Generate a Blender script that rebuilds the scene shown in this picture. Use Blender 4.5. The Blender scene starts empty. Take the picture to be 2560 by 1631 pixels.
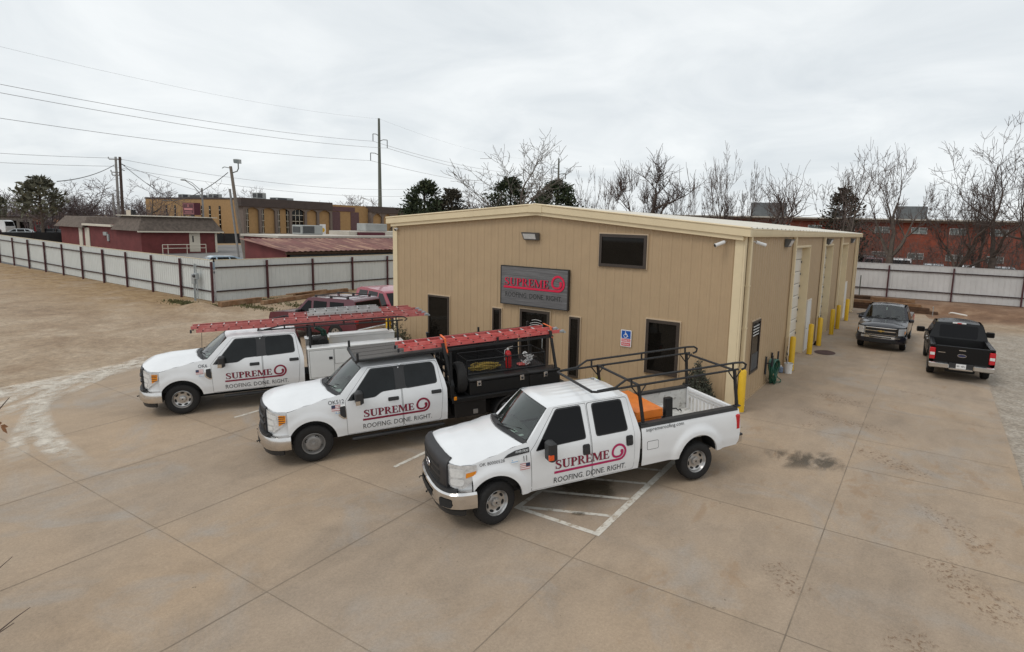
import bpy, math, random
from math import sin, cos, pi, radians, sqrt, atan2, hypot
from mathutils import Vector, Matrix
from mathutils.geometry import delaunay_2d_cdt

SC = bpy.context.scene
COL = SC.collection

# ---------------------------------------------------------------- camera
cam = bpy.data.cameras.new('camera')
cam.sensor_width = 36.0
cam.lens = 20.916
cam.shift_x = -0.06068
cam.shift_y = -0.01454
cam.clip_start = 0.1
cam.clip_end = 4000
camo = bpy.data.objects.new('camera', cam)
COL.objects.link(camo)
_r = Vector((0.8545038597, 0.5184818568, 0.0316183170))
_u = Vector((-0.1002855349, 0.1049427942, 0.9894088242))
_f = Vector((-0.5096724098, 0.8486245189, -0.1416702530))
_m = Matrix((_r, _u, -_f)).transposed().to_4x4()
_m.translation = Vector((4.4834, -16.3598, 5.0288))
camo.matrix_world = _m
SC.camera = camo

# ---------------------------------------------------------------- world: overcast sky
SUN_EL, SUN_AZ = radians(52), radians(205)     # azimuth clockwise from +y: light from the left, behind the camera
wd = bpy.data.worlds.new('World')
SC.world = wd
wd.use_nodes = True
nt = wd.node_tree
for n in list(nt.nodes):
    nt.nodes.remove(n)
def NN(tree, kind, **kw):
    n = tree.nodes.new(kind)
    for k, v in kw.items():
        setattr(n, k, v)
    return n
_out = NN(nt, 'ShaderNodeOutputWorld')
_sky = NN(nt, 'ShaderNodeTexSky', sky_type='NISHITA', sun_disc=False)
_sky.sun_elevation = SUN_EL
_sky.sun_rotation = SUN_AZ
_bg1 = NN(nt, 'ShaderNodeBackground'); _bg1.inputs[1].default_value = 0.08
nt.links.new(_sky.outputs[0], _bg1.inputs[0])
_tc = NN(nt, 'ShaderNodeTexCoord')
_sep = NN(nt, 'ShaderNodeSeparateXYZ'); nt.links.new(_tc.outputs['Generated'], _sep.inputs[0])
_mx = NN(nt, 'ShaderNodeMath', operation='MAXIMUM'); nt.links.new(_sep.outputs[2], _mx.inputs[0]); _mx.inputs[1].default_value = 0.0
_ad = NN(nt, 'ShaderNodeMath', operation='ADD'); nt.links.new(_mx.outputs[0], _ad.inputs[0]); _ad.inputs[1].default_value = 0.22
_dv = NN(nt, 'ShaderNodeVectorMath', operation='DIVIDE'); nt.links.new(_tc.outputs['Generated'], _dv.inputs[0])
_cb = NN(nt, 'ShaderNodeCombineXYZ')
for i in range(3):
    nt.links.new(_ad.outputs[0], _cb.inputs[i])
nt.links.new(_cb.outputs[0], _dv.inputs[1])
_n1 = NN(nt, 'ShaderNodeTexNoise'); _n1.inputs['Scale'].default_value = 1.5; _n1.inputs['Detail'].default_value = 6; _n1.inputs['Roughness'].default_value = 0.55; _n1.inputs['Distortion'].default_value = 0.6
nt.links.new(_dv.outputs[0], _n1.inputs['Vector'])
_cr = NN(nt, 'ShaderNodeValToRGB')
_cr.color_ramp.elements[0].position = 0.32; _cr.color_ramp.elements[0].color = (0.71, 0.755, 0.785, 1)
_cr.color_ramp.elements[1].position = 0.66; _cr.color_ramp.elements[1].color = (0.90, 0.93, 0.94, 1)
nt.links.new(_n1.outputs[0], _cr.inputs[0])
_bg2 = NN(nt, 'ShaderNodeBackground'); _bg2.inputs[1].default_value = 1.0
nt.links.new(_cr.outputs[0], _bg2.inputs[0])
_mix = NN(nt, 'ShaderNodeMixShader'); _mix.inputs[0].default_value = 0.93
nt.links.new(_bg1.outputs[0], _mix.inputs[1]); nt.links.new(_bg2.outputs[0], _mix.inputs[2])
nt.links.new(_mix.outputs[0], _out.inputs[0])

_sl = bpy.data.lights.new('sun', 'SUN')
_sl.energy = 0.9
_sl.angle = radians(22)
_sl.color = (1.0, 0.95, 0.88)
_so = bpy.data.objects.new('sun', _sl)
COL.objects.link(_so)
_sd = Vector((sin(SUN_AZ) * cos(SUN_EL), cos(SUN_AZ) * cos(SUN_EL), sin(SUN_EL)))
_so.rotation_euler = _sd.to_track_quat('Z', 'Y').to_euler()

SC.view_settings.view_transform = 'Standard'
SC.view_settings.look = 'None'
SC.view_settings.exposure = 0.10
SC.view_settings.gamma = 1.0

# ---------------------------------------------------------------- helpers
RND = random.Random(11)

class MB:
    """collects faces; build() links them as ONE mesh object"""
    def __init__(s):
        s.v, s.f, s.m = [], [], []
    def add(s, vs, fs, mat=0):
        b = len(s.v)
        s.v.extend([tuple(q) for q in vs])
        for q in fs:
            s.f.append(tuple(b + i for i in q)); s.m.append(mat)
    def hexa(s, p, mat=0):
        s.add(p, [(0, 3, 2, 1), (4, 5, 6, 7), (0, 1, 5, 4), (1, 2, 6, 5), (2, 3, 7, 6), (3, 0, 4, 7)], mat)
    def box(s, x0, x1, y0, y1, z0, z1, mat=0):
        s.hexa([(x0, y0, z0), (x1, y0, z0), (x1, y1, z0), (x0, y1, z0), (x0, y0, z1), (x1, y0, z1), (x1, y1, z1), (x0, y1, z1)], mat)
    def rbox(s, x0, x1, y0, y1, z0, z1, r=.02, mat=0):
        """box with chamfered edges"""
        r = min(r, (x1 - x0) * .45, (y1 - y0) * .45, (z1 - z0) * .45)
        rings = []
        for z, i in ((z0, r), (z0 + r, 0), (z1 - r, 0), (z1, r)):
            a, b, c, d = x0 + i, x1 - i, y0 + i, y1 - i
            k = r
            rings.append([(a + k, c, z), (b - k, c, z), (b, c + k, z), (b, d - k, z), (b - k, d, z), (a + k, d, z), (a, d - k, z), (a, c + k, z)])
        s.loft(rings, mat=mat, caps=True)
    def loft(s, rings, mat=0, caps=False, closed=True):
        n = len(rings[0]); vs = [q for r in rings for q in r]; fs = []
        for i in range(len(rings) - 1):
            for j in range(n if closed else n - 1):
                k = (j + 1) % n
                fs.append((i * n + j, i * n + k, (i + 1) * n + k, (i + 1) * n + j))
        if caps:
            fs.append(tuple(range(n - 1, -1, -1))); fs.append(tuple((len(rings) - 1) * n + j for j in range(n)))
        s.add(vs, fs, mat)
    def tube(s, pts, r, n=8, mat=0, caps=True, closed=False):
        pts = [Vector(q) for q in pts]; L = len(pts); rings = []; up = None
        for i, q in enumerate(pts):
            a = pts[i - 1] if (i > 0 or closed) else q
            b = pts[(i + 1) % L] if (i < L - 1 or closed) else q
            t = (b - a).normalized()
            if up is None:
                up = Vector((0, 0, 1)) if abs(t.z) < .9 else Vector((1, 0, 0))
            x = t.cross(up)
            if x.length < 1e-6:
                x = t.orthogonal()
            x.normalize(); y = x.cross(t).normalized(); up = y
            rr = r[i] if isinstance(r, (list, tuple)) else r
            rings.append([q + x * (rr * cos(2 * pi * k / n)) + y * (rr * sin(2 * pi * k / n)) for k in range(n)])
        if closed:
            rings.append(rings[0])
        s.loft(rings, mat, caps=caps and not closed)
    def beam(s, p, q, w, h, mat=0, up=(0, 0, 1)):
        p, q = Vector(p), Vector(q); t = (q - p).normalized(); u = Vector(up)
        x = t.cross(u)
        if x.length < 1e-6:
            x = t.orthogonal()
        x.normalize(); y = x.cross(t)
        c = [(-w / 2, -h / 2), (w / 2, -h / 2), (w / 2, h / 2), (-w / 2, h / 2)]
        s.hexa([p + x * a + y * b for a, b in c] + [q + x * a + y * b for a, b in c], mat)
    def lathe(s, prof, o, ax, n=32, mat=0, caps=False):
        o, ax = Vector(o), Vector(ax).normalized(); x = ax.orthogonal().normalized(); y = ax.cross(x)
        s.loft([[o + ax * h + x * (r * cos(2 * pi * k / n)) + y * (r * sin(2 * pi * k / n)) for k in range(n)] for r, h in prof], mat, caps=caps)
    def prism(s, poly, fn, d0, d1, mat=0):
        """poly (a,b) extruded between depths d0,d1 through fn(a,b,d)"""
        n = len(poly)
        vs = [fn(a, b, d0) for a, b in poly] + [fn(a, b, d1) for a, b in poly]
        fs = [tuple(range(n - 1, -1, -1)), tuple(range(n, 2 * n))] + [(i, (i + 1) % n, n + (i + 1) % n, n + i) for i in range(n)]
        s.add(vs, fs, mat)
    def patch(s, outline, fn, step=.1, mat=0, edge=None):
        e = edge or step; pts = []
        L = len(outline)
        for i in range(L):
            a, b = Vector(outline[i]), Vector(outline[(i + 1) % L])
            k = max(1, int(math.ceil((b - a).length / e)))
            for j in range(k):
                pts.append(a.lerp(b, j / k))
        n = len(pts)
        xs = [q.x for q in pts]; ys = [q.y for q in pts]
        inner = []
        y = min(ys) + step * .5; row = 0
        while y < max(ys):
            x = min(xs) + step * (.5 if row % 2 else .25)
            while x < max(xs):
                ins = False; near = False
                for i in range(n):
                    a, b = pts[i], pts[(i + 1) % n]
                    if (a.y > y) != (b.y > y) and x < (b.x - a.x) * (y - a.y) / (b.y - a.y) + a.x:
                        ins = not ins
                    if abs(a.x - x) < step * .45 and abs(a.y - y) < step * .45:
                        near = True; break
                if ins and not near:
                    inner.append(Vector((x, y)))
                x += step
            y += step; row += 1
        res = delaunay_2d_cdt(pts + inner, [], [list(range(n))], 1, 1e-6)
        s.add([fn(q.x, q.y) for q in res[0]], [tuple(q) for q in res[2]], mat)
    def build(s, name, mats, parent=None, angle=38, **pr):
        me = bpy.data.meshes.new(name)
        me.from_pydata(s.v, [], s.f)
        for m in (mats if isinstance(mats, (list, tuple)) else [mats]):
            me.materials.append(m)
        me.polygons.foreach_set('material_index', s.m)
        me.polygons.foreach_set('use_smooth', [True] * len(s.f))
        me.update(calc_edges=True)
        me.set_sharp_from_angle(angle=radians(angle))
        return link(name, me, parent, **pr)

def link(name, me, parent=None, **pr):
    o = bpy.data.objects.new(name, me)
    COL.objects.link(o)
    if parent is not None:
        o.parent = parent
    for k, v in pr.items():
        o[k] = v
    return o
def thing(name, label, cat, loc=(0, 0, 0), rz=0, group=None, rot=None):
    o = bpy.data.objects.new(name, None)
    COL.objects.link(o)
    o.empty_display_size = .2
    o.location = loc
    o.rotation_euler = rot if rot else (0, 0, rz)
    o['label'] = label; o['category'] = cat
    if group:
        o['group'] = group
    return o
def tag(o, label, cat, group=None, **k):
    o['label'] = label; o['category'] = cat
    if group:
        o['group'] = group
    for a, b in k.items():
        o[a] = b
    return o
def dup(root, label, loc=None, rot=None, group=None):
    """a copy of a thing with copies of its parts and sub-parts"""
    r = root.copy(); COL.objects.link(r)
    r['label'] = label
    if group: r['group'] = group
    if loc: r.location = loc
    if rot: r.rotation_euler = rot
    for ch in list(root.children):
        c = ch.copy(); COL.objects.link(c); c.parent = r
        for g in list(ch.children):
            d = g.copy(); COL.objects.link(d); d.parent = c
    return r
def T(x, tab):
    """piecewise linear table"""
    if x <= tab[0][0]: return tab[0][1]
    for (a, va), (b, vb) in zip(tab, tab[1:]):
        if x <= b:
            return va + (vb - va) * (x - a) / (b - a)
    return tab[-1][1]
def S01(x, a, b):
    t = min(1, max(0, (x - a) / (b - a))); return t * t * (3 - 2 * t)
def TS(x, tab):
    """piecewise smooth (cosine) table"""
    if x <= tab[0][0]: return tab[0][1]
    for (a, va), (b, vb) in zip(tab, tab[1:]):
        if x <= b:
            return va + (vb - va) * S01(x, a, b)
    return tab[-1][1]
def rrect(x0, x1, y0, y1, r, n=4):
    o = []
    for cx, cy, a0 in ((x1 - r, y0 + r, -pi / 2), (x1 - r, y1 - r, 0), (x0 + r, y1 - r, pi / 2), (x0 + r, y0 + r, pi)):
        for i in range(n + 1):
            a = a0 + pi / 2 * i / n
            o.append((cx + r * cos(a), cy + r * sin(a)))
    return o
def roundpoly(pts, r, n=3):
    """round the corners of a polygon"""
    o = []; L = len(pts)
    for i in range(L):
        p, q, t = Vector(pts[i - 1]), Vector(pts[i]), Vector(pts[(i + 1) % L])
        rr = min(r, (p - q).length * .45, (t - q).length * .45)
        a = q + (p - q).normalized() * rr; b = q + (t - q).normalized() * rr
        for k in range(n + 1):
            u = k / n
            o.append(tuple(a * (1 - u) ** 2 + q * 2 * u * (1 - u) + b * u * u))
    return o
def ell(cx, cy, rx, ry, n=20):
    return [(cx + rx * cos(2 * pi * i / n), cy + ry * sin(2 * pi * i / n)) for i in range(n)]

# ---------------------------------------------------------------- materials
def mat(name, col, rough=.5, metal=0., var=.08, scale=3., detail=4, bump=0., bscale=60., coat=0., ior=1.5, var2=0., scale2=.5, stretch=None, alt=None, altpos=(.45, .6), altscale=1.5):
    m = bpy.data.materials.new(name); m.use_nodes = True
    t = m.node_tree; b = t.nodes['Principled BSDF']
    b.inputs['Roughness'].default_value = rough; b.inputs['Metallic'].default_value = metal
    b.inputs['IOR'].default_value = ior
    b.inputs['Coat Weight'].default_value = coat; b.inputs['Coat Roughness'].default_value = .06
    tc = NN(t, 'ShaderNodeTexCoord'); vec = tc.outputs['Object']
    if stretch:
        mp = NN(t, 'ShaderNodeMapping'); mp.inputs['Scale'].default_value = stretch
        t.links.new(vec, mp.inputs[0]); vec = mp.outputs[0]
    def noise(sc, det, rg=.6):
        n = NN(t, 'ShaderNodeTexNoise'); n.inputs['Scale'].default_value = sc; n.inputs['Detail'].default_value = det; n.inputs['Roughness'].default_value = rg
        t.links.new(vec, n.inputs['Vector']); return n.outputs[0]
    def ramp(src, a, ca, bb, cb):
        r = NN(t, 'ShaderNodeValToRGB'); r.color_ramp.elements[0].position = a; r.color_ramp.elements[0].color = (*ca, 1)
        r.color_ramp.elements[1].position = bb; r.color_ramp.elements[1].color = (*cb, 1); t.links.new(src, r.inputs[0]); return r.outputs[0]
    def mixc(kind, a, bb, fac=1.):
        x = NN(t, 'ShaderNodeMix', data_type='RGBA', blend_type=kind)
        if isinstance(fac, float): x.inputs[0].default_value = fac
        else: t.links.new(fac, x.inputs[0])
        for s_, i in ((a, 6), (bb, 7)):
            if isinstance(s_, tuple): x.inputs[i].default_value = (*s_, 1)
            else: t.links.new(s_, x.inputs[i])
        return x.outputs[2]
    c = ramp(noise(scale, detail), .3, tuple(q * (1 - var) for q in col), .7, tuple(min(1, q * (1 + var)) for q in col))
    if var2:
        c = mixc('MULTIPLY', c, ramp(noise(scale2, 3), .3, (1 - var2,) * 3, .7, (1., 1., 1.)))
    if alt:
        fac = ramp(noise(altscale, 6, .65), altpos[0], (0, 0, 0), altpos[1], (1, 1, 1))
        c = mixc('MIX', c, alt, fac)
    t.links.new(c, b.inputs['Base Color'])
    if bump:
        bn = NN(t, 'ShaderNodeBump'); bn.inputs['Strength'].default_value = bump; bn.inputs['Distance'].default_value = .01
        t.links.new(noise(bscale, 5), bn.inputs['Height']); t.links.new(bn.outputs[0], b.inputs['Normal'])
    return m

M = {}
M['white'] = mat('white_paint', (.77, .78, .79), .28, var=.025, coat=.5, scale=1.2, var2=.05, scale2=2.)
M['bedwhite'] = mat('scuffed_white_paint', (.62, .61, .58), .5, var=.12, scale=6, alt=(.30, .28, .25), altpos=(.56, .68), altscale=7)
M['utilwhite'] = mat('utility_white', (.74, .75, .74), .35, var=.04, coat=.2)
M['blackpl'] = mat('black_plastic', (.022, .022, .023), .55, var=.2, bump=.05, bscale=200)
M['charcoal'] = mat('charcoal_plastic', (.024, .023, .025), .5, var=.15)
M['dark'] = mat('dark_underbody', (.012, .012, .012), .8, var=.2)
M['seam'] = mat('panel_gap', (.02, .02, .02), .8, var=0)
M['tyre'] = mat('tyre_rubber', (.013, .012, .0115), .85, var=.25, scale=20, bump=.15, bscale=90)
M['rim'] = mat('silver_wheel', (.50, .49, .48), .28, metal=.85, var=.12, scale=12)
M['rimdull'] = mat('grey_steel_wheel', (.27, .26, .25), .5, metal=.5, var=.15, scale=12)
M['chrome'] = mat('chrome', (.72, .70, .68), .12, metal=1., var=.05)
M['chromeold'] = mat('bumper_chrome', (.66, .64, .62), .22, metal=1., var=.08, scale=5)
M['glass'] = mat('tinted_glass', (.006, .006, .007), .05, var=0, ior=1.28)
M['glassmid'] = mat('smoked_glass', (.010, .012, .013), .05, var=.3, ior=1.34)
M['wsglass'] = mat('windscreen_glass', (.055, .066, .062), .03, var=.5, scale=1.6, ior=1.75)
M['lens'] = mat('clear_lens', (.66, .67, .68), .08, metal=.25, var=.25, scale=14, coat=1.)
M['amber'] = mat('amber_lens', (.75, .25, .01), .15, var=.15, scale=30, coat=.6)
M['redlens'] = mat('red_lens', (.50, .010, .018), .15, var=.2, scale=20, coat=.6)
M['orangelens'] = mat('orange_red_lens', (.75, .10, .02), .2, var=.15, scale=30)
M['maroon'] = mat('maroon_decal', (.23, .008, .035), .4, var=.03)
M['magenta'] = mat('crimson_decal', (.42, .015, .10), .4, var=.05)
M['ink'] = mat('dark_ink', (.02, .022, .028), .5, var=.05)
M['inkgrey'] = mat('grey_ink', (.06, .062, .068), .5, var=.05)
M['flagred'] = mat('flag_red', (.55, .22, .22), .5, var=.03)
M['flagblue'] = mat('flag_blue', (.03, .04, .09), .5, var=.03)
M['paleblue'] = mat('pale_blue_sticker', (.35, .50, .66), .5, var=.2, scale=40)
M['emblue'] = mat('emblem_blue', (.03, .035, .09), .25, var=.05)
M['gold'] = mat('gold_emblem', (.55, .38, .12), .3, metal=.8, var=.05)
M['rackblk'] = mat('black_powder_coat', (.010, .010, .011), .5, var=.2, scale=8)
M['boxblk'] = mat('black_toolbox', (.006, .006, .0065), .4, var=.2, scale=3)
M['mesh'] = mat('expanded_metal', (.088, .080, .074), .8, var=.5, scale=60)
M['orange'] = mat('orange_toolbox', (.72, .19, .02), .45, var=.1, scale=4, alt=(.45, .11, .02), altpos=(.62, .75), altscale=3)
M['ladred'] = mat('red_fibreglass', (.50, .14, .13), .5, var=.12, scale=6, alt=(.60, .24, .22), altpos=(.5, .7), altscale=4)
M['ladred2'] = mat('bright_red_fibreglass', (.62, .115, .105), .45, var=.1, scale=6, alt=(.68, .20, .18), altpos=(.5, .7), altscale=4)
M['alu'] = mat('aluminium', (.62, .62, .61), .35, metal=.8, var=.15, scale=8)
M['strap'] = mat('orange_strap', (.80, .16, .04), .6, var=.05)
M['exred'] = mat('extinguisher_red', (.62, .012, .015), .3, var=.05, coat=.4)
M['rope'] = mat('yellow_rope', (.36, .25, .05), .9, var=.5, scale=40)
M['greenhose'] = mat('green_hose', (.018, .10, .065), .45, var=.3, scale=12)
M['darkgreen'] = mat('dark_green_hose', (.02, .07, .05), .5, var=.2)
M['yellow'] = mat('bollard_yellow', (.66, .40, .010), .45, var=.08, scale=5, alt=(.50, .30, .03), altpos=(.62, .8), altscale=3)
M['tan'] = mat('tan_steel_panel', (.425, .303, .180), .55, var=.035, scale=2.2, var2=.06, scale2=.6)
M['trimtan'] = mat('tan_window_bead', (.52, .40, .27), .5, var=.05)
M['cream'] = mat('cream_trim', (.70, .58, .38), .5, var=.04, scale=3, var2=.05)
M['roofsteel'] = mat('cream_roof_panel', (.66, .62, .54), .45, var=.05, scale=1.5, var2=.08)
M['odoor'] = mat('white_overhead_door', (.66, .61, .53), .5, var=.04, scale=2)
M['bronze'] = mat('bronze_frame', (.045, .033, .026), .4, var=.1)
M['bglass'] = mat('dark_building_glass', (.007, .006, .005), .03, var=.2, ior=1.3)
M['wallgrey'] = mat('fixture_grey', (.10, .10, .10), .4, var=.1)
M['lampglass'] = mat('frosted_lamp_glass', (.66, .66, .65), .2, var=.1, scale=20)
M['camwhite'] = mat('white_camera', (.7, .7, .7), .35, var=.03)
M['brushed'] = mat('brushed_steel', (.145, .145, .15), .4, metal=.6, var=.35, scale=2.0, stretch=(1.2, 1, 90), detail=3, alt=(.33, .33, .34), altpos=(.45, .85), altscale=.5)
M['signred'] = mat('sign_red', (.62, .008, .055), .35, var=.04)
M['signblack'] = mat('sign_black', (.02, .02, .02), .4, var=.05)
M['hcblue'] = mat('sign_blue', (.01, .09, .38), .4, var=.04)
M['hcred'] = mat('sign_stripe_red', (.58, .04, .05), .4, var=.04)
M['signwhite'] = mat('sign_white', (.78, .78, .78), .4, var=.03)
M['fencepanel'] = mat('white_fence_panel', (.60, .62, .60), .5, var=.03, scale=1.5, var2=.07, scale2=.8)
M['fencepanel2'] = mat('pale_grey_fence_panel', (.58, .57, .56), .5, var=.05, scale=1.5, var2=.10, scale2=.8)
M['post'] = mat('maroon_post', (.065, .016, .020), .5, var=.15)
M['rail'] = mat('dark_rail', (.030, .012, .013), .5, var=.15)
M['timber'] = mat('weathered_timber', (.20, .105, .05), .85, var=.3, scale=3, stretch=(1, 1, 1), alt=(.30, .19, .11), altpos=(.45, .65), altscale=2)
M['timberdark'] = mat('dark_timber', (.085, .045, .025), .9, var=.3, scale=4)
M['pole'] = mat('wood_pole', (.20, .165, .135), .9, var=.3, scale=6, stretch=(6, 6, .5))
M['poledark'] = mat('dark_wood_pole', (.055, .035, .028), .9, var=.3, scale=6, stretch=(6, 6, .5))
M['polegrey'] = mat('grey_pole', (.24, .23, .22), .7, var=.1)
M['steelpole'] = mat('weathered_steel_pole', (.11, .12, .10), .7, var=.1)
M['galv'] = mat('galvanised_steel', (.40, .43, .44), .45, metal=.6, var=.15, scale=6)
M['wire'] = mat('wire_black', (.05, .05, .05), .6, var=0)
M['wiregrey'] = mat('wire_grey', (.30, .30, .31), .6, var=0)
M['bark'] = mat('bark_grey_brown', (.10, .078, .062), .9, var=.3, scale=5)
M['barkpale'] = mat('pale_bark', (.155, .132, .112), .9, var=.3, scale=5)
M['barkdark'] = mat('dark_bark', (.078, .058, .047), .9, var=.3, scale=5)
M['twig'] = mat('twig_brown', (.115, .085, .074), .9, var=.2)
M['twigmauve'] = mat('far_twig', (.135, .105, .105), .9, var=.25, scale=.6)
M['twigdark'] = mat('twig_dark', (.085, .062, .053), .9, var=.2)
M['cedar'] = mat('cedar_foliage', (.028, .040, .017), .9, var=.55, scale=1.1, alt=(.070, .075, .024), altpos=(.5, .66), altscale=1.2)
M['cedarbrown'] = mat('brown_cedar_foliage', (.052, .042, .026), .9, var=.5, scale=1.2)
M['pine'] = mat('pine_foliage', (.125, .122, .085), .9, var=.45, scale=.7)
M['shrub'] = mat('shrub_olive', (.085, .082, .045), .9, var=.4, scale=6)
M['juniper'] = mat('juniper_grey_green', (.055, .058, .040), .9, var=.4, scale=6)
M['yucca'] = mat('yellow_green_leaf', (.30, .27, .05), .8, var=.4, scale=8)
M['grass'] = mat('weedy_grass', (.105, .10, .038), .95, var=.5, scale=8)
M['suvmaroon'] = mat('dark_maroon_paint', (.095, .010, .022), .25, var=.06, coat=.6)
M['suvred'] = mat('red_paint', (.32, .018, .045), .3, var=.06, coat=.5)
M['carblack'] = mat('black_paint', (.005, .005, .006), .22, var=.05, coat=.12, ior=1.35)
M['cargraph'] = mat('graphite_paint', (.016, .016, .022), .2, var=.05, coat=.6, ior=1.4)
M['carsilver'] = mat('silver_paint', (.42, .45, .47), .3, metal=.3, var=.05, coat=.5)
M['carblue'] = mat('pale_blue_paint', (.34, .45, .53), .3, metal=.2, var=.05, coat=.5)
M['green'] = mat('mint_decal', (.20, .62, .45), .5, var=.05)
M['brickred'] = mat('painted_red_brick', (.155, .036, .034), .85, var=.18, scale=1.2, bump=.2, bscale=30)
M['shingle'] = mat('grey_brown_shingle', (.125, .098, .080), .95, var=.3, scale=3, bump=.2, bscale=20)
M['creamwall'] = mat('cream_paint', (.62, .56, .46), .6, var=.05)
M['flatroof'] = mat('pale_roof_membrane', (.48, .44, .38), .8, var=.12, scale=.8)
M['ybrick'] = mat('yellow_brick', (.37, .225, .098), .85, var=.10, scale=2, var2=.1, scale2=.2)
M['brownfascia'] = mat('brown_metal_fascia', (.060, .042, .036), .7, var=.15, scale=1)
M['greycol'] = mat('taupe_column', (.16, .125, .105), .8, var=.1)
M['purple'] = mat('purple_brick', (.115, .062, .066), .85, var=.15)
M['aptbrick'] = mat('orange_red_brick', (.27, .068, .038), .88, var=.25, scale=1.2, var2=.25, scale2=.5, bump=.2, bscale=30)
M['winpale'] = mat('pale_window_pane', (.16, .18, .175), .12, var=.5, scale=1.0)
M['screen'] = mat('black_windscreen_fabric', (.016, .016, .017), .85, var=.25, scale=1)
M['hvac'] = mat('hvac_grey', (.33, .34, .33), .6, var=.12, scale=2)
M['hvacdark'] = mat('hvac_grille', (.06, .062, .065), .6, var=.2)
M['winwhite'] = mat('white_window_frame', (.66, .65, .62), .5, var=.04)
M['brightred'] = mat('bright_red_wall', (.42, .02, .035), .7, var=.08)
M['rust'] = mat('rusty_orange_roof', (.30, .13, .055), .85, var=.3, scale=1)
M['greywall'] = mat('grey_render', (.24, .22, .20), .8, var=.1)
M['burgundy'] = mat('burgundy_sign', (.085, .012, .022), .4, var=.08)
M['dirt'] = mat('red_dirt', (.16, .080, .042), .95, var=.3, scale=2, bump=.4, bscale=20)
M['gravelpile'] = mat('gravel_pile', (.42, .36, .285), .95, var=.25, scale=12, bump=.6, bscale=40)
M['paintline'] = mat('worn_white_line', (.60, .56, .49), .8, var=.12, scale=4, alt=(.38, .31, .235), altpos=(.50, .64), altscale=9)
M['joint'] = mat('joint_filler', (.225, .176, .128), .9, var=.25, scale=2)
M['mat_brown'] = mat('brown_floor_mat', (.070, .035, .030), .9, var=.4, scale=30)
M['pvc'] = mat('white_pvc', (.72, .70, .66), .4, var=.05)
M['bucket'] = mat('white_bucket', (.74, .73, .71), .45, var=.08, scale=12)
M['jug'] = mat('blue_jug', (.16, .22, .32), .35, var=.3, scale=20)
M['broom'] = mat('broom_brown', (.085, .045, .035), .8, var=.2)
M['tarp'] = mat('black_tarp', (.02, .02, .02), .55, var=.3, scale=6)
M['leafbrown'] = mat('dead_leaf', (.19, .085, .035), .8, var=.3, scale=30)
def see_through(name, tint, refl):
    m = bpy.data.materials.new(name); m.use_nodes = True; t = m.node_tree
    for n in list(t.nodes): t.nodes.remove(n)
    o = NN(t, 'ShaderNodeOutputMaterial'); tr = NN(t, 'ShaderNodeBsdfTransparent'); tr.inputs[0].default_value = (*tint, 1)
    g = NN(t, 'ShaderNodeBsdfGlossy'); g.inputs['Roughness'].default_value = .03; lw = NN(t, 'ShaderNodeLayerWeight'); lw.inputs[0].default_value = .5; pw = NN(t, 'ShaderNodeMath', operation='POWER'); t.links.new(lw.outputs['Facing'], pw.inputs[0]); pw.inputs[1].default_value = 3.5; fr_ = NN(t, 'ShaderNodeMath', operation='MULTIPLY_ADD'); t.links.new(pw.outputs[0], fr_.inputs[0]); fr_.inputs[1].default_value = .8; fr_.inputs[2].default_value = refl
    ms = NN(t, 'ShaderNodeMixShader'); t.links.new(fr_.outputs[0], ms.inputs[0]); t.links.new(tr.outputs[0], ms.inputs[1]); t.links.new(g.outputs[0], ms.inputs[2]); t.links.new(ms.outputs[0], o.inputs[0])
    return m
M['wsclear'] = see_through('clear_windscreen', (.58, .68, .62), .10)
M['dash'] = mat('grey_dashboard', (.085, .085, .083), .7, var=.2, scale=5)
M['seat'] = mat('grey_seat_cloth', (.12, .12, .118), .9, var=.15, scale=6)
M['asphalt'] = mat('grey_asphalt', (.185, .175, .165), .95, var=.2, scale=1)

# ---------------------------------------------------------------- the setting: terrain, pavement, markings
G0 = 0.03886
def rise(x, y):
    w = S01(x, -29, -24)
    a = .58 * (1 if y > 29.4 else 0) if x < 5.2 else .58 * S01(y, 29.4 - min(3.5, (x - 5.2) * 1.2) - .01, 30.5)
    return w * (a + .9 * S01(y, 35, 46))
def gz(x, y):
    return G0 * max(-45, min(0, y)) + rise(x, y)

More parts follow.
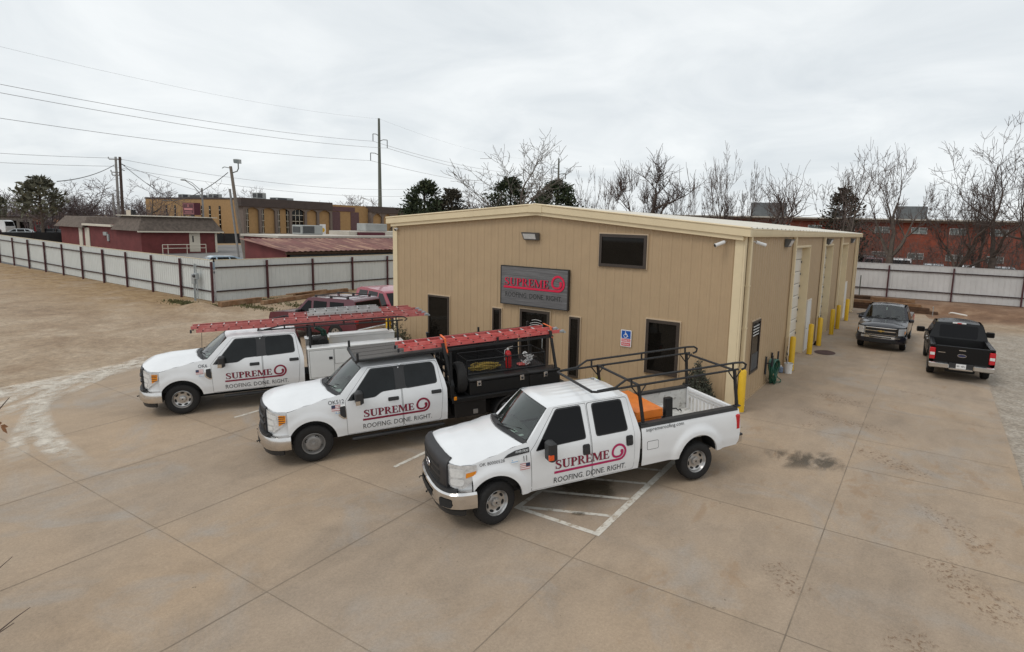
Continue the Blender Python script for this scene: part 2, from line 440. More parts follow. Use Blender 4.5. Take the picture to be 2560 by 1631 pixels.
def surf_nodes(name):
    m = bpy.data.materials.new(name); m.use_nodes = True
    t = m.node_tree; b = t.nodes['Principled BSDF']
    tc = NN(t, 'ShaderNodeTexCoord')
    def noise(sc, det=5, rg=.6, dist=0., st=None):
        v = tc.outputs['Object']
        if st:
            mp = NN(t, 'ShaderNodeMapping'); mp.inputs['Scale'].default_value = st; mp.inputs['Rotation'].default_value = (0, 0, .5); t.links.new(v, mp.inputs[0]); v = mp.outputs[0]
        n = NN(t, 'ShaderNodeTexNoise'); n.inputs['Scale'].default_value = sc; n.inputs['Detail'].default_value = det; n.inputs['Roughness'].default_value = rg; n.inputs['Distortion'].default_value = dist
        t.links.new(v, n.inputs['Vector']); return n.outputs[0]
    def ramp(src, *st):
        r = NN(t, 'ShaderNodeValToRGB'); e = r.color_ramp.elements
        while len(e) < len(st): e.new(.5)
        for q, (p, c) in zip(e, st):
            q.position = p; q.color = (*((c,) * 3 if isinstance(c, (int, float)) else c), 1)
        t.links.new(src, r.inputs[0]); return r.outputs[0]
    def mix(kind, a, c, fac=1.):
        x = NN(t, 'ShaderNodeMix', data_type='RGBA', blend_type=kind)
        if isinstance(fac, (int, float)): x.inputs[0].default_value = fac
        else: t.links.new(fac, x.inputs[0])
        for s_, i in ((a, 6), (c, 7)):
            if isinstance(s_, tuple): x.inputs[i].default_value = (*s_, 1)
            else: t.links.new(s_, x.inputs[i])
        return x.outputs[2]
    def math(op, a, c):
        x = NN(t, 'ShaderNodeMath', operation=op)
        for s_, i in ((a, 0), (c, 1)):
            if isinstance(s_, (int, float)): x.inputs[i].default_value = s_
            else: t.links.new(s_, x.inputs[i])
        return x.outputs[0]
    def axis(i):
        s = NN(t, 'ShaderNodeSeparateXYZ'); t.links.new(tc.outputs['Object'], s.inputs[0]); return s.outputs[i]
    def maprange(src, a, c):
        x = NN(t, 'ShaderNodeMapRange', interpolation_type='SMOOTHSTEP'); t.links.new(src, x.inputs[0]); x.inputs[1].default_value = a; x.inputs[2].default_value = c; return x.outputs[0]
    def bump(src, st, d):
        n = NN(t, 'ShaderNodeBump'); n.inputs['Strength'].default_value = st; n.inputs['Distance'].default_value = d; t.links.new(src, n.inputs['Height']); t.links.new(n.outputs[0], b.inputs['Normal'])
    def voro(sc):
        n = NN(t, 'ShaderNodeTexVoronoi'); n.inputs['Scale'].default_value = sc; t.links.new(tc.outputs['Object'], n.inputs['Vector']); return n
    def finish(c, rough):
        t.links.new(c, b.inputs['Base Color']); b.inputs['Roughness'].default_value = rough
    return m, noise, ramp, mix, math, axis, maprange, bump, voro, finish

# gravel / dead grass / dirt ground
m, noise, ramp, mix, mth, axis, mr, bump, voro, fin = surf_nodes('lot_ground')
c = ramp(noise(.35, 7, .65, .5), (.28, (.25, .170, .108)), (.48, (.365, .268, .178)), (.70, (.46, .362, .262)))
v1 = voro(14.); c = mix('MULTIPLY', c, ramp(v1.outputs['Color'], (.0, .72), (1., 1.18)), .8)
c = mix('MULTIPLY', c, ramp(noise(3.2, 6, .7), (.25, .70), (.7, 1.12)))
c = mix('MIX', c, (.25, .165, .10), mth('MULTIPLY', ramp(noise(.55, 6, .66, .8, (1, 2, 1)), (.52, 0.), (.68, 1.)), .55))
c = mix('MULTIPLY', c, ramp(noise(60, 3, .7), (.25, .6), (.7, 1.2)), .7)
# straw coloured dead grass towards the left fence
gmask = mth('MULTIPLY', mr(axis(1), -5.5, 1.5), mth('SUBTRACT', 1., mr(axis(0), -34, -24)))
gmask = mth('MULTIPLY', gmask, ramp(noise(.42, 6, .65, .8), (.33, 0.), (.50, 1.)))
gcol = ramp(noise(1.1, 6, .7, .3, (1, 1.8, 1)), (.3, (.155, .088, .036)), (.5, (.265, .165, .072)), (.7, (.36, .25, .13)))
c = mix('MIX', c, gcol, mth('MULTIPLY', gmask, .9))
# brown dirt behind the building
dmask = mth('MULTIPLY', mr(axis(1), 25.6, 28.), mr(axis(0), -24, -18))
dcol = ramp(noise(.7, 7, .7), (.3, (.105, .052, .028)), (.5, (.20, .11, .062)), (.7, (.33, .22, .14)))
c = mix('MIX', c, dcol, mth('MULTIPLY', dmask, .92))
# greyer gravel on the right
rmask = mth('MULTIPLY', mr(axis(0), 6.2, 6.7), mth('SUBTRACT', 1., mr(axis(1), 21, 25)))
rcol = ramp(noise(1.3, 7, .7), (.3, (.26, .215, .17)), (.5, (.345, .30, .245)), (.7, (.42, .375, .32)))
rcol = mix('MULTIPLY', rcol, ramp(voro(16.).outputs['Color'], (.0, .55), (1., 1.25)), .9)
c = mix('MIX', c, rcol, mth('MULTIPLY', rmask, .9))
fin(c, .97); bump(noise(28, 6, .75), .55, .03)
M['ground'] = m

# stained concrete
m, noise, ramp, mix, mth, axis, mr, bump, voro, fin = surf_nodes('stained_concrete')
c = ramp(noise(.22, 6, .6, .4), (.32, (.322, .252, .188)), (.5, (.357, .272, .194)), (.68, (.386, .284, .192)))
c = mix('MULTIPLY', c, ramp(noise(.75, 7, .65, .6), (.28, .84), (.5, 1.), (.72, 1.09)))
c = mix('MULTIPLY', c, ramp(noise(2.6, 6, .7, .3, (1, .35, 1)), (.28, .90), (.7, 1.07)))
c = mix('MIX', c, (.42, .315, .218), mth('MULTIPLY', ramp(noise(.4, 5, .6), (.50, 0.), (.70, 1.)), .45))
c = mix('MIX', c, (.33, .31, .285), mth('MULTIPLY', ramp(noise(.55, 6, .62, 1.), (.52, 0.), (.70, 1.)), .5))
c = mix('MULTIPLY', c, ramp(noise(26, 4, .75), (.25, .80), (.75, 1.13)))
c = mix('MULTIPLY', c, ramp(noise(120, 2, .6), (.3, .86), (.7, 1.1)))
cell = mth('ADD', mth('FLOOR', mth('DIVIDE', mth('ADD', axis(0), .08), 3.34), 0.), mth('MULTIPLY', mth('FLOOR', mth('DIVIDE', mth('ADD', axis(1), 2.3), 3.13), 0.), 17.31))
wn = NN(m.node_tree, 'ShaderNodeTexWhiteNoise', noise_dimensions='1D'); m.node_tree.links.new(cell, wn.inputs['W'])
c = mix('MULTIPLY', c, ramp(wn.outputs['Value'], (0., .945), (1., 1.045)))
c = mix('MIX', c, (.13, .095, .06), mth('MULTIPLY', ramp(noise(7., 3, .5), (.745, 0.), (.765, 1.)), .7))
# brown soil washed down in streaks near the drive
sm = mth('MULTIPLY', mr(axis(0), -1.5, 1.5), ramp(noise(1.3, 7, .7, .5, (1, .6, 1)), (.585, 0.), (.66, 1.)))
c = mix('MIX', c, (.27, .165, .085), mth('MULTIPLY', sm, .42))
fin(c, .9); bump(noise(60, 4, .7), .12, .01)
M['concrete'] = m

def fade_mat(name, col, sc, lo, hi, rough=.9, alpha=1., st=None):
    """a see-through, patchy film (dust, oil, mud) lying on the slab"""
    m, noise, ramp, mix, mth, axis, mr, bump, voro, fin = surf_nodes(name)
    t = m.node_tree; b = t.nodes['Principled BSDF']; o = t.nodes['Material Output']
    b.inputs['Base Color'].default_value = (*col, 1); b.inputs['Roughness'].default_value = rough
    tr = NN(t, 'ShaderNodeBsdfTransparent'); ms = NN(t, 'ShaderNodeMixShader')
    at = NN(t, 'ShaderNodeAttribute', attribute_name='fade')
    f = ramp(noise(sc, 7, .68, .3, st), (lo, 0.), (hi, 1.))
    f = mth('MULTIPLY', mth('MULTIPLY', f, at.outputs['Fac']), alpha)
    t.links.new(f, ms.inputs[0]); t.links.new(tr.outputs[0], ms.inputs[1]); t.links.new(b.outputs[0], ms.inputs[2]); t.links.new(ms.outputs[0], o.inputs[0])
    return m
M['dust'] = fade_mat('pale_dust', (.70, .64, .55), 2.6, .34, .62, alpha=.8)
M['oil'] = fade_mat('oil_stain', (.075, .062, .045), 2.0, .47, .60, .7, .62, (1, .4, 1))
M['mud'] = fade_mat('mud_marks', (.20, .105, .05), 15., .53, .63, .95, .55)
M['wet'] = fade_mat('dark_stain', (.10, .078, .05), 1.7, .34, .54, .6, .75)

xs = [-900, -600, -400, -250, -180, -120, -90, -70, -60, -50, -44, -38, -34, -31, -29, -28, -27, -26, -25, -24, -22, -20, -16, -13.7, -10, -6, -3, 0, 2, 4, 5.2, 5.8, 6.5, 7.2, 8, 9, 10, 12, 15, 20, 30, 50, 90, 160, 300, 600, 900]
ys = [-250, -100, -60, -45, -30, -20, -12, -6, -2, 0, 5, 10, 15, 20, 24, 26, 27, 28, 28.6, 29.2, 29.39, 29.41, 29.8, 30.2, 30.6, 31.5, 33, 35, 37, 39, 41, 43, 46, 52, 60, 80, 110, 160, 250, 400, 700, 1200]
mb = MB()
mb.add([(x, y, gz(x, y) - .03) for y in ys for x in xs], [(j * len(xs) + i, j * len(xs) + i + 1, (j + 1) * len(xs) + i + 1, (j + 1) * len(xs) + i) for j in range(len(ys) - 1) for i in range(len(xs) - 1)])
mb.build('ground', M['ground'], angle=180, kind='structure')

# concrete yard and drive
slab = MB()
def slab_poly(pts):
    slab.patch(pts, lambda x, y: (x, y, G0 * min(0, y)), 2.5, edge=1.5)
    n = len(pts)
    for i in range(n):
        a, b = pts[i], pts[(i + 1) % n]
        slab.add([(a[0], a[1], G0 * min(0, a[1])), (b[0], b[1], G0 * min(0, b[1])), (b[0], b[1], G0 * min(0, b[1]) - .2), (a[0], a[1], G0 * min(0, a[1]) - .2)], [(0, 1, 2, 3)])
slab_poly([(-19.3, -42), (6.52, -42), (6.52, 0), (-15.5, 0), (-15.5, -.6), (-16.4, -2.2), (-17.6, -3.6), (-18.7, -5.2), (-19.15, -7.4)])
slab_poly([(-.3, 0.), (6.52, 0.), (6.52, 23.8), (4.55, 26.6), (4.3, 28.4), (-.3, 29.0)])
pav = slab.build('pavement', M['concrete'], angle=60, kind='structure')
jm = MB()
def strip(a, b, w, z=.004, m=jm, n=1, mat=0):
    a, b = Vector(a), Vector(b); d = (b - a).normalized(); p = Vector((-d.y, d.x)) * w / 2
    ps = [a + (b - a) * (i / n) for i in range(n + 1)]
    vs = []
    for q in ps:
        for r in (q - p, q + p):
            vs.append((r.x, r.y, G0 * min(0, r.y) + z))
    m.add(vs, [(2 * i, 2 * i + 1, 2 * i + 3, 2 * i + 2) for i in range(n)], mat)
for x in (-16.6, -13.3, -10.02, -6.74, -3.45, -.08, 3.27):
    w = .016 if x > -4 else .011
    strip((x, -41), (x, -.02), w, .004, n=1)
strip((3.27, 0), (3.27, 27.5), .015)
for y in (-36.6, -33.5, -30.3, -27.2, -24.1, -21, -17.9, -14.8, -11.7, -8.55, -5.4, -2.3):
    strip((-19.0, y), (6.5, y), .009, .0045)
for y in (-.4, 2.75, 5.9, 9.05, 12.2, 15.35, 18.5, 21.6, 23.4):
    strip((.02, y), (6.5 if y < 23 else 5.9, y), .008 if y < 23 else .05, .0045)
jm.build('pavement_joint', M['joint'], pav, kind='structure')

# painted bays
pm = MB()
strip((-5.145, -7.74), (-5.145, -.9), .10, .006, pm, 4)
strip((-11.03, -7.9), (-11.03, -.9), .10, .006, pm, 4)
strip((-1.83, -7.77), (-1.83, -.9), .10, .006, pm, 4)
strip((-.10, -7.77), (-.10, -3.2), .135, .006, pm, 4)
strip((-1.78, -7.72), (-.17, -7.72), .10, .006, pm, 2)
for y0 in (-7.66, -6.90, -6.12, -5.36, -4.6, -3.8):
    strip((-1.78, y0), (-.17, y0 + .62), .085, .006, pm, 2)
pm.build('parking_marking', M['paintline'], kind='structure')

def film(name, path, w, mt, z, n=40, k=7):
    """a ribbon of dust or mud, fading out at its edges"""
    pts = [Vector(q) for q in path]; L = [0]
    for a, b in zip(pts, pts[1:]): L.append(L[-1] + (b - a).length)
    def at(s):
        s *= L[-1]
        for i in range(len(pts) - 1):
            if s <= L[i + 1] + 1e-6:
                u = (s - L[i]) / (L[i + 1] - L[i]); p0 = pts[max(0, i - 1)]; p1, p2 = pts[i], pts[i + 1]; p3 = pts[min(len(pts) - 1, i + 2)]
                return .5 * (2 * p1 + (p2 - p0) * u + (2 * p0 - 5 * p1 + 4 * p2 - p3) * u * u + (3 * p1 - p0 - 3 * p2 + p3) * u ** 3)
        return pts[-1]
    vs, fd = [], []
    for i in range(n + 1):
        s = i / n; q = at(s); d = (at(min(1, s + .01)) - at(max(0, s - .01))).normalized(); p = Vector((-d.y, d.x))
        for j in range(k + 1):
            u = j / k * 2 - 1; r = q + p * u * w / 2
            vs.append((r.x, r.y, G0 * min(0, r.y) + z)); fd.append(max(0, (1 - abs(u) ** 2.5)) * min(1, 5 * s, 5 * (1 - s)))
    b = MB(); b.add(vs, [(i * (k + 1) + j, i * (k + 1) + j + 1, (i + 1) * (k + 1) + j + 1, (i + 1) * (k + 1) + j) for i in range(n) for j in range(k)])
    o = b.build(name, mt, kind='structure')
    at_ = o.data.attributes.new('fade', 'FLOAT', 'POINT'); at_.data.foreach_set('value', fd)
    return o
for k_, (q_, w_) in enumerate((([(-15.9, -11.75), (-16.48, -11.1), (-17.0, -10.46), (-17.55, -9.75), (-18.43, -8.87), (-19.09, -8.05), (-19.5, -7.2)], .62), ([(-18.6, -11.0), (-19.1, -10.2), (-19.1, -9.6), (-18.9, -9.0)], .7),
        ([(-19.2, -7.6), (-18.32, -9.2), (-17.21, -9.97), (-15.63, -10.55), (-13.7, -10.99), (-12.07, -11.17), (-10.4, -11.28)], .55), ([(-17.6, -9.3), (-16.1, -10.47), (-14.66, -11.13), (-13.44, -11.62), (-12.2, -12.0)], .5),
        ([(-20.2, -6.0), (-18.07, -8.37), (-17.02, -9.6)], .5), ([(-16.6, -10.2), (-15.2, -10.78), (-13.4, -11.2), (-11.5, -11.42)], .45), ([(-19.0, -8.6), (-18.2, -9.9), (-17.4, -10.9), (-16.8, -12.2)], .5), ([(-19.3, -5.8), (-18.8, -8.5), (-18.7, -11.5)], 1.6))):
    film('dust_track', q_, w_, M['dust'], .007 + .0012 * k_)
film('oil_stain', [(1.70, -2.85), (2.2, -2.5), (2.7, -2.35), (3.2, -2.1)], 1.15, M['oil'], .008, 24)
film('dark_stain', [(-1.75, -6.55), (-1.1, -6.3), (-.6, -6.0)], 1.05, M['wet'], .0045, 20)
film('dark_stain', [(-.85, -7.35), (-.6, -7.25)], .16, M['wet'], .008, 8)
for q, w in (([(1.7, 3.6), (2.6, 3.0), (3.3, 2.9)], .9), ([(1.5, 1.5), (2.6, .9), (4.2, .6)], .7), ([(1.9, -.3), (2.4, .4)], .45), ([(3.3, -.9), (4.2, -1.6), (5.0, -1.9)], .7),
             ([(4.6, -3.4), (5.3, -4.1), (5.9, -4.9)], .6), ([(4.9, -5.3), (5.5, -6.2), (6.1, -6.7)], .9), ([(4.5, -7.6), (5.2, -8.3)], .9), ([(2.7, -6.9), (3.3, -7.6)], .6), ([(3.7, 5.6), (5.4, 5.1)], .4), ([(5.6, -9.3), (6.3, -9.7)], .4)):
    film('mud_mark', q, w, M['mud'], .009, 16)
# asphalt court beyond the fence, far street
mb2 = MB(); mb2.patch([(-98, 3.9), (-31.6, 2.5), (-32.2, 60), (-98, 60)], lambda x, y: (x, y, gz(x, y) - .015), 12)
mb2.build('asphalt_court', M['asphalt'], kind='structure')
# gravel heap and weeds by the fence corner
mb = MB(); n = 22
vs = [(-29.2, .5, .31)]
for i in range(1, 7):
    for k in range(n):
        a = 2 * pi * k / n; r = i / 6
        rr = 1 + .18 * sin(3 * a + 1) + RND.uniform(-.06, .06)
        vs.append((-29.2 + 2.1 * r * rr * cos(a), .5 + 1.25 * r * rr * sin(a), .34 * (1 - S01(r, .0, 1.0)) - .05 + RND.uniform(-.03, .03)))
fs = [(0, 1 + k, 1 + (k + 1) % n) for k in range(n)] + [(1 + i * n + k, 1 + (i + 1) * n + k, 1 + (i + 1) * n + (k + 1) % n, 1 + i * n + (k + 1) % n) for i in range(5) for k in range(n)]
mb.add(vs, fs); tag(mb.build('gravel_heap', M['ground'], angle=180), 'low heap of pale gravel in front of the fence corner', 'gravel heap')
mb = MB()
for cx, cy, sx, sy, k in ((-31.6, .9, 1.8, .5, 650), (-30.0, 1.2, .9, .4, 260), (-27.6, 2.6, 2.2, .5, 320), (-29.9, 4.3, .5, 1.6, 300), (-26.5, 4.6, 2.2, .7, 260)):
    for i in range(k):
        x, y = cx + RND.gauss(0, sx * .5), cy + RND.gauss(0, sy * .5); h = RND.uniform(.03, .10); a = RND.uniform(0, pi); w = RND.uniform(.02, .05)
        dx, dy = cos(a) * w, sin(a) * w; lx, ly = RND.uniform(-.08, .08), RND.uniform(-.08, .08)
        mb.add([(x - dx, y - dy, -.03), (x + dx, y + dy, -.03), (x + lx, y + ly, h)], [(0, 1, 2)])
mb.build('weed_patch', M['grass'], kind='stuff')

# ---------------------------------------------------------------- lettering
def text_geo(s):
    """outline of the built-in face, scaled to cap height 1, starting at x=0"""
    c = bpy.data.curves.new('t', 'FONT'); c.body = s; c.resolution_u = 2
    o = bpy.data.objects.new('t', c); COL.objects.link(o)
    me = bpy.data.meshes.new_from_object(o.evaluated_get(bpy.context.evaluated_depsgraph_get()))
    vs = [(v.co.x, v.co.y) for v in me.vertices]; fs = [tuple(p.vertices) for p in me.polygons]
    bpy.data.objects.remove(o); bpy.data.curves.remove(c); bpy.data.meshes.remove(me)
    return vs, fs
_cap = max(v[1] for v in text_geo('H')[0])
def put_text(mb, s, fn, x0, x1, z0, h, mat=0, d=0., slant=0.):
    vs, fs = text_geo(s); a = min(v[0] for v in vs); b = max(v[0] for v in vs)
    mb.add([fn(x0 + (v[0] - a) / (b - a) * (x1 - x0) + slant * v[1] / _cap * h, z0 + v[1] / _cap * h, d) for v in vs], fs, mat)
def _ring(cx, cy, rx, ry, ix, iy, a0, a1, icx=None, n=10):
    icx = cx if icx is None else icx
    A = [a0 + (a1 - a0) * i / n for i in range(n + 1)]
    return [([(cx + rx * cos(A[i]), cy + ry * sin(A[i])), (cx + rx * cos(A[i + 1]), cy + ry * sin(A[i + 1])), (icx + ix * cos(A[i + 1]), cy + iy * sin(A[i + 1])), (icx + ix * cos(A[i]), cy + iy * sin(A[i]))]) for i in range(n)]
def _r(a, b, c, d): return [(a, b), (c, b), (c, d), (a, d)]
def _stroke(pts, ws, n=5):
    P = [Vector(p) for p in pts]; Q, W = [], []
    for i in range(len(P) - 1):
        p0, p1, p2, p3 = P[max(0, i - 1)], P[i], P[i + 1], P[min(len(P) - 1, i + 2)]
        for k in range(n):
            u = k / n
            Q.append(.5 * (2 * p1 + (p2 - p0) * u + (2 * p0 - 5 * p1 + 4 * p2 - p3) * u * u + (3 * p1 - p0 - 3 * p2 + p3) * u ** 3)); W.append(ws[i] + (ws[i + 1] - ws[i]) * u)
    Q.append(P[-1]); W.append(ws[-1]); L, R = [], []
    for i, q in enumerate(Q):
        d = (Q[min(i + 1, len(Q) - 1)] - Q[max(i - 1, 0)]).normalized(); p = Vector((-d.y, d.x)) * W[i] / 2
        L.append(tuple(q + p)); R.append(tuple(q - p))
    return [[L[i], R[i], R[i + 1], L[i + 1]] for i in range(len(Q) - 1)]
GL = {
    'E': (.82, [_r(.10, 0, .30, 1), _r(0, 0, .72, .06), _r(0, .94, .68, 1), _r(.3, .48, .55, .54), [(.62, .06), (.72, .06), (.77, .28), (.73, .28)], [(.58, .94), (.68, .94), (.70, .73), (.66, .73)], _r(.52, .37, .56, .65)]),
    'P': (.80, [_r(.10, 0, .30, 1), _r(0, 0, .42, .05), _r(0, .95, .36, 1), _r(.3, .475, .36, .53)] + _ring(.36, .738, .37, .262, .18, .21, -pi / 2, pi / 2)),
    'R': (.95, [_r(.10, 0, .30, 1), _r(0, 0, .42, .05), _r(0, .95, .36, 1), _r(.3, .475, .36, .53), [(.36, .5), (.54, .5), (.86, .05), (.94, .05), (.94, 0), (.68, 0)]] + _ring(.36, .738, .36, .262, .17, .21, -pi / 2, pi / 2)),
    'U': (1.0, [_r(.12, .3, .32, 1), _r(0, .95, .44, 1), _r(.74, .3, .81, 1), _r(.62, .95, .94, 1)] + _ring(.465, .3, .345, .32, .21, .25, pi, 2 * pi, .53)),
    'M': (1.28, [_r(.1, 0, .17, 1), _r(0, 0, .28, .05), _r(0, .95, .2, 1), [(.1, 1), (.33, 1), (.66, .22), (.56, 0)], [(.56, 0), (.64, .05), (.97, 1), (.90, 1)], _r(.9, 0, 1.1, 1), _r(.78, 0, 1.22, .05), _r(.95, .95, 1.22, 1)]),
    'S': (.78, _stroke([(.61, .70), (.57, .89), (.37, .965), (.17, .88), (.13, .72), (.27, .58), (.43, .48), (.59, .36), (.60, .19), (.47, .05), (.29, .035), (.11, .13), (.07, .32)], [.03, .05, .07, .12, .16, .2, .2, .17, .13, .08, .06, .05, .03]) + [_r(.59, .68, .63, .98), _r(.05, .02, .09, .34)]),
}
def logo(mb, fn, X0, Z0, k, wordmat=0, barmat=0, outline=None, tagmat=1, tag_='ROOFING. DONE. RIGHT.', tz=-.165, th=.082, tx=(0., 1.14), zl=(.042, .165)):
    """word with scroll underline; fn(x,z,d) places it on a surface"""
    x = .015; tot = sum(GL[c][0] for c in 'SUPREME'); kx = .835 / tot; kz = zl[1] - zl[0]; d = 0
    for c in 'SUPREME':
        w, polys = GL[c]
        if outline is not None:
            for q in polys:
                mb.add([fn(X0 + k * (x + a * kx + .007), Z0 + k * (zl[0] + b * kz - .006), -.0004 - d * .00001) for a, b in q], [tuple(range(len(q)))], outline)
                d += 1
        for q in polys:
            d += 1
            mb.add([fn(X0 + k * (x + a * kx), Z0 + k * (zl[0] + b * kz), .0006 + d * .00002) for a, b in q], [tuple(range(len(q)))], wordmat)
        x += w * kx
    R = .109; pts = [(i / 14, 0) for i in range(15)]; ws = [.033] * 15
    for i in range(1, 61):
        a = -90 + i * 8.2
        r = TS(a, [(60, R), (190, .098), (270, .066), (330, .060), (402, .047)])
        pts.append((1 + r * cos(radians(a)), R + r * sin(radians(a)))); ws.append(TS(a, [(200, .033), (270, .030), (340, .040), (380, .052), (402, .012)]))
    P = [Vector(p) for p in pts]; Ls, Rs = [], []
    for i, q in enumerate(P):
        dd = (P[min(i + 1, len(P) - 1)] - P[max(i - 1, 0)]).normalized(); p = Vector((-dd.y, dd.x)) * ws[i] / 2
        Ls.append(q + p); Rs.append(q - p)
    n = len(P)
    mb.add([fn(X0 + k * q.x, Z0 + k * q.y, .0003) for q in Ls + Rs], [(i, n + i, n + i + 1, i + 1) for i in range(n - 1)], barmat)
    if tag_:
        put_text(mb, tag_, fn, X0 + k * tx[0], X0 + k * tx[1], Z0 + k * tz, k * th, tagmat, .0003)

# ---------------------------------------------------------------- the steel building
BW, BL, EV, RG = 13.665, 27.78, 4.884, .553
def gab(x): return EV + RG * (1 - abs(x + BW / 2) / (BW / 2))
bld = thing('metal_building', 'tan ribbed steel building with cream trim and low gable roof', 'building')
def ribbed(mb, u0, u1, fn, zb, zt, pitch=.3048, off=0., h=.015):
    us = [(u0, 0)]; k = math.ceil((u0 - off) / pitch)
    while off + k * pitch < u1:
        c = off + k * pitch; k += 1
        for du, d in ((-.055, 0), (-.03, h), (.03, h), (.055, 0), (.125, 0), (.135, .004), (.165, .004), (.175, 0)):
            if u0 < c + du < u1: us.append((c + du, d))
    us.append((u1, 0)); us.sort()
    ztf = zt if callable(zt) else (lambda u: zt)
    vs = []
    for u, d in us: vs += [fn(u, d, zb), fn(u, d, ztf(u))]
    mb.add(vs, [(2 * i, 2 * i + 2, 2 * i + 3, 2 * i + 1) for i in range(len(us) - 1)])
fr = lambda u, d, z: (u, -d, z)
rt = lambda u, d, z: (d, u, z)
w = MB()
ribbed(w, -BW, -BW / 2, fr, -.02, gab); ribbed(w, -BW / 2, 0, fr, -.02, gab)
w.build('wall', M['tan'], bld, angle=20)
w = MB()
OD = [(6.73, 9.87), (13.31, 16.27), (19.2, 22.2)]; OH = 4.46
y0 = 0
for a, b in OD:
    ribbed(w, y0, a, rt, -.02, EV); ribbed(w, a, b, rt, OH, EV); y0 = b
ribbed(w, y0, BL, rt, -.02, EV)
w.build('wall', M['tan'], bld, angle=20)
w = MB(); ribbed(w, 0, BL, lambda u, d, z: (-BW - d, u, z), -.02, EV, .61)
ribbed(w, -BW, -BW / 2, lambda u, d, z: (u, BL + d, z), -.02, gab, .61); ribbed(w, -BW / 2, 0, lambda u, d, z: (u, BL + d, z), -.02, gab, .61)
w.build('wall', M['tan'], bld, angle=20)
w = MB()
for sg in (-1, 1):
    xr = -BW / 2; xe = xr + sg * (BW / 2 + .18); zr = EV + RG + .25; ze = zr - RG * (BW / 2 + .18) / (BW / 2)
    for j in range(46):
        ya = -.16 + j * (BL + .32) / 46; yb = -.16 + (j + 1) * (BL + .32) / 46
        q = [(ya, 0), (ya + .05, .03), (ya + .09, .03), (ya + .14, 0), (yb, 0)]
        vs = []
        for y, d in q: vs += [(xr, y, zr + d), (xe, y, ze + d)]
        w.add(vs, [(2 * i, 2 * i + 1, 2 * i + 3, 2 * i + 2) for i in range(4)])
w.build('roof', M['roofsteel'], bld, angle=20)
for sg in (-1, 1):
    n = Vector((0, 0, 1))
    xe = -BW / 2 + sg * (BW / 2 + .20)
    for y0, y1, a, b in ((-.20, .02, .02, .27), (-.15, .01, -.10, .02), (BL - .02, BL + .2, .02, .27)):
        def zz(x): return EV + RG * (1 - abs(x + BW / 2) / (BW / 2))
        xs_ = (-BW / 2, xe if a > 0 else -BW / 2 + sg * (BW / 2 + .0))
        p = []
        for z_ in (a, b):
            p += [(xs_[0], y0, zz(xs_[0]) + z_), (xs_[1], y0, zz(xs_[1]) + z_), (xs_[1], y1, zz(xs_[1]) + z_), (xs_[0], y1, zz(xs_[0]) + z_)]
        w = MB(); w.hexa(p)
        if a > 0 and y0 < 0: w.tube([(-BW / 2, -.19, EV + RG + .25), (xe, -.19, zz(xe) + .25)], .035, 6)
        w.build('rake_trim', M['cream'], bld)
w = MB(); w.box(-BW / 2 - .26, -BW / 2 + .26, -.215, .03, EV + RG - .01, EV + RG + .255); w.build('ridge_cap', M['cream'], bld)
for sg, xo in ((1, 0.0), (-1, -BW)):
    w = MB()
    prof = [(0.02, -.02), (.16, -.02), (.19, .05), (.19, .17), (.21, .19), (.19, .205), (.15, .20)]
    w.loft([[(xo + sg * a, y, EV + .02 + b) for a, b in prof + [(0.02, .20)]] for y in (-.17, BL + .2)], caps=True)
    w.build('gutter', M['cream'], bld)
for q in ((-.235, -.005, -.045, -.0, -.02, EV - .09), (-BW + .005, -BW + .235, -.045, -.0, -.02, EV - .09), (.0, .045, -.045, .15, -.02, EV), (.0, .04, BL - .16, BL + .04, -.02, EV)):
    w = MB(); w.box(*q); w.build('corner_trim', M['cream'], bld)
for y in (.24, 6.36, 12.95, 18.82, 25.75):
    w = MB(); w.rbox(.034, .145, y, y + .13, .12, EV + .03, .012)
    for z in (1.15, 2.3, 3.5): w.box(.03, .152, y - .012, y + .142, z, z + .05)
    w.beam((.09, y + .065, .14), (.22, y + .065, .05), .11, .1)
    w.build('downspout', M['cream'], bld)
w = MB(); w.box(-BW, 0, -.055, -.0, -.03, .06); w.box(.0, .05, 0, 6.3, -.03, .05); w.build('base_trim', M['tan'], bld)
# overhead doors
for a, b in OD:
    w = MB()
    for k in range(9):
        z0 = .0 + k * OH / 9; z1 = z0 + OH / 9 - .015
        w.loft([[(-.30, a, z0), (-.275, a, z0 + .02), (-.275, a, z1 - .05), (-.29, a, z1 - .03), (-.29, a, z1 - .01), (-.30, a, z1)], [(-.30, b, z0), (-.275, b, z0 + .02), (-.275, b, z1 - .05), (-.29, b, z1 - .03), (-.29, b, z1 - .01), (-.30, b, z1)]], closed=False)
        w.add([(-.312, a, z1 - .02), (-.312, b, z1 - .02), (-.312, b, z1 + .04), (-.312, a, z1 + .04)], [(0, 1, 2, 3)], 1)
    dr = w.build('overhead_door', [M['odoor'], M['seam']], bld, angle=25)
    w = MB()
    w.box(-.33, .02, a - .03, a, -.02, OH); w.box(-.33, .02, b, b + .03, -.02, OH); w.box(-.33, .02, a - .03, b + .03, OH, OH + .03)
    w.box(.0, .045, a - .11, a - .03, -.02, OH + .1); w.box(.0, .045, b + .03, b + .11, -.02, OH + .1); w.box(.0, .045, a - .03, b + .03, OH + .03, OH + .1)
    w.build('door_frame', M['cream'], dr)
    w = MB()
    for k in range(8): w.box(-.275, -.25, b - .10, b - .02, .3 + k * .5, .38 + k * .5)
    w.build('hinge', M['wallgrey'], dr)
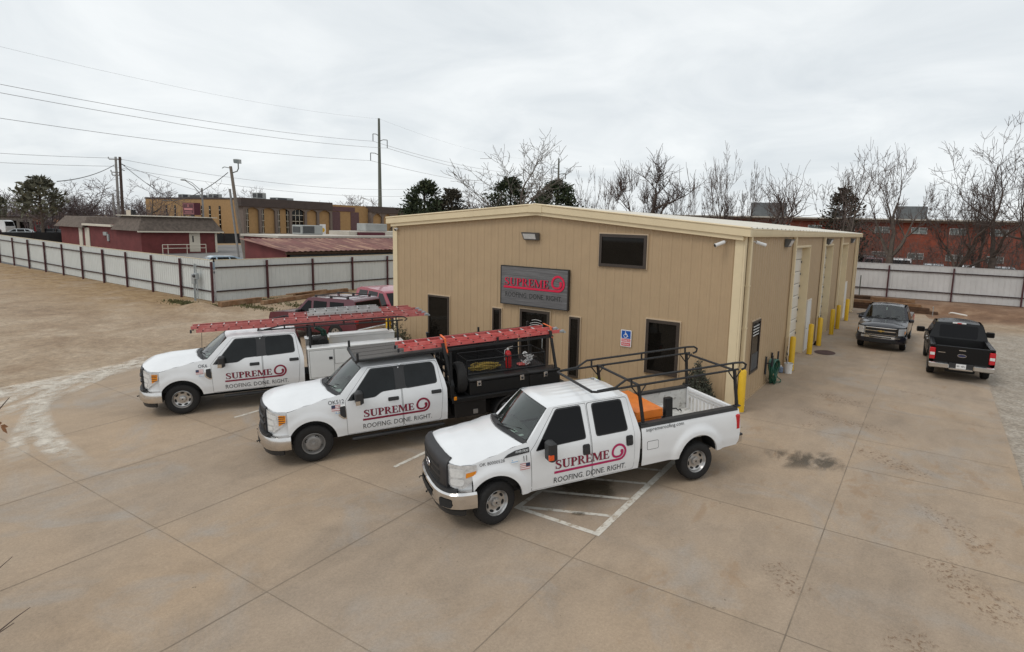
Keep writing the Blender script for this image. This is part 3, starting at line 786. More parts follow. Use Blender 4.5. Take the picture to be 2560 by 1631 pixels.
# personnel doors
for a, b in ((10.28, 11.18), (22.45, 23.3)):
    w = MB(); w.box(.0, .03, a, b, .0, 2.16); d = w.build('personnel_door', M['winwhite'], bld)
    w = MB(); w.box(.0, .05, a - .06, a, 0, 2.22); w.box(.0, .05, b, b + .06, 0, 2.22); w.box(.0, .05, a, b, 2.16, 2.22); w.build('door_frame', M['odoor'], d)
    w = MB(); w.tube([(.03, a + .08, 1.0), (.09, a + .08, 1.0), (.09, a + .18, 1.0)], .012, 6); w.build('handle', M['galv'], d)
# windows: bronze frames proud of the sheeting with a pale bead round them
def window(u0, u1, z0, z1, fn, name='window', fw=.06, par=None, sill=True):
    w = MB()
    def bx(a, b, c, d, e, f, m=0):
        p = [fn(a, e, c), fn(b, e, c), fn(b, e, d), fn(a, e, d), fn(a, f, c), fn(b, f, c), fn(b, f, d), fn(a, f, d)]
        w.hexa([p[0], p[1], p[5], p[4], p[3], p[2], p[6], p[7]], m)
    for a, b, c, d in ((u0, u0 + fw, z0, z1), (u1 - fw, u1, z0, z1), (u0 + fw, u1 - fw, z0, z0 + fw), (u0 + fw, u1 - fw, z1 - fw, z1)):
        bx(a, b, c, d, .0, .075)
    o = w.build(name, M['bronze'], par or bld)
    w = MB(); w.add([fn(u0 + fw, .046, z0 + fw), fn(u1 - fw, .046, z0 + fw), fn(u1 - fw, .046, z1 - fw), fn(u0 + fw, .046, z1 - fw)], [(0, 1, 2, 3)]); w.build('pane', M['bglass'], o)
    w = MB()
    for a, b, c, d in ((u0 - .035, u0, z0 - .02, z1 + .035), (u1, u1 + .035, z0 - .02, z1 + .035), (u0, u1, z1, z1 + .035)):
        bx(a, b, c, d, .0, .042)
    w.build('window_trim', M['trimtan'], o)
    return o
window(-4.47, -2.87, 3.82, 4.82, fr, fw=.09)
window(-11.77, -10.72, .55, 2.29, fr)
window(-8.66, -8.29, .12, 2.09, fr)
window(-5.48, -5.09, .12, 2.11, fr)
window(-2.76, -1.70, .69, 2.33, fr, fw=.09)
ws_ = window(1.33, 2.27, .77, 2.37, rt)
w = MB()
for k in range(4): w.box(.047, .052, 1.42, 2.18, 2.18 - k * .09, 2.215 - k * .09)
w.build('blind', M['lampglass'], ws_)
w = MB(); w.box(.047, .052, 1.40, 2.20, .85, 1.35); w.build('lower_blind', M['hvacdark'], ws_)
d = window(-7.47, -6.26, .0, 2.18, fr, 'entrance_door', fw=.09)
w = MB(); w.box(-7.30, -6.98, -.055, -.047, .08, .10); w.tube([(-6.48, -.05, .9), (-6.48, -.12, .95), (-6.48, -.12, 1.25), (-6.48, -.05, 1.3)], .014, 6); w.build('handle', M['galv'], d)
w = MB()
for r0, x0, x1 in ((1.0, -7.07, -6.49), (1.07, -7.05, -6.51), (1.16, -6.98, -6.58)):
    n = 12
    pts = []
    for i in range(n + 1):
        x = x0 + (x1 - x0) * i / n; z = 1.62 + (r0 - 1.) + .08 * (1 - ((x + 6.78) / .3) ** 2)
        pts.append((x, z))
    vs = []
    for x, z in pts: vs += [(x, -.049, z - .007), (x, -.049, z + .007)]
    w.add(vs, [(2 * i, 2 * i + 2, 2 * i + 3, 2 * i + 1) for i in range(n)])
w.build('door_graphic', M['lampglass'], d)
# wall packs and cameras
def wallpack(fn, par):
    w = MB()
    P = [(-.30, .0, -.12), (.30, .0, -.12), (.30, .0, .13), (-.30, .0, .13), (-.27, .09, -.12), (.27, .09, -.12), (.30, .22, .13), (-.30, .22, .13)]
    w.add([fn(*q) for q in P], [(0, 1, 2, 3), (0, 4, 5, 1), (3, 2, 6, 7), (0, 3, 7, 4), (1, 5, 6, 2), (4, 7, 6, 5)])
    o = w.build('wall_light', M['wallgrey'], par, angle=20)
    w = MB(); w.add([fn(-.235, .118, -.085), fn(.235, .118, -.085), fn(.25, .202, .085), fn(-.25, .202, .085)], [(0, 1, 2, 3)]); w.build('lens', M['lampglass'], o)
wallpack(lambda a, d, z: (-7.05 + a, -.03 - d, 4.64 + z), bld)
for yc in (5.25, 14.45, 23.5):
    wallpack(lambda a, d, z: (.03 + d, yc + a, 4.67 + z * 1.1), bld)
def camera_(p, q, par):
    w = MB(); p, q = Vector(p), Vector(q); w.tube([p, q], .05, 10); w.tube([p, p + (p - q).normalized() * -.02], .056, 10)
    o = w.build('security_camera', M['camwhite'], par)
    w = MB(); w.tube([p + (p - q).normalized() * .004, p + (p - q).normalized() * .01], .043, 10); w.build('lens', M['signblack'], o)
    w = MB(); w.tube([q, (q.x, -.0, q.z + .02) if abs(q.y) < .5 and q.x < 0 else (.0, q.y, q.z + .02)], .025, 6); w.build('bracket', M['camwhite'], o)
camera_((-.70, -.36, 4.62), (-.52, -.12, 4.72), bld)
camera_((.36, .86, 4.66), (.14, .66, 4.74), bld)
camera_((-13.42, -.14, 4.66), (-13.42, -.06, 4.7), bld)
# sign
sg = thing('business_sign', 'wide brushed grey sign reading SUPREME ROOFING. DONE. RIGHT. above the entrance', 'sign', (0, 0, 0))
w = MB(); w.box(-8.24, -5.54, -.125, -.04, 2.32, 3.60); w.build('sign_panel', M['brushed'], sg)
w = MB()
for q in ((-8.265, -8.235, 2.295, 3.625), (-5.545, -5.515, 2.295, 3.625), (-8.235, -5.545, 2.295, 2.325), (-8.235, -5.545, 3.595, 3.625)):
    w.box(q[0], q[1], -.135, -.03, q[2], q[3])
w.build('sign_frame', M['signblack'], sg)
w = MB(); logo(w, lambda x, z, d: (x, -.132 - d * 6, z), -8.12, 2.90, 2.2, 0, 0, None, 1, tag_=None, zl=(.03, .145)); w.build('logo_lettering', M['signred'], sg)
w = MB(); logo(w, lambda x, z, d: (x + .012, -.128 - d, z - .012), -8.12, 2.90, 2.2, 0, 0, None, 0, tag_=None, zl=(.03, .145)); w.build('logo_shadow', M['signblack'], sg)
w = MB(); put_text(w, 'ROOFING. DONE. RIGHT.', lambda x, z, d: (x, -.130, z), -8.05, -5.74, 2.565, .165); w.build('tagline_lettering', M['signblack'], sg)
ps = thing('parking_sign', 'small blue and red disabled parking sign on the front wall', 'sign')
w = MB(); w.prism(rrect(-3.60, -3.24, 1.39, 1.91, .025), lambda a, b, d: (a, -.036 - d, b), 0, .008); w.build('sign_plate', M['signwhite'], ps)
w = MB(); w.prism(rrect(-3.575, -3.265, 1.645, 1.885, .015), lambda a, b, d: (a, -.044 - d, b), 0, .002); w.build('symbol_panel', M['hcblue'], ps)
w = MB()
hx, hz = -3.42, 1.765
def hp(a, b, d=0): return (hx + a, -.0475 - d, hz + b)
w.add([hp(a, b) for a, b in ell(-.022, .085, .015, .015, 12)], [tuple(range(12))])
for i, q in enumerate(_stroke([(-.025, .06), (-.018, .0), (.035, -.002), (.052, -.055), (.075, -.05)], [.024, .024, .022, .02, .014], 3)): w.add([hp(a, b, .0001 * i) for a, b in q], [(0, 1, 2, 3)])
for i, q in enumerate(_stroke([(-.022, .03), (.03, .03)], [.014, .014], 2)): w.add([hp(a, b, .002 + .0001 * i) for a, b in q], [(0, 1, 2, 3)])
for i, q in enumerate(_stroke([(-.045, .005 + .01), (-.075, -.03), (-.055, -.078), (-.005, -.095), (.035, -.065), (.042, -.045)], [.016] * 6, 4)): w.add([hp(a, b, .003 + .0001 * i) for a, b in q], [(0, 1, 2, 3)])
w.build('wheelchair_symbol', M['signwhite'], ps)
w = MB(); w.prism(_r(-3.575, 1.535, -3.265, 1.63), lambda a, b, d: (a, -.044 - d, b), 0, .002); w.prism(_r(-3.575, 1.41, -3.265, 1.515), lambda a, b, d: (a, -.044 - d, b), 0, .002); w.build('text_panel', M['hcred'], ps)
w = MB(); put_text(w, 'DISABLED', lambda x, z, d: (x, -.0475, z), -3.56, -3.28, 1.55, .062); put_text(w, 'PARKING', lambda x, z, d: (x, -.0475, z), -3.55, -3.29, 1.43, .062); w.build('sign_lettering', M['signwhite'], ps)

# ---------------------------------------------------------------- pickups
def wheel(par, x, y, z, R=.40, wid=.25, style='slot', steer=0., out=-1, dual=False):
    """wheel (hub) > tyre, rim; out=-1: outer face towards -y"""
    c = Vector((x, y, z)); ax = Vector((0, out, 0)); ax.rotate(Matrix.Rotation(steer, 3, 'Z')); k = R / .40
    hb = MB()
    if style == 'dually':
        hb.lathe([(0, .135), (.035, .13), (.04, .115), (.062, .115), (.065, .10), (.12, .095)], c, ax, 24)
    else:
        hb.lathe([(0, .088), (.05, .085), (.075, .078), (.085, .06), (.09, .035)], c, ax, 24)
        hb.lathe([(0, .089), (.02, .0885), (.0, .0886)], c, ax, 12, 1)
    for i in range(8):
        u = ax.orthogonal().normalized(); v = ax.cross(u); a = 2 * pi * i / 8 + .2; q = c + (u * cos(a) + v * sin(a)) * (.095 if style == 'dually' else .064)
        hb.lathe([(.011, .06), (.011, .108 if style == 'dually' else .096), (0, .11 if style == 'dually' else .098)], q, ax, 6)
    o = hb.build('wheel', [M['rimdull'] if style == 'dually' else M['rim'], M['ink']], par)
    t = MB(); h = wid / 2
    pr = [(.228, -h * .85), (.27, -h * .98), (.325, -h), (.37, -h * .95), (.392, -h * .80), (.40, -h * .55)]
    for gx in (-.45, -.05, .38):
        pr += [(.401, h * gx - .012), (.392, h * gx - .006), (.392, h * gx + .006), (.401, h * gx + .012)]
    pr += [(.40, h * .55), (.392, h * .80), (.37, h * .95), (.345, h * .99), (.34, h * 1.005), (.30, h * 1.0), (.262, h * .97), (.24, h * .88), (.228, h * .80)]
    t.lathe([(r * k, d) for r, d in pr], c, ax, 40)
    t.build('tyre', M['tyre'], o, angle=50)
    rm = MB()
    if style == 'dually':
        rp = [(.24, .108), (.232, .112), (.222, .10), (.214, .06), (.205, .045), (.185, .055), (.16, .088), (.13, .10), (.10, .10), (.0, .098)]
    elif style == 'alloy':
        rp = [(.245, .11), (.236, .116), (.226, .105), (.215, .085), (.19, .07), (.10, .072), (.0, .075)]
    else:
        rp = [(.24, .106), (.232, .112), (.222, .10), (.212, .07), (.200, .052), (.185, .045), (.15, .038), (.12, .03), (.09, .034), (.0, .034)]
    rm.lathe(rp, c, ax, 40)
    u = ax.orthogonal().normalized(); v = ax.cross(u)
    def pol(r, a, d=.003):
        tab = sorted(rp); h_ = T(r, tab)
        return c + ax * (h_ + d) + (u * cos(a) + v * sin(a)) * r
    nh, r0, rr, ra = {'slot': (7, .165, .025, .050), 'dually': (4, .168, .021, .046), 'alloy': (6, .165, .045, .028)}[style]
    for i in range(nh):
        a0 = 2 * pi * i / nh + .3
        rm.add([pol(r0 + rr * sin(b), a0 + ra * cos(b) / r0) for b in [2 * pi * j / 14 for j in range(14)]], [tuple(range(14))], 1)
    rm.build('rim', [M['rimdull'] if style == 'dually' else M['rim'], M['dark']], o, angle=30)
    return o

def scaled(poly, e):
    cx = sum(p[0] for p in poly) / len(poly); cy = sum(p[1] for p in poly) / len(poly)
    hx = (max(p[0] for p in poly) - min(p[0] for p in poly)) / 2; hy = (max(p[1] for p in poly) - min(p[1] for p in poly)) / 2
    return [(cx + (p[0] - cx) * (1 + e / hx), cy + (p[1] - cy) * (1 + e / hy)) for p in poly]

class Truck:
    def __init__(s, root, P):
        s.r, s.P = root, P; s.paint = P.get('paint', M['white'])
    def w(s, x, z):
        P = s.P; v = T(z, P['W'])
        x0 = P['con'][-1][0]
        if x < x0: v *= 1 - .10 * ((x0 - x) / .5) ** 2
        for cx, cz, ra, fl in P['arch']:
            r = hypot(x - cx, z - cz)
            if z > cz - .45: v += fl * S01(r, ra - .05, ra) * (1 - S01(r, ra + .07, ra + .21))
        return v
    def side(s, sg, off=0.): return lambda x, z: (x, sg * (s.w(x, z) + off), z)
    def dec(s, sg=-1, off=.011): return lambda x, z, d=0.: (x, sg * (s.w(x, z) + off + d), z)
    def top(s, x, v):
        P = s.P; hs, hc = TS(x, P['hs']), TS(x, P['hc']); y = v * s.w(x, hs)
        return hs + (hc - hs) * (1 - abs(v) ** P.get('hp', 2.6)), y
    def con(s, a, off=0.):
        """plan contour of the nose; a = arc length from the centre"""
        C = s.P['con']; sg = 1 if a >= 0 else -1; a = abs(a); L = 0
        pts = [Vector(c) for c in C] + [Vector((C[-1][0] + 1, C[-1][1]))]
        for i in range(len(pts) - 1):
            d = (pts[i + 1] - pts[i]).length
            if a <= L + d or i == len(pts) - 2:
                u = (a - L) / d; p0 = pts[i - 1] if i else Vector((pts[1].x, -pts[1].y)); p1, p2 = pts[i], pts[i + 1]; p3 = pts[min(i + 2, len(pts) - 1)]
                q = p1.lerp(p2, u); t1 = (p2 - p0).normalized(); t2 = (p3 - p1).normalized(); t = t1.lerp(t2, u).normalized()
                n = Vector((-t.y, t.x))
                q = q + n * off
                return (q.x, sg * q.y)
            L += d
    def conlen(s):
        C = s.P['con']; return sum(hypot(b[0] - a[0], b[1] - a[1]) for a, b in zip(C, C[1:]))
    def nose(s, off=0.):
        return lambda a, z: (*s.con(a, off), z)
    def band(s, mb, a0, a1, prof, n=24, mat=0, caps=True):
        """sweep a (offset, z) profile along the nose contour"""
        mb.loft([[(*s.con(a0 + (a1 - a0) * i / n, o), z) for o, z in prof] for i in range(n + 1)], mat, caps=caps)
    def build(s):
        P = s.P; r = s.r; cL = s.conlen()
        ax, az, ar, _ = P['arch'][0]; zr = P['rocker']; cb = P['cabback']; x0 = P['con'][-1][0]
        roofx0, roofz, roofy = P['roof']
        # ---- body shell
        b = MB()
        th0 = math.acos(max(-1, min(1, (x0 - ax) / ar)))
        z0 = P['bumptop']; tA = pi - math.asin(min(1, (z0 - az) / ar)); tB = math.asin((zr - az) / ar)
        arc = [(ax + ar * cos(tA + (tB - tA) * i / 18), az + ar * sin(tA + (tB - tA) * i / 18)) for i in range(19)]
        up = [(x, TS(x, P['hs'])) for x in (.62, .45, .25, .05, -.15, -.3, x0)]
        ol = [(x0, z0)] + arc + cb[:1] + cb[1:] + [(roofx0 + .06, roofz), (roofx0, roofz - .02), (P['ap'][0], P['ap'][1])] + up
        for sg in (-1, 1):
            b.patch(ol, s.side(sg), .05, edge=.045)
            # arch lip and well
            lip = [(ax + (ar - .0) * cos(t), az + ar * sin(t)) for t in [tA + (tB - tA) * i / 18 for i in range(19)]]
            b.loft([[(x, sg * s.w(x, z), z) for x, z in lip], [(x, sg * (s.w(x, z) - .05), z) for x, z in lip]], closed=False)
            b.loft([[(x, sg * (s.w(x, z) - .05), z) for x, z in lip], [(ax + (x - ax) * 1.05, sg * .45, az + (z - az) * 1.05) for x, z in lip]], 1, closed=False)
            # A pillar face between skin and screen
            pl = []
            for i in range(7):
                u = i / 6; zz = P['ap'][1] + (roofz - .02 - P['ap'][1]) * u; xx = P['ap'][0] + (roofx0 - P['ap'][0]) * u
                sc = s.screen(sg, u); pl.append([(xx, sg * s.w(xx, zz), zz), sc])
            b.loft(pl, closed=False)
        # roof
        rx1 = cb[-1][0]
        def roof(x, y):
            v = abs(y) / roofy; z = roofz + P['crown'] * (1 - v ** 2.4)
            z -= .05 * S01(x, rx1 - .25, rx1 + .02) + .035 * (1 - S01(x, s.rfx(y), s.rfx(y) + .18))
            for k in P.get('ribs', ()):
                z += .018 * math.exp(-((y - k) / .022) ** 2) * S01(x, roofx0 + .3, roofx0 + .4) * (1 - S01(x, rx1 - .22, rx1 - .12))
            return (x, y, z)
        ye = [roofy * (i / 8 * 2 - 1) for i in range(9)]
        b.patch([(s.rfx(y), y) for y in ye] + [(rx1, y) for y in reversed(ye)], roof, .05 if P.get('ribs') else .1, edge=.08)
        # cab back
        zb = P.get('backz', .75)
        bk = [q for q in cb if q[1] > zb]; bk = [(cb[0][0], zb)] + bk
        b.loft([[(x, -s.w(x, z), z) for x, z in bk], [(x, s.w(x, z), z) for x, z in bk]], closed=False)
        b.add([roof(rx1, y) for y in ye] + [(rx1, y, roofz - .0) for y in ye], [(i, i + 1, 10 + i, 9 + i) for i in range(8)])
        # rocker underside
        b.box(ax + ar, cb[0][0], -.9, -.86, zr - .02, zr + .12, 1); b.box(ax + ar, cb[0][0], .86, .9, zr - .02, zr + .12, 1)
        s.body = b.build('body', [s.paint, M['dark']], r, angle=32)
        # ---- hood
        h = MB(); cow = P['cowl']
        fr = []
        n = 26
        for i in range(n + 1):
            a = -cL + 2 * cL * i / n; q = s.con(a, -.012); fr.append(q)
        xs0 = [.62, .45, .2, 0, -.2]
        ptsL = [(x, -s.w(x, TS(x, P['hs']))) for x in reversed(xs0) if x < cow[1] and x > x0 + .05]
        rear = [(cow[0] + (cow[1] - cow[0]) * (v * v), v * s.w(cow[1], TS(cow[1], P['hs']))) for v in [-1 + 2 * i / 12 for i in range(13)]]
        outl = fr + [(x, -y) for x, y in ptsL] + list(reversed(rear)) + list(reversed(ptsL))
        def hood(x, y):
            hs = TS(x, P['hs']); yy = s.w(x, hs); v = max(-1, min(1, y / yy)); z, _ = s.top(x, v)
            z += P.get('bulge', 0) * (1 - S01(abs(v), .42, .62)) * S01(x, -.85, -.3)
            z -= .06 * max(0, 1 - (x - s.P['con'][0][0] + .05 * 0) / .16) ** 2
            return (x, y, z)
        s.hoodfn = hood
        h.patch(outl, hood, .075, edge=.06)
        h.build('hood', s.paint, r, angle=50)
        # lower nose behind the grille
        f = MB()
        f.loft([[(*s.con(-cL + 2 * cL * i / 24, -.03), z) for i in range(25)] for z in (z0 - .06, hood(P['con'][0][0] + .02, 0)[2] - .12)], 0, closed=False)
        ns = []
        for i in range(25):
            a = -cL + 2 * cL * i / 24; q = s.con(a, -.02); ns.append([(*s.con(a, -.02), z0 - .02), (q[0], q[1], hood(q[0] + .01, q[1])[2] - .004)])
        f.loft(ns, 1, closed=False)
        f.build('nose_panel', [M['dark'], s.paint], r)
        # underbody
        u = MB(); u.box(-.62, P['len'] - .35, -.45, .45, .30, .62); u.box(-.55, P['cabback'][0][0], -.84, .84, .60, .9); u.box(-.5, .62, -.42, .42, .55, 1.1)
        u.tube([(0, -.8, .36), (0, .8, .36)], .06, 8); u.tube([(P['wb'], -.8, .36), (P['wb'], .8, .36)], .08, 8)
        u.build('chassis', M['dark'], r)
        # ---- glass
        g = MB()
        g.patch(rrect(-.985, .985, .03, .985, .06), lambda v, t: s.scr(v, t, .004), .08, edge=.06); ws = g.build('windscreen', P.get('wsmat', M['wsclear']), r, angle=60)
        g = MB()
        oq = [(-1 + 2 * i / 12, 0.) for i in range(13)] + [(1, j / 6) for j in range(1, 7)] + [(1 - 2 * i / 12, 1.) for i in range(1, 13)] + [(-1, 1 - j / 6) for j in range(1, 6)]
        g.loft([[s.scr(v, t, .0) for v, t in oq], [s.scr(v * .94, .045 + t * .915, .0005) for v, t in oq]])
        g.build('windscreen_frame', M['seam'], ws, angle=60)
        # cabin behind the screen
        g = MB(); zd = P['scrbot'][1][2] - .03
        g.loft([[(P['scrbot'][0][0] + .06 + .16 * v * v, v * .80, zd - .01), (P['scrbot'][1][0] + .30, v * .80, zd + .0), (P['scrbot'][1][0] + .36, v * .80, zd - .06), (P['scrbot'][1][0] + .36, v * .80, zd - .5)] for v in [-1 + i / 6 for i in range(13)]], closed=False)
        itr = g.build('dashboard', M['dash'], r, angle=30)
        for sg in (-1, 1):
            for x_ in (1.42, 2.25)[:2 if P['cabback'][0][0] > 2.9 else 1]:
                g = MB(); xs_ = P['ap'][0] + x_ - .65
                g.rbox(xs_, xs_ + .5, min(sg * .14, sg * .66), max(sg * .14, sg * .66), .85, 1.08, .05); g.rbox(xs_ + .42, xs_ + .58, min(sg * .15, sg * .65), max(sg * .15, sg * .65), 1.0, 1.58, .06); g.rbox(xs_ + .46, xs_ + .56, min(sg * .27, sg * .53), max(sg * .27, sg * .53), 1.58, 1.78, .04)
                g.build('seat', M['seat'], r)
        g = MB(); cx_, cz_ = P['ap'][0] + .48, zd + .02
        g.tube([(cx_ + .08 * sin(a), -.40 + .19 * cos(a), cz_ + .17 * sin(a)) for a in [2 * pi * i / 18 for i in range(18)]], .016, 6, closed=True); g.tube([(cx_ - .15, -.40, cz_ - .1), (cx_, -.40, cz_)], .03, 6); g.build('steering_wheel', M['ink'], r)
        g = MB()
        for k_, (v_, x_, sx, sy) in enumerate(P.get('papers', [])):
            g.add([(P['scrbot'][0][0] + x_ + a_ * sx, v_ + b_ * sy, zd + .012 + .004 * k_) for a_, b_ in ((0, 0), (1, .15), (.9, 1), (-.1, .9))], [(0, 1, 2, 3)])
        if g.v: g.build('dash_paper', M['signwhite'], r)
        # cowl
        g = MB()
        rows = []
        for k in range(5):
            t = k / 4; row = []
            for i in range(13):
                v = -1 + 2 * i / 12; a = Vector(s.scr(v, .02, .006)); xx = cow[0] + (cow[1] - cow[0]) * v * v - .02; yy = v * s.w(cow[1], TS(cow[1], P['hs'])) * .97
                bq = Vector(hood(xx, yy)); bq.z += .006; row.append(bq.lerp(a, t) - Vector((0, 0, .02 * sin(pi * t))))
            rows.append(row)
        g.loft(rows, closed=False); cw = g.build('cowl', M['blackpl'], r, angle=60)
        g = MB()
        for v0, v1, t1 in ((-.62, .12, .22), (.28, .82, .20)):
            p = Vector(s.scr(v0 * .2 + v1 * .8 if v0 < 0 else v1, .0, .02)); q = Vector(s.scr(v0, .05, .03))
            pts = [Vector(s.scr(v1, -.04, .03)), Vector(s.scr((v0 + v1) / 2, .03, .035)), Vector(s.scr(v0, .09, .03))]
            g.tube(pts, .012, 5)
            g.tube([Vector(s.scr(v1 - .1, .02, .025)), Vector(s.scr(v0 - .1, t1, .016))], .008, 4)
        g.build('wiper', M['seam'], r)
        # ---- doors
        for sg in (-1, 1):
            for di, (dol, wol, hx, hz) in enumerate(P['doors']):
                d = MB(); d.patch(scaled(dol, .007), s.side(sg, .0022), .12, 1, edge=.08); d.patch(dol, s.side(sg, .006), .085, 0, edge=.06)
                o = d.build('door', [s.paint, M['seam']], r, angle=50)
                wd_ = MB(); wd_.patch(scaled(wol, .022), s.side(sg, .009), .12, 1, edge=.06); wd_.patch(wol, s.side(sg, .0125), .12, 0, edge=.06)
                wd_.build('window', [P.get('sideglass', M['glass']), M['blackpl']], o, angle=50)
                hd = MB(); hw, hh = P['handle']
                fn = s.side(sg, 0); q = rrect(hx - hw, hx + hw, hz - hh, hz + hh, min(hw, hh) * .45)
                hd.prism(q, lambda a, c, dd: (a, sg * (s.w(a, c) + .006 + dd), c), 0, .012)
                hd.prism(rrect(hx - hw * .8, hx + hw * .8, hz - hh * .35, hz + hh * .45, hh * .3), lambda a, c, dd: (a, sg * (s.w(a, c) + .018 + dd), c), 0, .02)
                hd.build('handle', P.get('handlemat', M['blackpl']), o)
            if P.get('bpillar'):
                d = MB(); d.patch(P['bpillar'], s.side(sg, .0075), .1, 0, edge=.06); d.build('pillar_trim', M['blackpl'], r)
            if P.get('sail'):
                d = MB(); d.patch(P['sail'], s.side(sg, .0115), .1, 0, edge=.06); d.build('sail_panel', M['blackpl'], r)
        # rear window
        g = MB(); y_ = P.get('rearwin', (.62, 1.42, 1.84)); xb = lambda z: T(z, sorted((q[1], q[0]) for q in cb[1:])) + .008
        g.patch(rrect(-y_[0], y_[0], y_[1], y_[2], .06), lambda y, z: (xb(z), y, z), .2); g.build('rear_window', M['glass'], r)
        # wheels
        wy = P.get('track', .86); zr_ = P['R'] - P.get('rake', 0) * P['wb']
        for sg in (-1, 1):
            wheel(r, ax, sg * wy, P['R'], P['R'], P.get('tw', .25), P['wstyle'], P.get('steer', 0.), sg)
            wheel(r, P['wb'], sg * (wy if not P.get('dual') else .80), zr_, P['R'], P.get('tw', .25), 'slot' if P.get('dual') else P['wstyle'], 0., sg)
        return s
    def rfx(s, y):
        a, b_ = s.P['scrtop']; v = y / s.P['roof'][2]; return a[0] + (b_[0] - a[0]) * v * v
    def scr(s, v, t, off=0.):
        P = s.P; (bx0, bz0), (bx1, by1, bz1) = P['scrbot']; (tx0, tz0), (tx1, tz1) = P['scrtop']; ty = P['roof'][2]
        k = v * v
        B = Vector((bx0 + (bx1 - bx0) * k, v * by1, bz0 + (bz1 - bz0) * k)); Tt = Vector((tx0 + (tx1 - tx0) * k, v * ty, tz0 + (tz1 - tz0) * k))
        q = B.lerp(Tt, t); n = (Vector((-.62 + .0, v * .25, .75))).normalized()
        return tuple(q + n * (off + .02 * sin(pi * max(0, min(1, t))) * (1 - k * .6)))
    def screen(s, sg, u): return s.scr(sg, u)
    def mirror(s, x, z, w=.19, h=.26, out=.30, lens=None, mt=None, arms=True, d=.13):
        for sg in (-1, 1):
            yb = s.w(x, z) - .02; b = MB(); yo = yb + out
            b.rbox(x - d * .5, x + d * .6, min(sg * yo, sg * (yo - w)), max(sg * yo, sg * (yo - w)), z - h / 2, z + h / 2, .035)
            if arms:
                b.beam((x + .05, sg * yb * .98, z - .03), (x + .02, sg * (yo - w + .03), z - .03), .05, .05); b.beam((x + .05, sg * yb * .98, z - h * .38), (x + .02, sg * (yo - w + .03), z - h * .32), .05, .06)
            else:
                b.beam((x + .03, sg * yb * .97, z - .02), (x + .02, sg * (yo - w + .03), z - .02), .05, .08)
            o = b.build('mirror', mt or M['blackpl'], s.r)
            g = MB(); g.box(x + d * .6, x + d * .6 + .004, min(sg * (yo - .03), sg * (yo - w + .03)), max(sg * (yo - .03), sg * (yo - w + .03)), z - h / 2 + .03, z + h / 2 - .03); g.build('mirror_glass', M['glass'], o)
            if lens:
                g = MB(); a0, a1 = (sg * (yo + .004), sg * (yo - .03)); lz, lm = lens
                g.box(x - d * .5 - .006, x + .015, min(a0, a1), max(a0, a1), z + lz - .05, z + lz + .045); g.build('mirror_lamp', lm, o)

WTAB = [(.38, .93), (.48, .962), (.62, .985), (.66, .995), (.95, 1.0), (1.10, .992), (1.22, .972), (1.32, .945), (1.40, .918), (1.86, .748), (1.93, .712), (1.99, .68)]
OLD = dict(W=WTAB, arch=[(0.0, .45, .50, .05), (4.38, .44, .49, .05)], rocker=.475, bumptop=.76, wb=4.38, R=.40, len=5.5, rake=.017,
    con=[(-.88, 0), (-.87, .3), (-.845, .55), (-.80, .72), (-.72, .86), (-.60, .945), (-.41, .985)],
    hs=[(-.82, 1.17), (-.41, 1.215), (0, 1.29), (.45, 1.385), (.66, 1.41)], hc=[(-.88, 1.36), (-.5, 1.42), (0, 1.45), (.5, 1.47)], hp=3.2,
    cowl=(.36, .56), ap=(.65, 1.39), roof=(1.13, 1.93, .705), crown=.075, papers=[(-.25, .10, .16, .2), (-.48, .18, .12, .10)], ribs=(-.5, -.3, -.1, .1, .3, .5),
    scrbot=((.46, 1.475), (.66, .84, 1.385)), scrtop=((1.03, 1.985), (1.13, 1.915)),
    cabback=[(2.95, .475), (3.0, 1.20), (2.96, 1.42), (2.84, 1.93)], handle=(.075, .10), wstyle='slot', steer=.30, tw=.26,
    doors=[([(.69, .50), (1.90, .50), (1.90, 1.90), (1.25, 1.90), (.80, 1.36), (.69, 1.25)], roundpoly([(.80, 1.245), (1.22, 1.285), (1.80, 1.30), (1.78, 1.865), (1.29, 1.865)], .05), 1.80, 1.09),
           (roundpoly([(1.93, .50), (2.83, .50), (2.86, 1.2), (2.80, 1.90), (1.93, 1.90)], .06), roundpoly([(2.05, 1.31), (2.71, 1.315), (2.66, 1.865), (2.04, 1.865)], .06), 2.74, 1.10)])
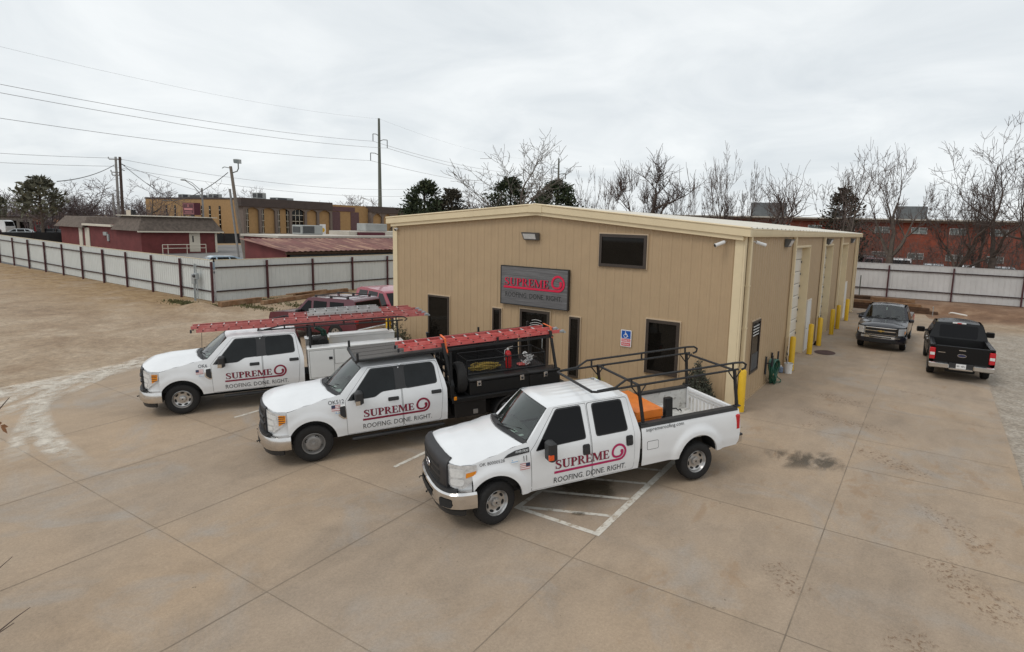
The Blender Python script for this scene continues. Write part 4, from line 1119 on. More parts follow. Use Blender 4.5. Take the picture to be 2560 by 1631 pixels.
NEW = dict(W=WTAB, arch=[(0.05, .45, .50, .022), (4.4, .44, .49, .022)], rocker=.49, bumptop=.69, wb=4.4, R=.405, len=5.6, rake=.008,
    con=[(-.90, 0), (-.885, .3), (-.845, .55), (-.785, .72), (-.70, .86), (-.60, .93), (-.43, .975)],
    hs=[(-.80, 1.16), (-.45, 1.20), (0, 1.30), (.4, 1.385), (.66, 1.43)], hc=[(-.90, 1.37), (-.6, 1.44), (-.2, 1.47), (.5, 1.485)], hp=3.0, bulge=.03, papers=[(-.55, .14, .16, .26), (-.1, .12, .10, .12)],
    cowl=(.36, .58), ap=(.68, 1.43), roof=(1.17, 1.945, .705), crown=.075,
    scrbot=((.46, 1.48), (.67, .84, 1.41)), scrtop=((1.07, 2.0), (1.17, 1.93)),
    cabback=[(3.04, .49), (3.06, 1.25), (3.02, 1.48), (2.88, 1.945)], handle=(.12, .042), wstyle='slot', tw=.25,
    doors=[([(.77, .51), (1.985, .51), (1.985, 1.915), (1.30, 1.915), (.87, 1.42), (.76, 1.28)], roundpoly([(.86, 1.285), (1.40, 1.295), (1.56, 1.385), (1.87, 1.395), (1.87, 1.875), (1.36, 1.875)], .045), 1.80, 1.19),
           (roundpoly([(2.015, .51), (2.88, .51), (2.95, 1.2), (2.87, 1.915), (2.015, 1.915)], .07), roundpoly([(2.10, 1.40), (2.83, 1.43), (2.80, 1.80), (2.74, 1.885), (2.10, 1.885)], .07), 2.80, 1.215)],
    sideglass=M['glassmid'], bpillar=[(1.84, 1.378), (2.13, 1.388), (2.13, 1.906), (1.84, 1.898)], sail=[(.80, 1.275), (1.06, 1.285), (1.06, 1.50), (.90, 1.40)])

def flag(tr, x, z, w, h, flip=False, rx=.11):
    fn = tr.dec(); b = MB()
    for i in range(7):
        b.add([fn(x + w * a, z + h * c) for a, c in ((0, i / 7), (1, i / 7), (1, (i + 1) / 7), (0, (i + 1) / 7))], [(0, 1, 2, 3)], 0 if i % 2 == 0 else 1)
    u0, u1 = (.58, 1.) if flip else (0., .42)
    b.add([fn(x + w * a, z + h * c, .001) for a, c in ((u0, .43), (u1, .43), (u1, 1), (u0, 1))], [(0, 1, 2, 3)], 2)
    b.build('flag_sticker', [M['flagred'], M['signwhite'], M['flagblue']], tr.r)
def sticker(tr, x, z, w, h):
    fn = tr.dec(); b = MB(); b.add([fn(x, z), fn(x + w, z), fn(x + w, z + h), fn(x, z + h)], [(0, 1, 2, 3)], 0)
    b.add([fn(x + .05 * w, z + .2 * h, .001), fn(x + .95 * w, z + .2 * h, .001), fn(x + .95 * w, z + .45 * h, .001), fn(x + .05 * w, z + .45 * h, .001)], [(0, 1, 2, 3)], 1)
    b.add([fn(x + .12 * w, z + .6 * h, .001), fn(x + .3 * w, z + .6 * h, .001), fn(x + .3 * w, z + .9 * h, .001), fn(x + .12 * w, z + .9 * h, .001)], [(0, 1, 2, 3)], 1)
    b.build('sticker', [M['signwhite'], M['paleblue']], tr.r)

def nose_new(tr):
    """black slatted grille, upright lamps with amber corners, chrome bumper"""
    P = tr.P; r = tr.r
    b = MB(); tr.band(b, -.66, .66, [(-.02, .72), (.035, .72), (.05, .80), (.05, 1.16), (.03, 1.27), (-.02, 1.30)], 22, 0)
    for z0, z1 in ((.78, .90), (.96, 1.05), (1.11, 1.20)):
        b.loft([[(*tr.con(-.58 + 1.16 * i / 20, .053), z) for i in range(21)] for z in (z0, z1)], 1, closed=False)
    for z0 in (.93, 1.08):
        tr.band(b, -.63, .63, [(.05, z0 - .025), (.075, z0 - .015), (.075, z0 + .015), (.05, z0 + .025)], 20, 0)
    g = b.build('grille', [M['charcoal'], M['dark']], r, angle=30)
    e = MB(); e.add([tr.nose(.079)(a, z) for a, z in ell(0, 1.0, .11, .047, 24)], [tuple(range(24))]); e.build('emblem', M['charcoal'], g)
    for sg in (-1, 1):
        b = MB(); q = roundpoly([(.665, .75), (.90, .77), (1.17, .98), (1.19, 1.165), (1.03, 1.19), (.665, 1.275)], .03)
        q = [(sg * a, z) for a, z in q]
        b.patch(q, tr.nose(.012), .07, 0, edge=.05)
        h = b.build('headlight', M['lens'], r, angle=60)
        a_ = MB(); q = [(sg * a, z) for a, z in roundpoly([(1.02, .92), (1.155, .985), (1.17, 1.145), (1.03, 1.155)], .015)]
        a_.patch(q, tr.nose(.016), .07, 0, edge=.05); a_.build('turn_signal', M['amber'], h)
        a_ = MB()
        for z in (.98, 1.03, 1.08, 1.12):
            a_.loft([[(*tr.con(sg * (1.025 + .12 * i / 4), .0185), zz) for i in range(5)] for zz in (z - .007, z + .007)], closed=False)
        a_.build('signal_slat', M['ink'], h)
        a_ = MB()
        for q in ([(.69, .80), (.88, .82), (.88, .90), (.69, .90)], [(.69, 1.09), (.98, 1.06), (.98, 1.15), (.69, 1.20)], [(.70, .93), (.92, .94), (.92, 1.03), (.70, 1.05)]):
            a_.patch([(sg * a, z) for a, z in roundpoly(q, .02)], tr.nose(.0165), .08, 0, edge=.05)
        a_.build('lamp_reflector', M['lampglass'], h)
    b = MB(); L = tr.conlen()
    tr.band(b, -L - .04, L + .04, [(-.04, .41), (.10, .40), (.135, .46), (.14, .62), (.11, .685), (.05, .70), (-.03, .70)], 34, 0)
    bp = b.build('front_bumper', M['chromeold'], r, angle=35)
    b = MB(); tr.band(b, -.80, .80, [(.0, .70), (.105, .69), (.10, .735), (.0, .735)], 24); b.build('bumper_pad', M['blackpl'], bp)
    b = MB(); b.loft([[(*tr.con(-.45 + .9 * i / 12, .143), z) for i in range(13)] for z in (.45, .57)], closed=False); b.build('bumper_opening', M['dark'], bp)
    b = MB()
    for y in (-.42, .42): b.tube([(-1.0, y, .50), (-1.05, y, .50), (-1.06, y + .03, .49), (-1.04, y + .04, .47)], .012, 6)
    b.build('tow_hook', M['dark'], bp)
    b = MB(); tr.band(b, -L + .1, L - .1, [(.0, .28), (.06, .28), (.09, .41), (.0, .41)], 26); b.build('air_dam', M['blackpl'], r)
    fn = tr.dec()
    b = MB(); b.patch(roundpoly([(.60, 1.20), (.745, 1.22), (.765, .885), (.70, .885), (.60, .97)], .02), lambda x, z: fn(x, z, 0), .1, 0, edge=.06)
    v = b.build('fender_vent', M['chrome'], r)
    b = MB(); b.patch(roundpoly([(.63, 1.17), (.745, 1.185), (.755, .915), (.71, .915), (.63, .99)], .02), lambda x, z: fn(x, z, .004), .1, 0, edge=.06); b.build('vent_insert', M['blackpl'], v)
def tail(tr, x, z0, z1, par=None):
    for sg in (-1, 1):
        b = MB(); b.rbox(x - .10, x + .02, min(sg * .90, sg * 1.0), max(sg * .90, sg * 1.0), z0, z1, .02); b.build('tail_light', M['redlens'], par or tr.r)
def truck_root(name, label, loc, yaw, tilt):
    return thing(name, label, 'pickup truck', loc, rot=(0, -tilt, yaw))
def bed(tr, x0, x1, zb, zt, zf, mi, cap=True, capm=None):
    """open pickup box: outer skins with wheel arches, ribbed floor, inner walls, tailgate"""
    P = tr.P; cx, cz, ra, _ = P['arch'][1]
    b = MB(); tB = math.asin((zb - cz) / ra)
    arc = [(cx + ra * cos(pi - tB - (pi - 2 * tB) * i / 20), cz + ra * sin(pi - tB - (pi - 2 * tB) * i / 20)) for i in range(21)]
    ol = [(x0, zb)] + arc + [(x1 - .06, zb + .02), (x1 - .01, zb + .1), (x1 + .02, zb + .35), (x1, zt - .03), (x1 - .03, zt), (x0, zt)]
    for sg in (-1, 1):
        b.patch(ol, tr.side(sg), .05, edge=.045)
        b.loft([[(x, sg * tr.w(x, z), z) for x, z in arc], [(x, sg * (tr.w(x, z) - .05), z) for x, z in arc]], closed=False)
        b.loft([[(x, sg * (tr.w(x, z) - .05), z) for x, z in arc], [(cx + (x - cx) * 1.03, sg * .5, cz + (z - cz) * 1.03) for x, z in arc]], 1, closed=False)
    o = b.build('cargo_bed', [tr.paint, M['dark']], tr.r, angle=32)
    yi = .83
    b = MB()
    for i in range(12):
        y = -yi + 2 * yi * i / 12; k = 2 * yi / 12
        b.loft([[(x, y, zf), (x, y + k * .15, zf + .018), (x, y + k * .6, zf + .018), (x, y + k * .75, zf), (x, y + k, zf)] for x in (x0 + .03, x1 - .08)], closed=False)
    for sg in (-1, 1):
        b.add([(x0 + .03, sg * yi, zf), (x1 - .08, sg * yi, zf), (x1 - .08, sg * yi, zt - .02), (x0 + .03, sg * yi, zt - .02)], [(0, 1, 2, 3)])
        b.rbox(cx - .42, cx + .42, min(sg * .62, sg * yi), max(sg * .62, sg * yi), zf, zf + .24, .06)
        b.add([(x0, sg * yi, zt - .02), (x1 - .03, sg * yi, zt - .02), (x1 - .03, sg * tr.w(x1, zt), zt), (x0, sg * tr.w(x0, zt), zt)], [(0, 1, 2, 3)])
    b.add([(x0 + .03, -yi, zf), (x0 + .03, yi, zf), (x0 + .03, yi, zt), (x0 + .03, -yi, zt)], [(0, 1, 2, 3)])
    b.build('bed_liner', mi, o, angle=25)
    b = MB(); b.rbox(x1 - .075, x1 - .01, -yi - .02, yi + .02, zf - .18, zt, .015)
    k = 11
    for i in range(k):
        y = -.68 + 1.36 * i / (k - 1); b.rbox(x1 - .085, x1 - .07, y - .035, y + .035, zf + .03, zf + .34, .006, 1)
    b.rbox(x1 - .09, x1 - .07, -.75, .75, zf + .37, zf + .40, .008, 1); b.rbox(x1 - .09, x1 - .07, -.75, .75, zf + .44, zf + .46, .008, 1)
    tg = b.build('tailgate', [tr.paint, mi], tr.r, angle=30)
    if cap:
        b = MB()
        for sg in (-1, 1):
            b.loft([[(x, sg * (yi - .02), zt - .03), (x, sg * (yi - .02), zt + .022), (x, sg * (tr.w(x, zt) + .006), zt + .022), (x, sg * (tr.w(x, zt - .05) + .008), zt - .05)] for x in [x0 + (x1 - .03 - x0) * i / 8 for i in range(9)]], closed=True, caps=True)
        b.build('bed_rail', capm or M['blackpl'], o, angle=30)
    return o, tg
def rear_bumper(tr, x, z0, z1):
    b = MB()
    for sg in (-1, 1): b.loft([[(x - .14, sg * y, z0), (x + .09, sg * y, z0 + .02), (x + .12, sg * y, z1 - .04), (x - .14, sg * y, z1 - .04)] for y in (0., .75, .93)], caps=True)
    o = b.build('rear_bumper', M['chromeold'], tr.r, angle=30)
    b = MB(); b.rbox(x - .14, x + .125, -.94, .94, z1 - .045, z1, .012); b.build('bumper_step', M['blackpl'], o)

# ================= front truck
rootC = truck_root('pickup_truck', 'nearest white crew cab pickup with an orange box and ladder rack over its bed', (-2.564, -7.905, -.307), .987, .04927)
tC = Truck(rootC, OLD).build(); r = rootC
b = MB()
def top_edge(a): q = tC.con(a, .0); return tC.hoodfn(q[0] + .01, q[1])[2]
n = 26
rows = []
for i in range(n + 1):
    a = -.80 + 1.6 * i / n; zt = top_edge(a); e = .012 * (1 - abs(a) / .8)
    P_ = []
    for o_, z_ in ((-.02, .80), (.045, .79), (.062, .86), (.062, zt - .14), (.045, zt - .03), (.0, zt + .028), (-.085, zt + .078 - .02 * abs(a)), (-.10, zt + .02)):
        P_.append((*tC.con(a, o_), z_))
    rows.append(P_)
b.loft(rows, 0, caps=True)
for z0, z1, w_ in ((.86, .94, .60), (.985, 1.065, .62), (1.11, 1.17, .60)):
    for sg in (-1, 1):
        b.loft([[(*tC.con(sg * (.03 + (w_ - .03) * i / 12), .065), z) for i in range(13)] for z in (z0, z1)], 1, closed=False)
gr = b.build('grille', [M['charcoal'], M['dark']], r, angle=35)
e = MB(); e.add([tC.nose(.088)(a, z) for a, z in ell(0, 1.02, .125, .062, 28)], [tuple(range(28))]); e.tube([tC.nose(.080)(a, z) for a, z in ell(0, 1.02, .125, .062, 28)], .012, 6, 1, closed=True)
em = e.build('emblem', [M['emblue'], M['chrome']], gr)
for sg in (-1, 1):
    b = MB(); q = roundpoly([(.80, .86), (.95, .80), (1.09, .80), (1.32, 1.0), (1.32, 1.205), (.80, 1.24)], .03)
    b.patch([(sg * a, z) for a, z in q], tC.nose(.012), .07, 0, edge=.05); h = b.build('headlight', M['lens'], r, angle=60)
    a_ = MB(); a_.patch([(sg * a, z) for a, z in roundpoly([(1.12, .985), (1.29, 1.03), (1.31, 1.10), (1.13, 1.075)], .012)], tC.nose(.017), .06, 0, edge=.04); a_.build('turn_signal', M['amber'], h)
    a_ = MB()
    for q in ([(.84, 1.02), (1.08, 1.0), (1.10, 1.15), (.84, 1.18)], [(.84, .87), (1.08, .85), (1.10, .97), (.84, .98)]):
        a_.patch([(sg * a, z) for a, z in roundpoly(q, .05)], tC.nose(.0165), .06, 0, edge=.05)
    a_.build('lamp_reflector', M['lampglass'], h)
b = MB(); L = tC.conlen(); rows = []
tC.band(b, -L - .05, L + .05, [(-.04, .44), (.06, .43), (.12, .47), (.145, .60), (.13, .72), (.09, .755), (-.03, .765)], 34, 0)
bp = b.build('front_bumper', M['chrome'], r, angle=35)
b = MB(); tC.band(b, -.98, .98, [(.0, .755), (.10, .745), (.085, .80), (.0, .81)], 26); b.build('bumper_pad', M['blackpl'], bp)
b = MB(); b.loft([[(*tC.con(-.42 + .84 * i / 12, .150 - .004 * 0), z) for i in range(13)] for z in (.52, .66)], closed=False)
for sg in (-1, 1):
    b.patch([(sg * a, z) for a, z in rrect(.70, .93, .50, .655, .035)], lambda a, z: (*tC.con(a, .152 if z < .62 else .148), z), .08, edge=.04)
b.build('bumper_opening', M['dark'], bp)
b = MB(); tC.band(b, -L + .12, L - .12, [(.0, .33), (.06, .33), (.09, .43), (.0, .44)], 26); b.build('air_dam', M['blackpl'], r)
b = MB(); b.tube([(-1.0, -.30, .60), (-1.06, -.30, .60), (-1.075, -.28, .57), (-1.06, -.26, .55)], .012, 6); b.tube([(-1.0, .35, .60), (-1.06, .35, .60), (-1.075, .37, .57)], .012, 6); b.build('tow_hook', M['dark'], bp)
fn = tC.dec()
b = MB(); b.patch(roundpoly([(.665, 1.335), (.40, 1.315), (.25, 1.27), (.17, 1.215), (.665, 1.245)], .015), lambda x, z: fn(x, z, 0), .1, edge=.05); vb = b.build('fender_badge', M['blackpl'], r)
b = MB(); put_text(b, 'POWER STROKE', lambda x, z, d: fn(x, z, .004), .40, .64, 1.268, .038, 0, slant=.3); b.build('badge_lettering', M['chrome'], vb)
b = MB(); put_text(b, 'OK 80000528', lambda x, z, d: fn(x, z, d), -.27, .19, 1.155, .055); b.build('number_lettering', M['inkgrey'], r)
b = MB(); put_text(b, '11', lambda x, z, d: fn(x, z, d), .545, .605, 1.10, .10); b.build('number_lettering', M['ink'], r)
flag(tC, .47, .95, .19, .115, True); sticker(tC, .30, 1.10, .14, .07)
b = MB(); fd = tC.dec(-1, .0125); logo(b, fd, 1.13, .765, 1.36, 0, 1, 2, 2, zl=(.05, .172), tx=(-.005, 1.12), tz=-.155); b.build('logo_lettering', [M['maroon'], M['magenta'], M['ink']], r)
b = MB(); put_text(b, 'supremeroofing.com', lambda x, z, d: fn(x, z, d), 3.13, 4.03, 1.20, .07); b.build('web_lettering', M['ink'], r)
tC.mirror(.98, 1.29, .25, .37, .40, (-.08, M['orangelens']), d=.15)
bo, tg = bed(tC, 3.03, 5.47, .50, 1.33, .80, M['bedwhite'])
b = MB(); b.patch(rrect(3.14, 3.41, .82, 1.00, .03), lambda x, z: (x, -(tC.w(x, z) + .0015), z), .1); b.patch(rrect(3.149, 3.401, .829, .991, .025), lambda x, z: (x, -(tC.w(x, z) + .003), z), .1, 1); b.build('fuel_door', [M['inkgrey'], M['white']], bo)
tail(tC, 5.47, .86, 1.20); rear_bumper(tC, 5.50, .52, .72)
b = MB()
for sg in (-1, 1): b.beam((5.40, sg * .84, .82), (5.40, sg * .84, 1.31), .03, .04)
b.build('tailgate_latch', M['dark'], tg)
# ladder rack of the front truck
rk = MB(); R_ = .024
for sg in (-1, 1):
    y = sg * .86
    rk.tube([(2.02, sg * .80, 2.13), (2.10, y, 2.13), (5.50, y, 2.15)], R_, 8)
    rk.tube([(2.12, sg * .845, 2.14), (2.50, y, 2.16), (2.74, y, 2.285), (5.42, y, 2.30), (5.62, y, 2.285), (5.71, y, 2.23), (5.69, y, 2.155), (5.60, y, 2.13)], R_, 8)
    for x in (2.86, 4.15, 5.36): rk.tube([(x, y, 2.14), (x, y, 2.29)], R_ * .9, 6)
rk.tube([(2.02, -.80, 2.13), (2.02, .80, 2.13)], R_ * 1.15, 8)
for x in (3.02, 5.40): rk.tube([(x, -.88, 2.14), (x, .88, 2.14)], R_ * 1.1, 8)
lr = rk.build('ladder_rack', M['rackblk'], r)
for x0, x1 in ((3.11, 3.02), (5.46, 5.40)):
    for sg in (-1, 1):
        g = MB(); g.beam((x0, sg * .90, 1.34), (x1, sg * .86, 2.13), .055, .05, up=(1, 0, 0)); g.rbox(x0 - .07, x0 + .07, min(sg * .84, sg * .96), max(sg * .84, sg * .96), 1.345, 1.375, .01)
        g.tube([(x1 + .01, sg * .87, 1.93), (x1 + .16, sg * .87, 2.12)], .014, 6); g.tube([(x1 - .01, sg * .87, 1.93), (x1 - .16, sg * .87, 2.12)], .014, 6)
        g.build('rack_leg', M['rackblk'], lr)

def on(root, name, label, cat, p=(0, 0, 0), group=None):
    """a thing resting on a truck: placed in the truck's tilted frame"""
    m = Matrix.Translation(root.location) @ root.rotation_euler.to_matrix().to_4x4()
    o = thing(name, label, cat, tuple(m @ Vector(p)), group=group); o.rotation_euler = root.rotation_euler
    return o
t = on(rootC, 'tool_chest', 'orange steel job box standing across the front of the white truck bed', 'tool box', (3.1, 0, .82))
b = MB(); b.rbox(.0, .60, -.66, .70, .06, .50, .006); b.build('chest_body', M['orange'], t)
b = MB(); b.rbox(-.015, .62, -.68, .72, .515, .69, .008); b.build('lid', M['orange'], t)
b = MB()
for y in (-.6, .6): b.box(.03, .60, y - .06, y + .06, 0, .06)
b.build('skid', M['orange'], t)
b = MB(); b.box(.625, .645, -.12, .12, .34, .42); b.build('latch', M['galv'], t)
t = on(rootC, 'bed_jack', 'small black upright box with hooked arms standing in the open white truck bed', 'jack', (4.55, .36, .82))
b = MB(); b.rbox(-.095, .095, -.06, .06, .02, .50, .008); b.rbox(-.16, .16, -.10, .10, 0, .025, .008); b.build('jack_body', M['boxblk'], t)
b = MB(); b.tube([(.10, 0, .22), (.24, .02, .20), (.30, .02, .14), (.36, .03, .16), (.40, .03, .10)], .014, 6); b.tube([(-.10, 0, .16), (-.2, -.02, .17), (-.24, -.02, .11)], .014, 6); b.build('jack_arm', M['dark'], t)

# ================= middle truck: black flatbed with rack
rootB = truck_root('pickup_truck', 'middle white crew cab flatbed truck with black boxes, mesh roof rack and red ladder', (-7.633, -8.048, -.313), 1.021, .0431)
PB = dict(NEW); PB['wstyle'] = 'dually'; PB['dual'] = True; PB['R'] = .415; PB['wb'] = 4.75
tB = Truck(rootB, PB).build(); nose_new(tB); r = rootB
fn = tB.dec()
b = MB(); put_text(b, 'OK512', lambda x, z, d: fn(x, z, d), .40, .73, 1.245, .085); b.build('number_lettering', M['ink'], r)
flag(tB, .46, 1.10, .19, .125); sticker(tB, .52, 1.02, .15, .06)
b = MB(); fd = tB.dec(-1, .0125); logo(b, fd, 1.10, .80, 1.36, 0, 0, 1, 2, zl=(.045, .165), tx=(0., 1.145), tz=-.155); b.build('logo_lettering', [M['maroon'], M['ink'], M['inkgrey']], r)
tB.mirror(1.02, 1.37, .25, .30, .37, (-.09, M['chrome']), d=.15)
b = MB()
for sg in (-1, 1): b.rbox(.85, 2.95, min(sg * .93, sg * 1.05), max(sg * .93, sg * 1.05), .36, .42, .015)
b.build('running_board', M['blackpl'], r)
# flatbed
b = MB()
b.rbox(3.16, 6.25, -1.0, 1.0, .90, .98, .015)
for sg in (-1, 1): b.rbox(3.16, 6.25, min(sg * .98, sg * 1.04), max(sg * .98, sg * 1.04), .86, .97, .01)
b.rbox(3.14, 3.24, -.98, .98, .95, 1.30, .01)
for y in (-.9, -.45, 0, .45, .9): b.box(3.16, 3.22, y - .03, y + .03, 1.28, 2.12)
for z in (1.5, 1.75, 2.0): b.box(3.17, 3.21, -.92, .92, z - .02, z + .02)
fb = b.build('flatbed', M['boxblk'], r)
for x0, x1 in ((3.22, 4.02), (5.45, 6.15)):
    for sg in (-1, 1):
        b = MB(); b.rbox(x0, x1, min(sg * .62, sg * 1.0), max(sg * .62, sg * 1.0), .47, .89, .015); u = b.build('underbody_box', M['boxblk'], r)
        if x0 < 4:
            b = MB(); b.rbox(x0 + .46, x0 + .58, min(sg * 1.0, sg * 1.012), max(sg * 1.0, sg * 1.012), .52, .64, .006); b.build('latch', M['rimdull'], u)
b = MB(); b.rbox(3.20, 3.27, -1.055, -1.035, .94, 1.03, .006); b.build('side_marker', M['amber'], fb)
b = MB()
for sg in (-1, 1):
    for i in range(12):
        a0 = pi * i / 12; a1 = pi * (i + 1) / 12
        b.hexa([(4.75 + .54 * cos(a), sg * y, .40 + .48 * sin(a)) for a in (a0, a1) for y in (.62, 1.02)][:2] + [(4.75 + .54 * cos(a1), sg * 1.02, .40 + .48 * sin(a1)), (4.75 + .54 * cos(a1), sg * .62, .40 + .48 * sin(a1))] + [(4.75 + .50 * cos(a0), sg * .62, .40 + .44 * sin(a0)), (4.75 + .50 * cos(a0), sg * 1.02, .40 + .44 * sin(a0)), (4.75 + .50 * cos(a1), sg * 1.02, .40 + .44 * sin(a1)), (4.75 + .50 * cos(a1), sg * .62, .40 + .44 * sin(a1))])
b.build('mudguard', M['blackpl'], r)
# side chests with chrome latches
for sg in (-1, 1):
    for x0, x1 in ((3.62, 5.20), (5.21, 6.08)):
        b = MB(); b.rbox(x0, x1, min(sg * .52, sg * .97), max(sg * .52, sg * .97), .98, 1.31, .012); ch = b.build('side_chest', M['boxblk'], r)
        b = MB(); b.rbox(x0 - .01, x1 + .01, min(sg * .50, sg * .99), max(sg * .50, sg * .99), 1.31, 1.37, .015); b.build('lid', M['boxblk'], ch)
        for x in ((3.86, 5.0) if x0 < 5 else (5.66,)):
            b = MB(); b.rbox(x - .055, x + .055, min(sg * .985, sg * 1.005), max(sg * .985, sg * 1.005), 1.20, 1.34, .01); b.lathe([(.03, 0), (.03, .006), (0, .007)], (x, sg * 1.005, 1.26), (0, sg, 0), 12, 1); b.build('latch', [M['chrome'], M['ink']], ch)
# mesh basket
b = MB()
x0, x1, y0, y1, z0, z1 = 3.72, 5.86, -.50, .42, 1.38, 1.74
for z in (z0, z1):
    b.tube([(x0, y0, z), (x1, y0, z), (x1, y1, z), (x0, y1, z)], .017, 6, closed=True)
for x in (x0, 4.8, x1):
    for y in (y0, y1): b.tube([(x, y, z0), (x, y, z1)], .015, 6)
b.tube([(4.8, y0, z1), (4.8, y1, z1)], .014, 6)
b.box(x0, x1, y0, y1, z0 - .015, z0)
for y in (y0, y1):
    for k in range(9): b.tube([(x0, y, z0 + .04 * k), (x1, y, z0 + .04 * k)], .0035, 3)
    for k in range(36): b.tube([(x0 + k * .06, y, z0), (x0 + k * .06, y, z1)], .0035, 3)
b.build('mesh_basket', M['rackblk'], r)
# rack over cab and bed
b = MB(); q = .03
for sg in (-1, 1):
    y = sg * .77
    b.beam((1.06, y, 2.11), (5.98, y, 2.20), .05, .05)
    b.beam((3.22, sg * .92, 1.24), (3.05, y, 2.32), .07, .07, up=(1, 0, 0)); b.beam((6.04, sg * .92, 1.0), (5.90, y, 2.36), .06, .06, up=(1, 0, 0))
    b.beam((1.10, y, 2.11), (1.10, y, 2.30), .05, .05, up=(1, 0, 0)); b.beam((4.45, y, 2.17), (4.45, y, 2.33), .045, .045, up=(1, 0, 0))
b.beam((1.07, -.80, 2.10), (1.07, .80, 2.10), .05, .07)
for x, z in ((3.1, 2.15), (5.94, 2.20), (4.45, 2.17), (2.1, 2.125)): b.beam((x, -.77, z), (x, .77, z), .05, .05)
rkB = b.build('overhead_rack', M['rackblk'], r)
b = MB()
b.hexa([(1.09, -.74, 2.10), (3.08, -.74, 2.14), (3.08, .74, 2.14), (1.09, .74, 2.10), (1.09, -.74, 2.142), (3.08, -.74, 2.182), (3.08, .74, 2.182), (1.09, .74, 2.142)])
for k in range(3): b.hexa([(1.10, -.42 + k * .40, 2.140), (3.07, -.42 + k * .40, 2.18), (3.07, -.40 + k * .40, 2.18), (1.10, -.40 + k * .40, 2.140), (1.10, -.42 + k * .40, 2.150), (3.07, -.42 + k * .40, 2.19), (3.07, -.40 + k * .40, 2.19), (1.10, -.40 + k * .40, 2.150)])
b.build('rack_deck', M['mesh'], rkB)
b = MB(); b.box(3.24, 5.60, .80, .825, 1.36, 2.15)
for x in (3.26, 4.44, 5.58): b.box(x - .02, x + .02, .77, .80, 1.36, 2.17)
b.build('side_screen', M['boxblk'], rkB)
tail(tB, 6.27, .80, .92)

# things carried by the middle truck
t = on(rootB, 'fire_extinguisher', 'red fire extinguisher standing in the black mesh basket of the middle truck', 'fire extinguisher', (4.90, -.28, 1.38))
b = MB(); b.lathe([(0, 0), (.075, 0), (.082, .02), (.082, .36), (.07, .42), (.035, .455), (.03, .47)], (0, 0, 0), (0, 0, 1), 18); cy = b.build('cylinder', M['exred'], t)
b = MB(); b.lathe([(.03, 0), (.03, .04), (.015, .06)], (0, 0, .47), (0, 0, 1), 10); b.beam((-.02, 0, .53), (.14, 0, .56), .02, .012); b.beam((-.02, 0, .52), (.12, 0, .50), .02, .012); b.tube([(-.03, 0, .50), (-.09, 0, .47), (-.10, 0, .36), (-.092, 0, .2)], .012, 6); b.build('valve_head', M['alu'], t)
b = MB(); b.lathe([(.0825, .12), (.0825, .27)], (0, 0, 0), (0, 0, 1), 18); b.build('paper_label', M['exred'], cy)
t = on(rootB, 'rope_coil', 'heap of yellow rope lying in the mesh basket of the middle truck', 'rope', (4.26, -.22, 1.385))
b = MB()
for k in range(9):
    pts = []
    ex, ey = RND.uniform(.26, .44), RND.uniform(.08, .18); ox, oy, oz = RND.uniform(-.07, .07), RND.uniform(-.06, .06), .02 + .016 * k; ph = RND.uniform(0, 6)
    for i in range(26):
        a = 2 * pi * i / 26; pts.append((ox + ex * cos(a + .2 * sin(3 * a + ph)), oy + ey * sin(a), oz + .025 * sin(2 * a + ph)))
    b.tube(pts, .013, 5, closed=True)
b.build('rope', M['rope'], t)
tag(t, t['label'], 'rope')
t = on(rootB, 'chain_bundle', 'pale crumpled bundle on red wrapping beside the extinguisher in the mesh basket', 'bundle', (5.45, -.25, 1.385))
b = MB()
for k in range(14):
    c = Vector((RND.uniform(-.12, .12), RND.uniform(-.1, .1), .06 + .018 * k)); a = RND.uniform(0, pi)
    b.tube([c + Vector((.07 * cos(a + u) , .07 * sin(a + u), .03 * sin(2 * u))) for u in [2 * pi * i / 10 for i in range(10)]], .013, 5, closed=True)
b.build('chain', M['lampglass'], t)
b = MB(); b.rbox(-.28, .02, -.10, .10, 0, .06, .02); b.build('wrapping', M['ladred2'], t)
t = on(rootB, 'spare_wheel', 'black spare wheel standing upright behind the middle truck cab', 'spare wheel', (3.46, -.62, 1.38))
b = MB(); b.lathe([(.23, -.10), (.32, -.125), (.38, -.10), (.40, -.05), (.40, .05), (.38, .10), (.32, .125), (.23, .10)], (0, 0, 0), (1, 0, 0), 32); b.build('tyre', M['tyre'], t)
b = MB(); b.lathe([(.24, .09), (.2, .03), (0, .03)], (0, 0, 0), (1, 0, 0), 24); b.build('rim', M['rimdull'], t)

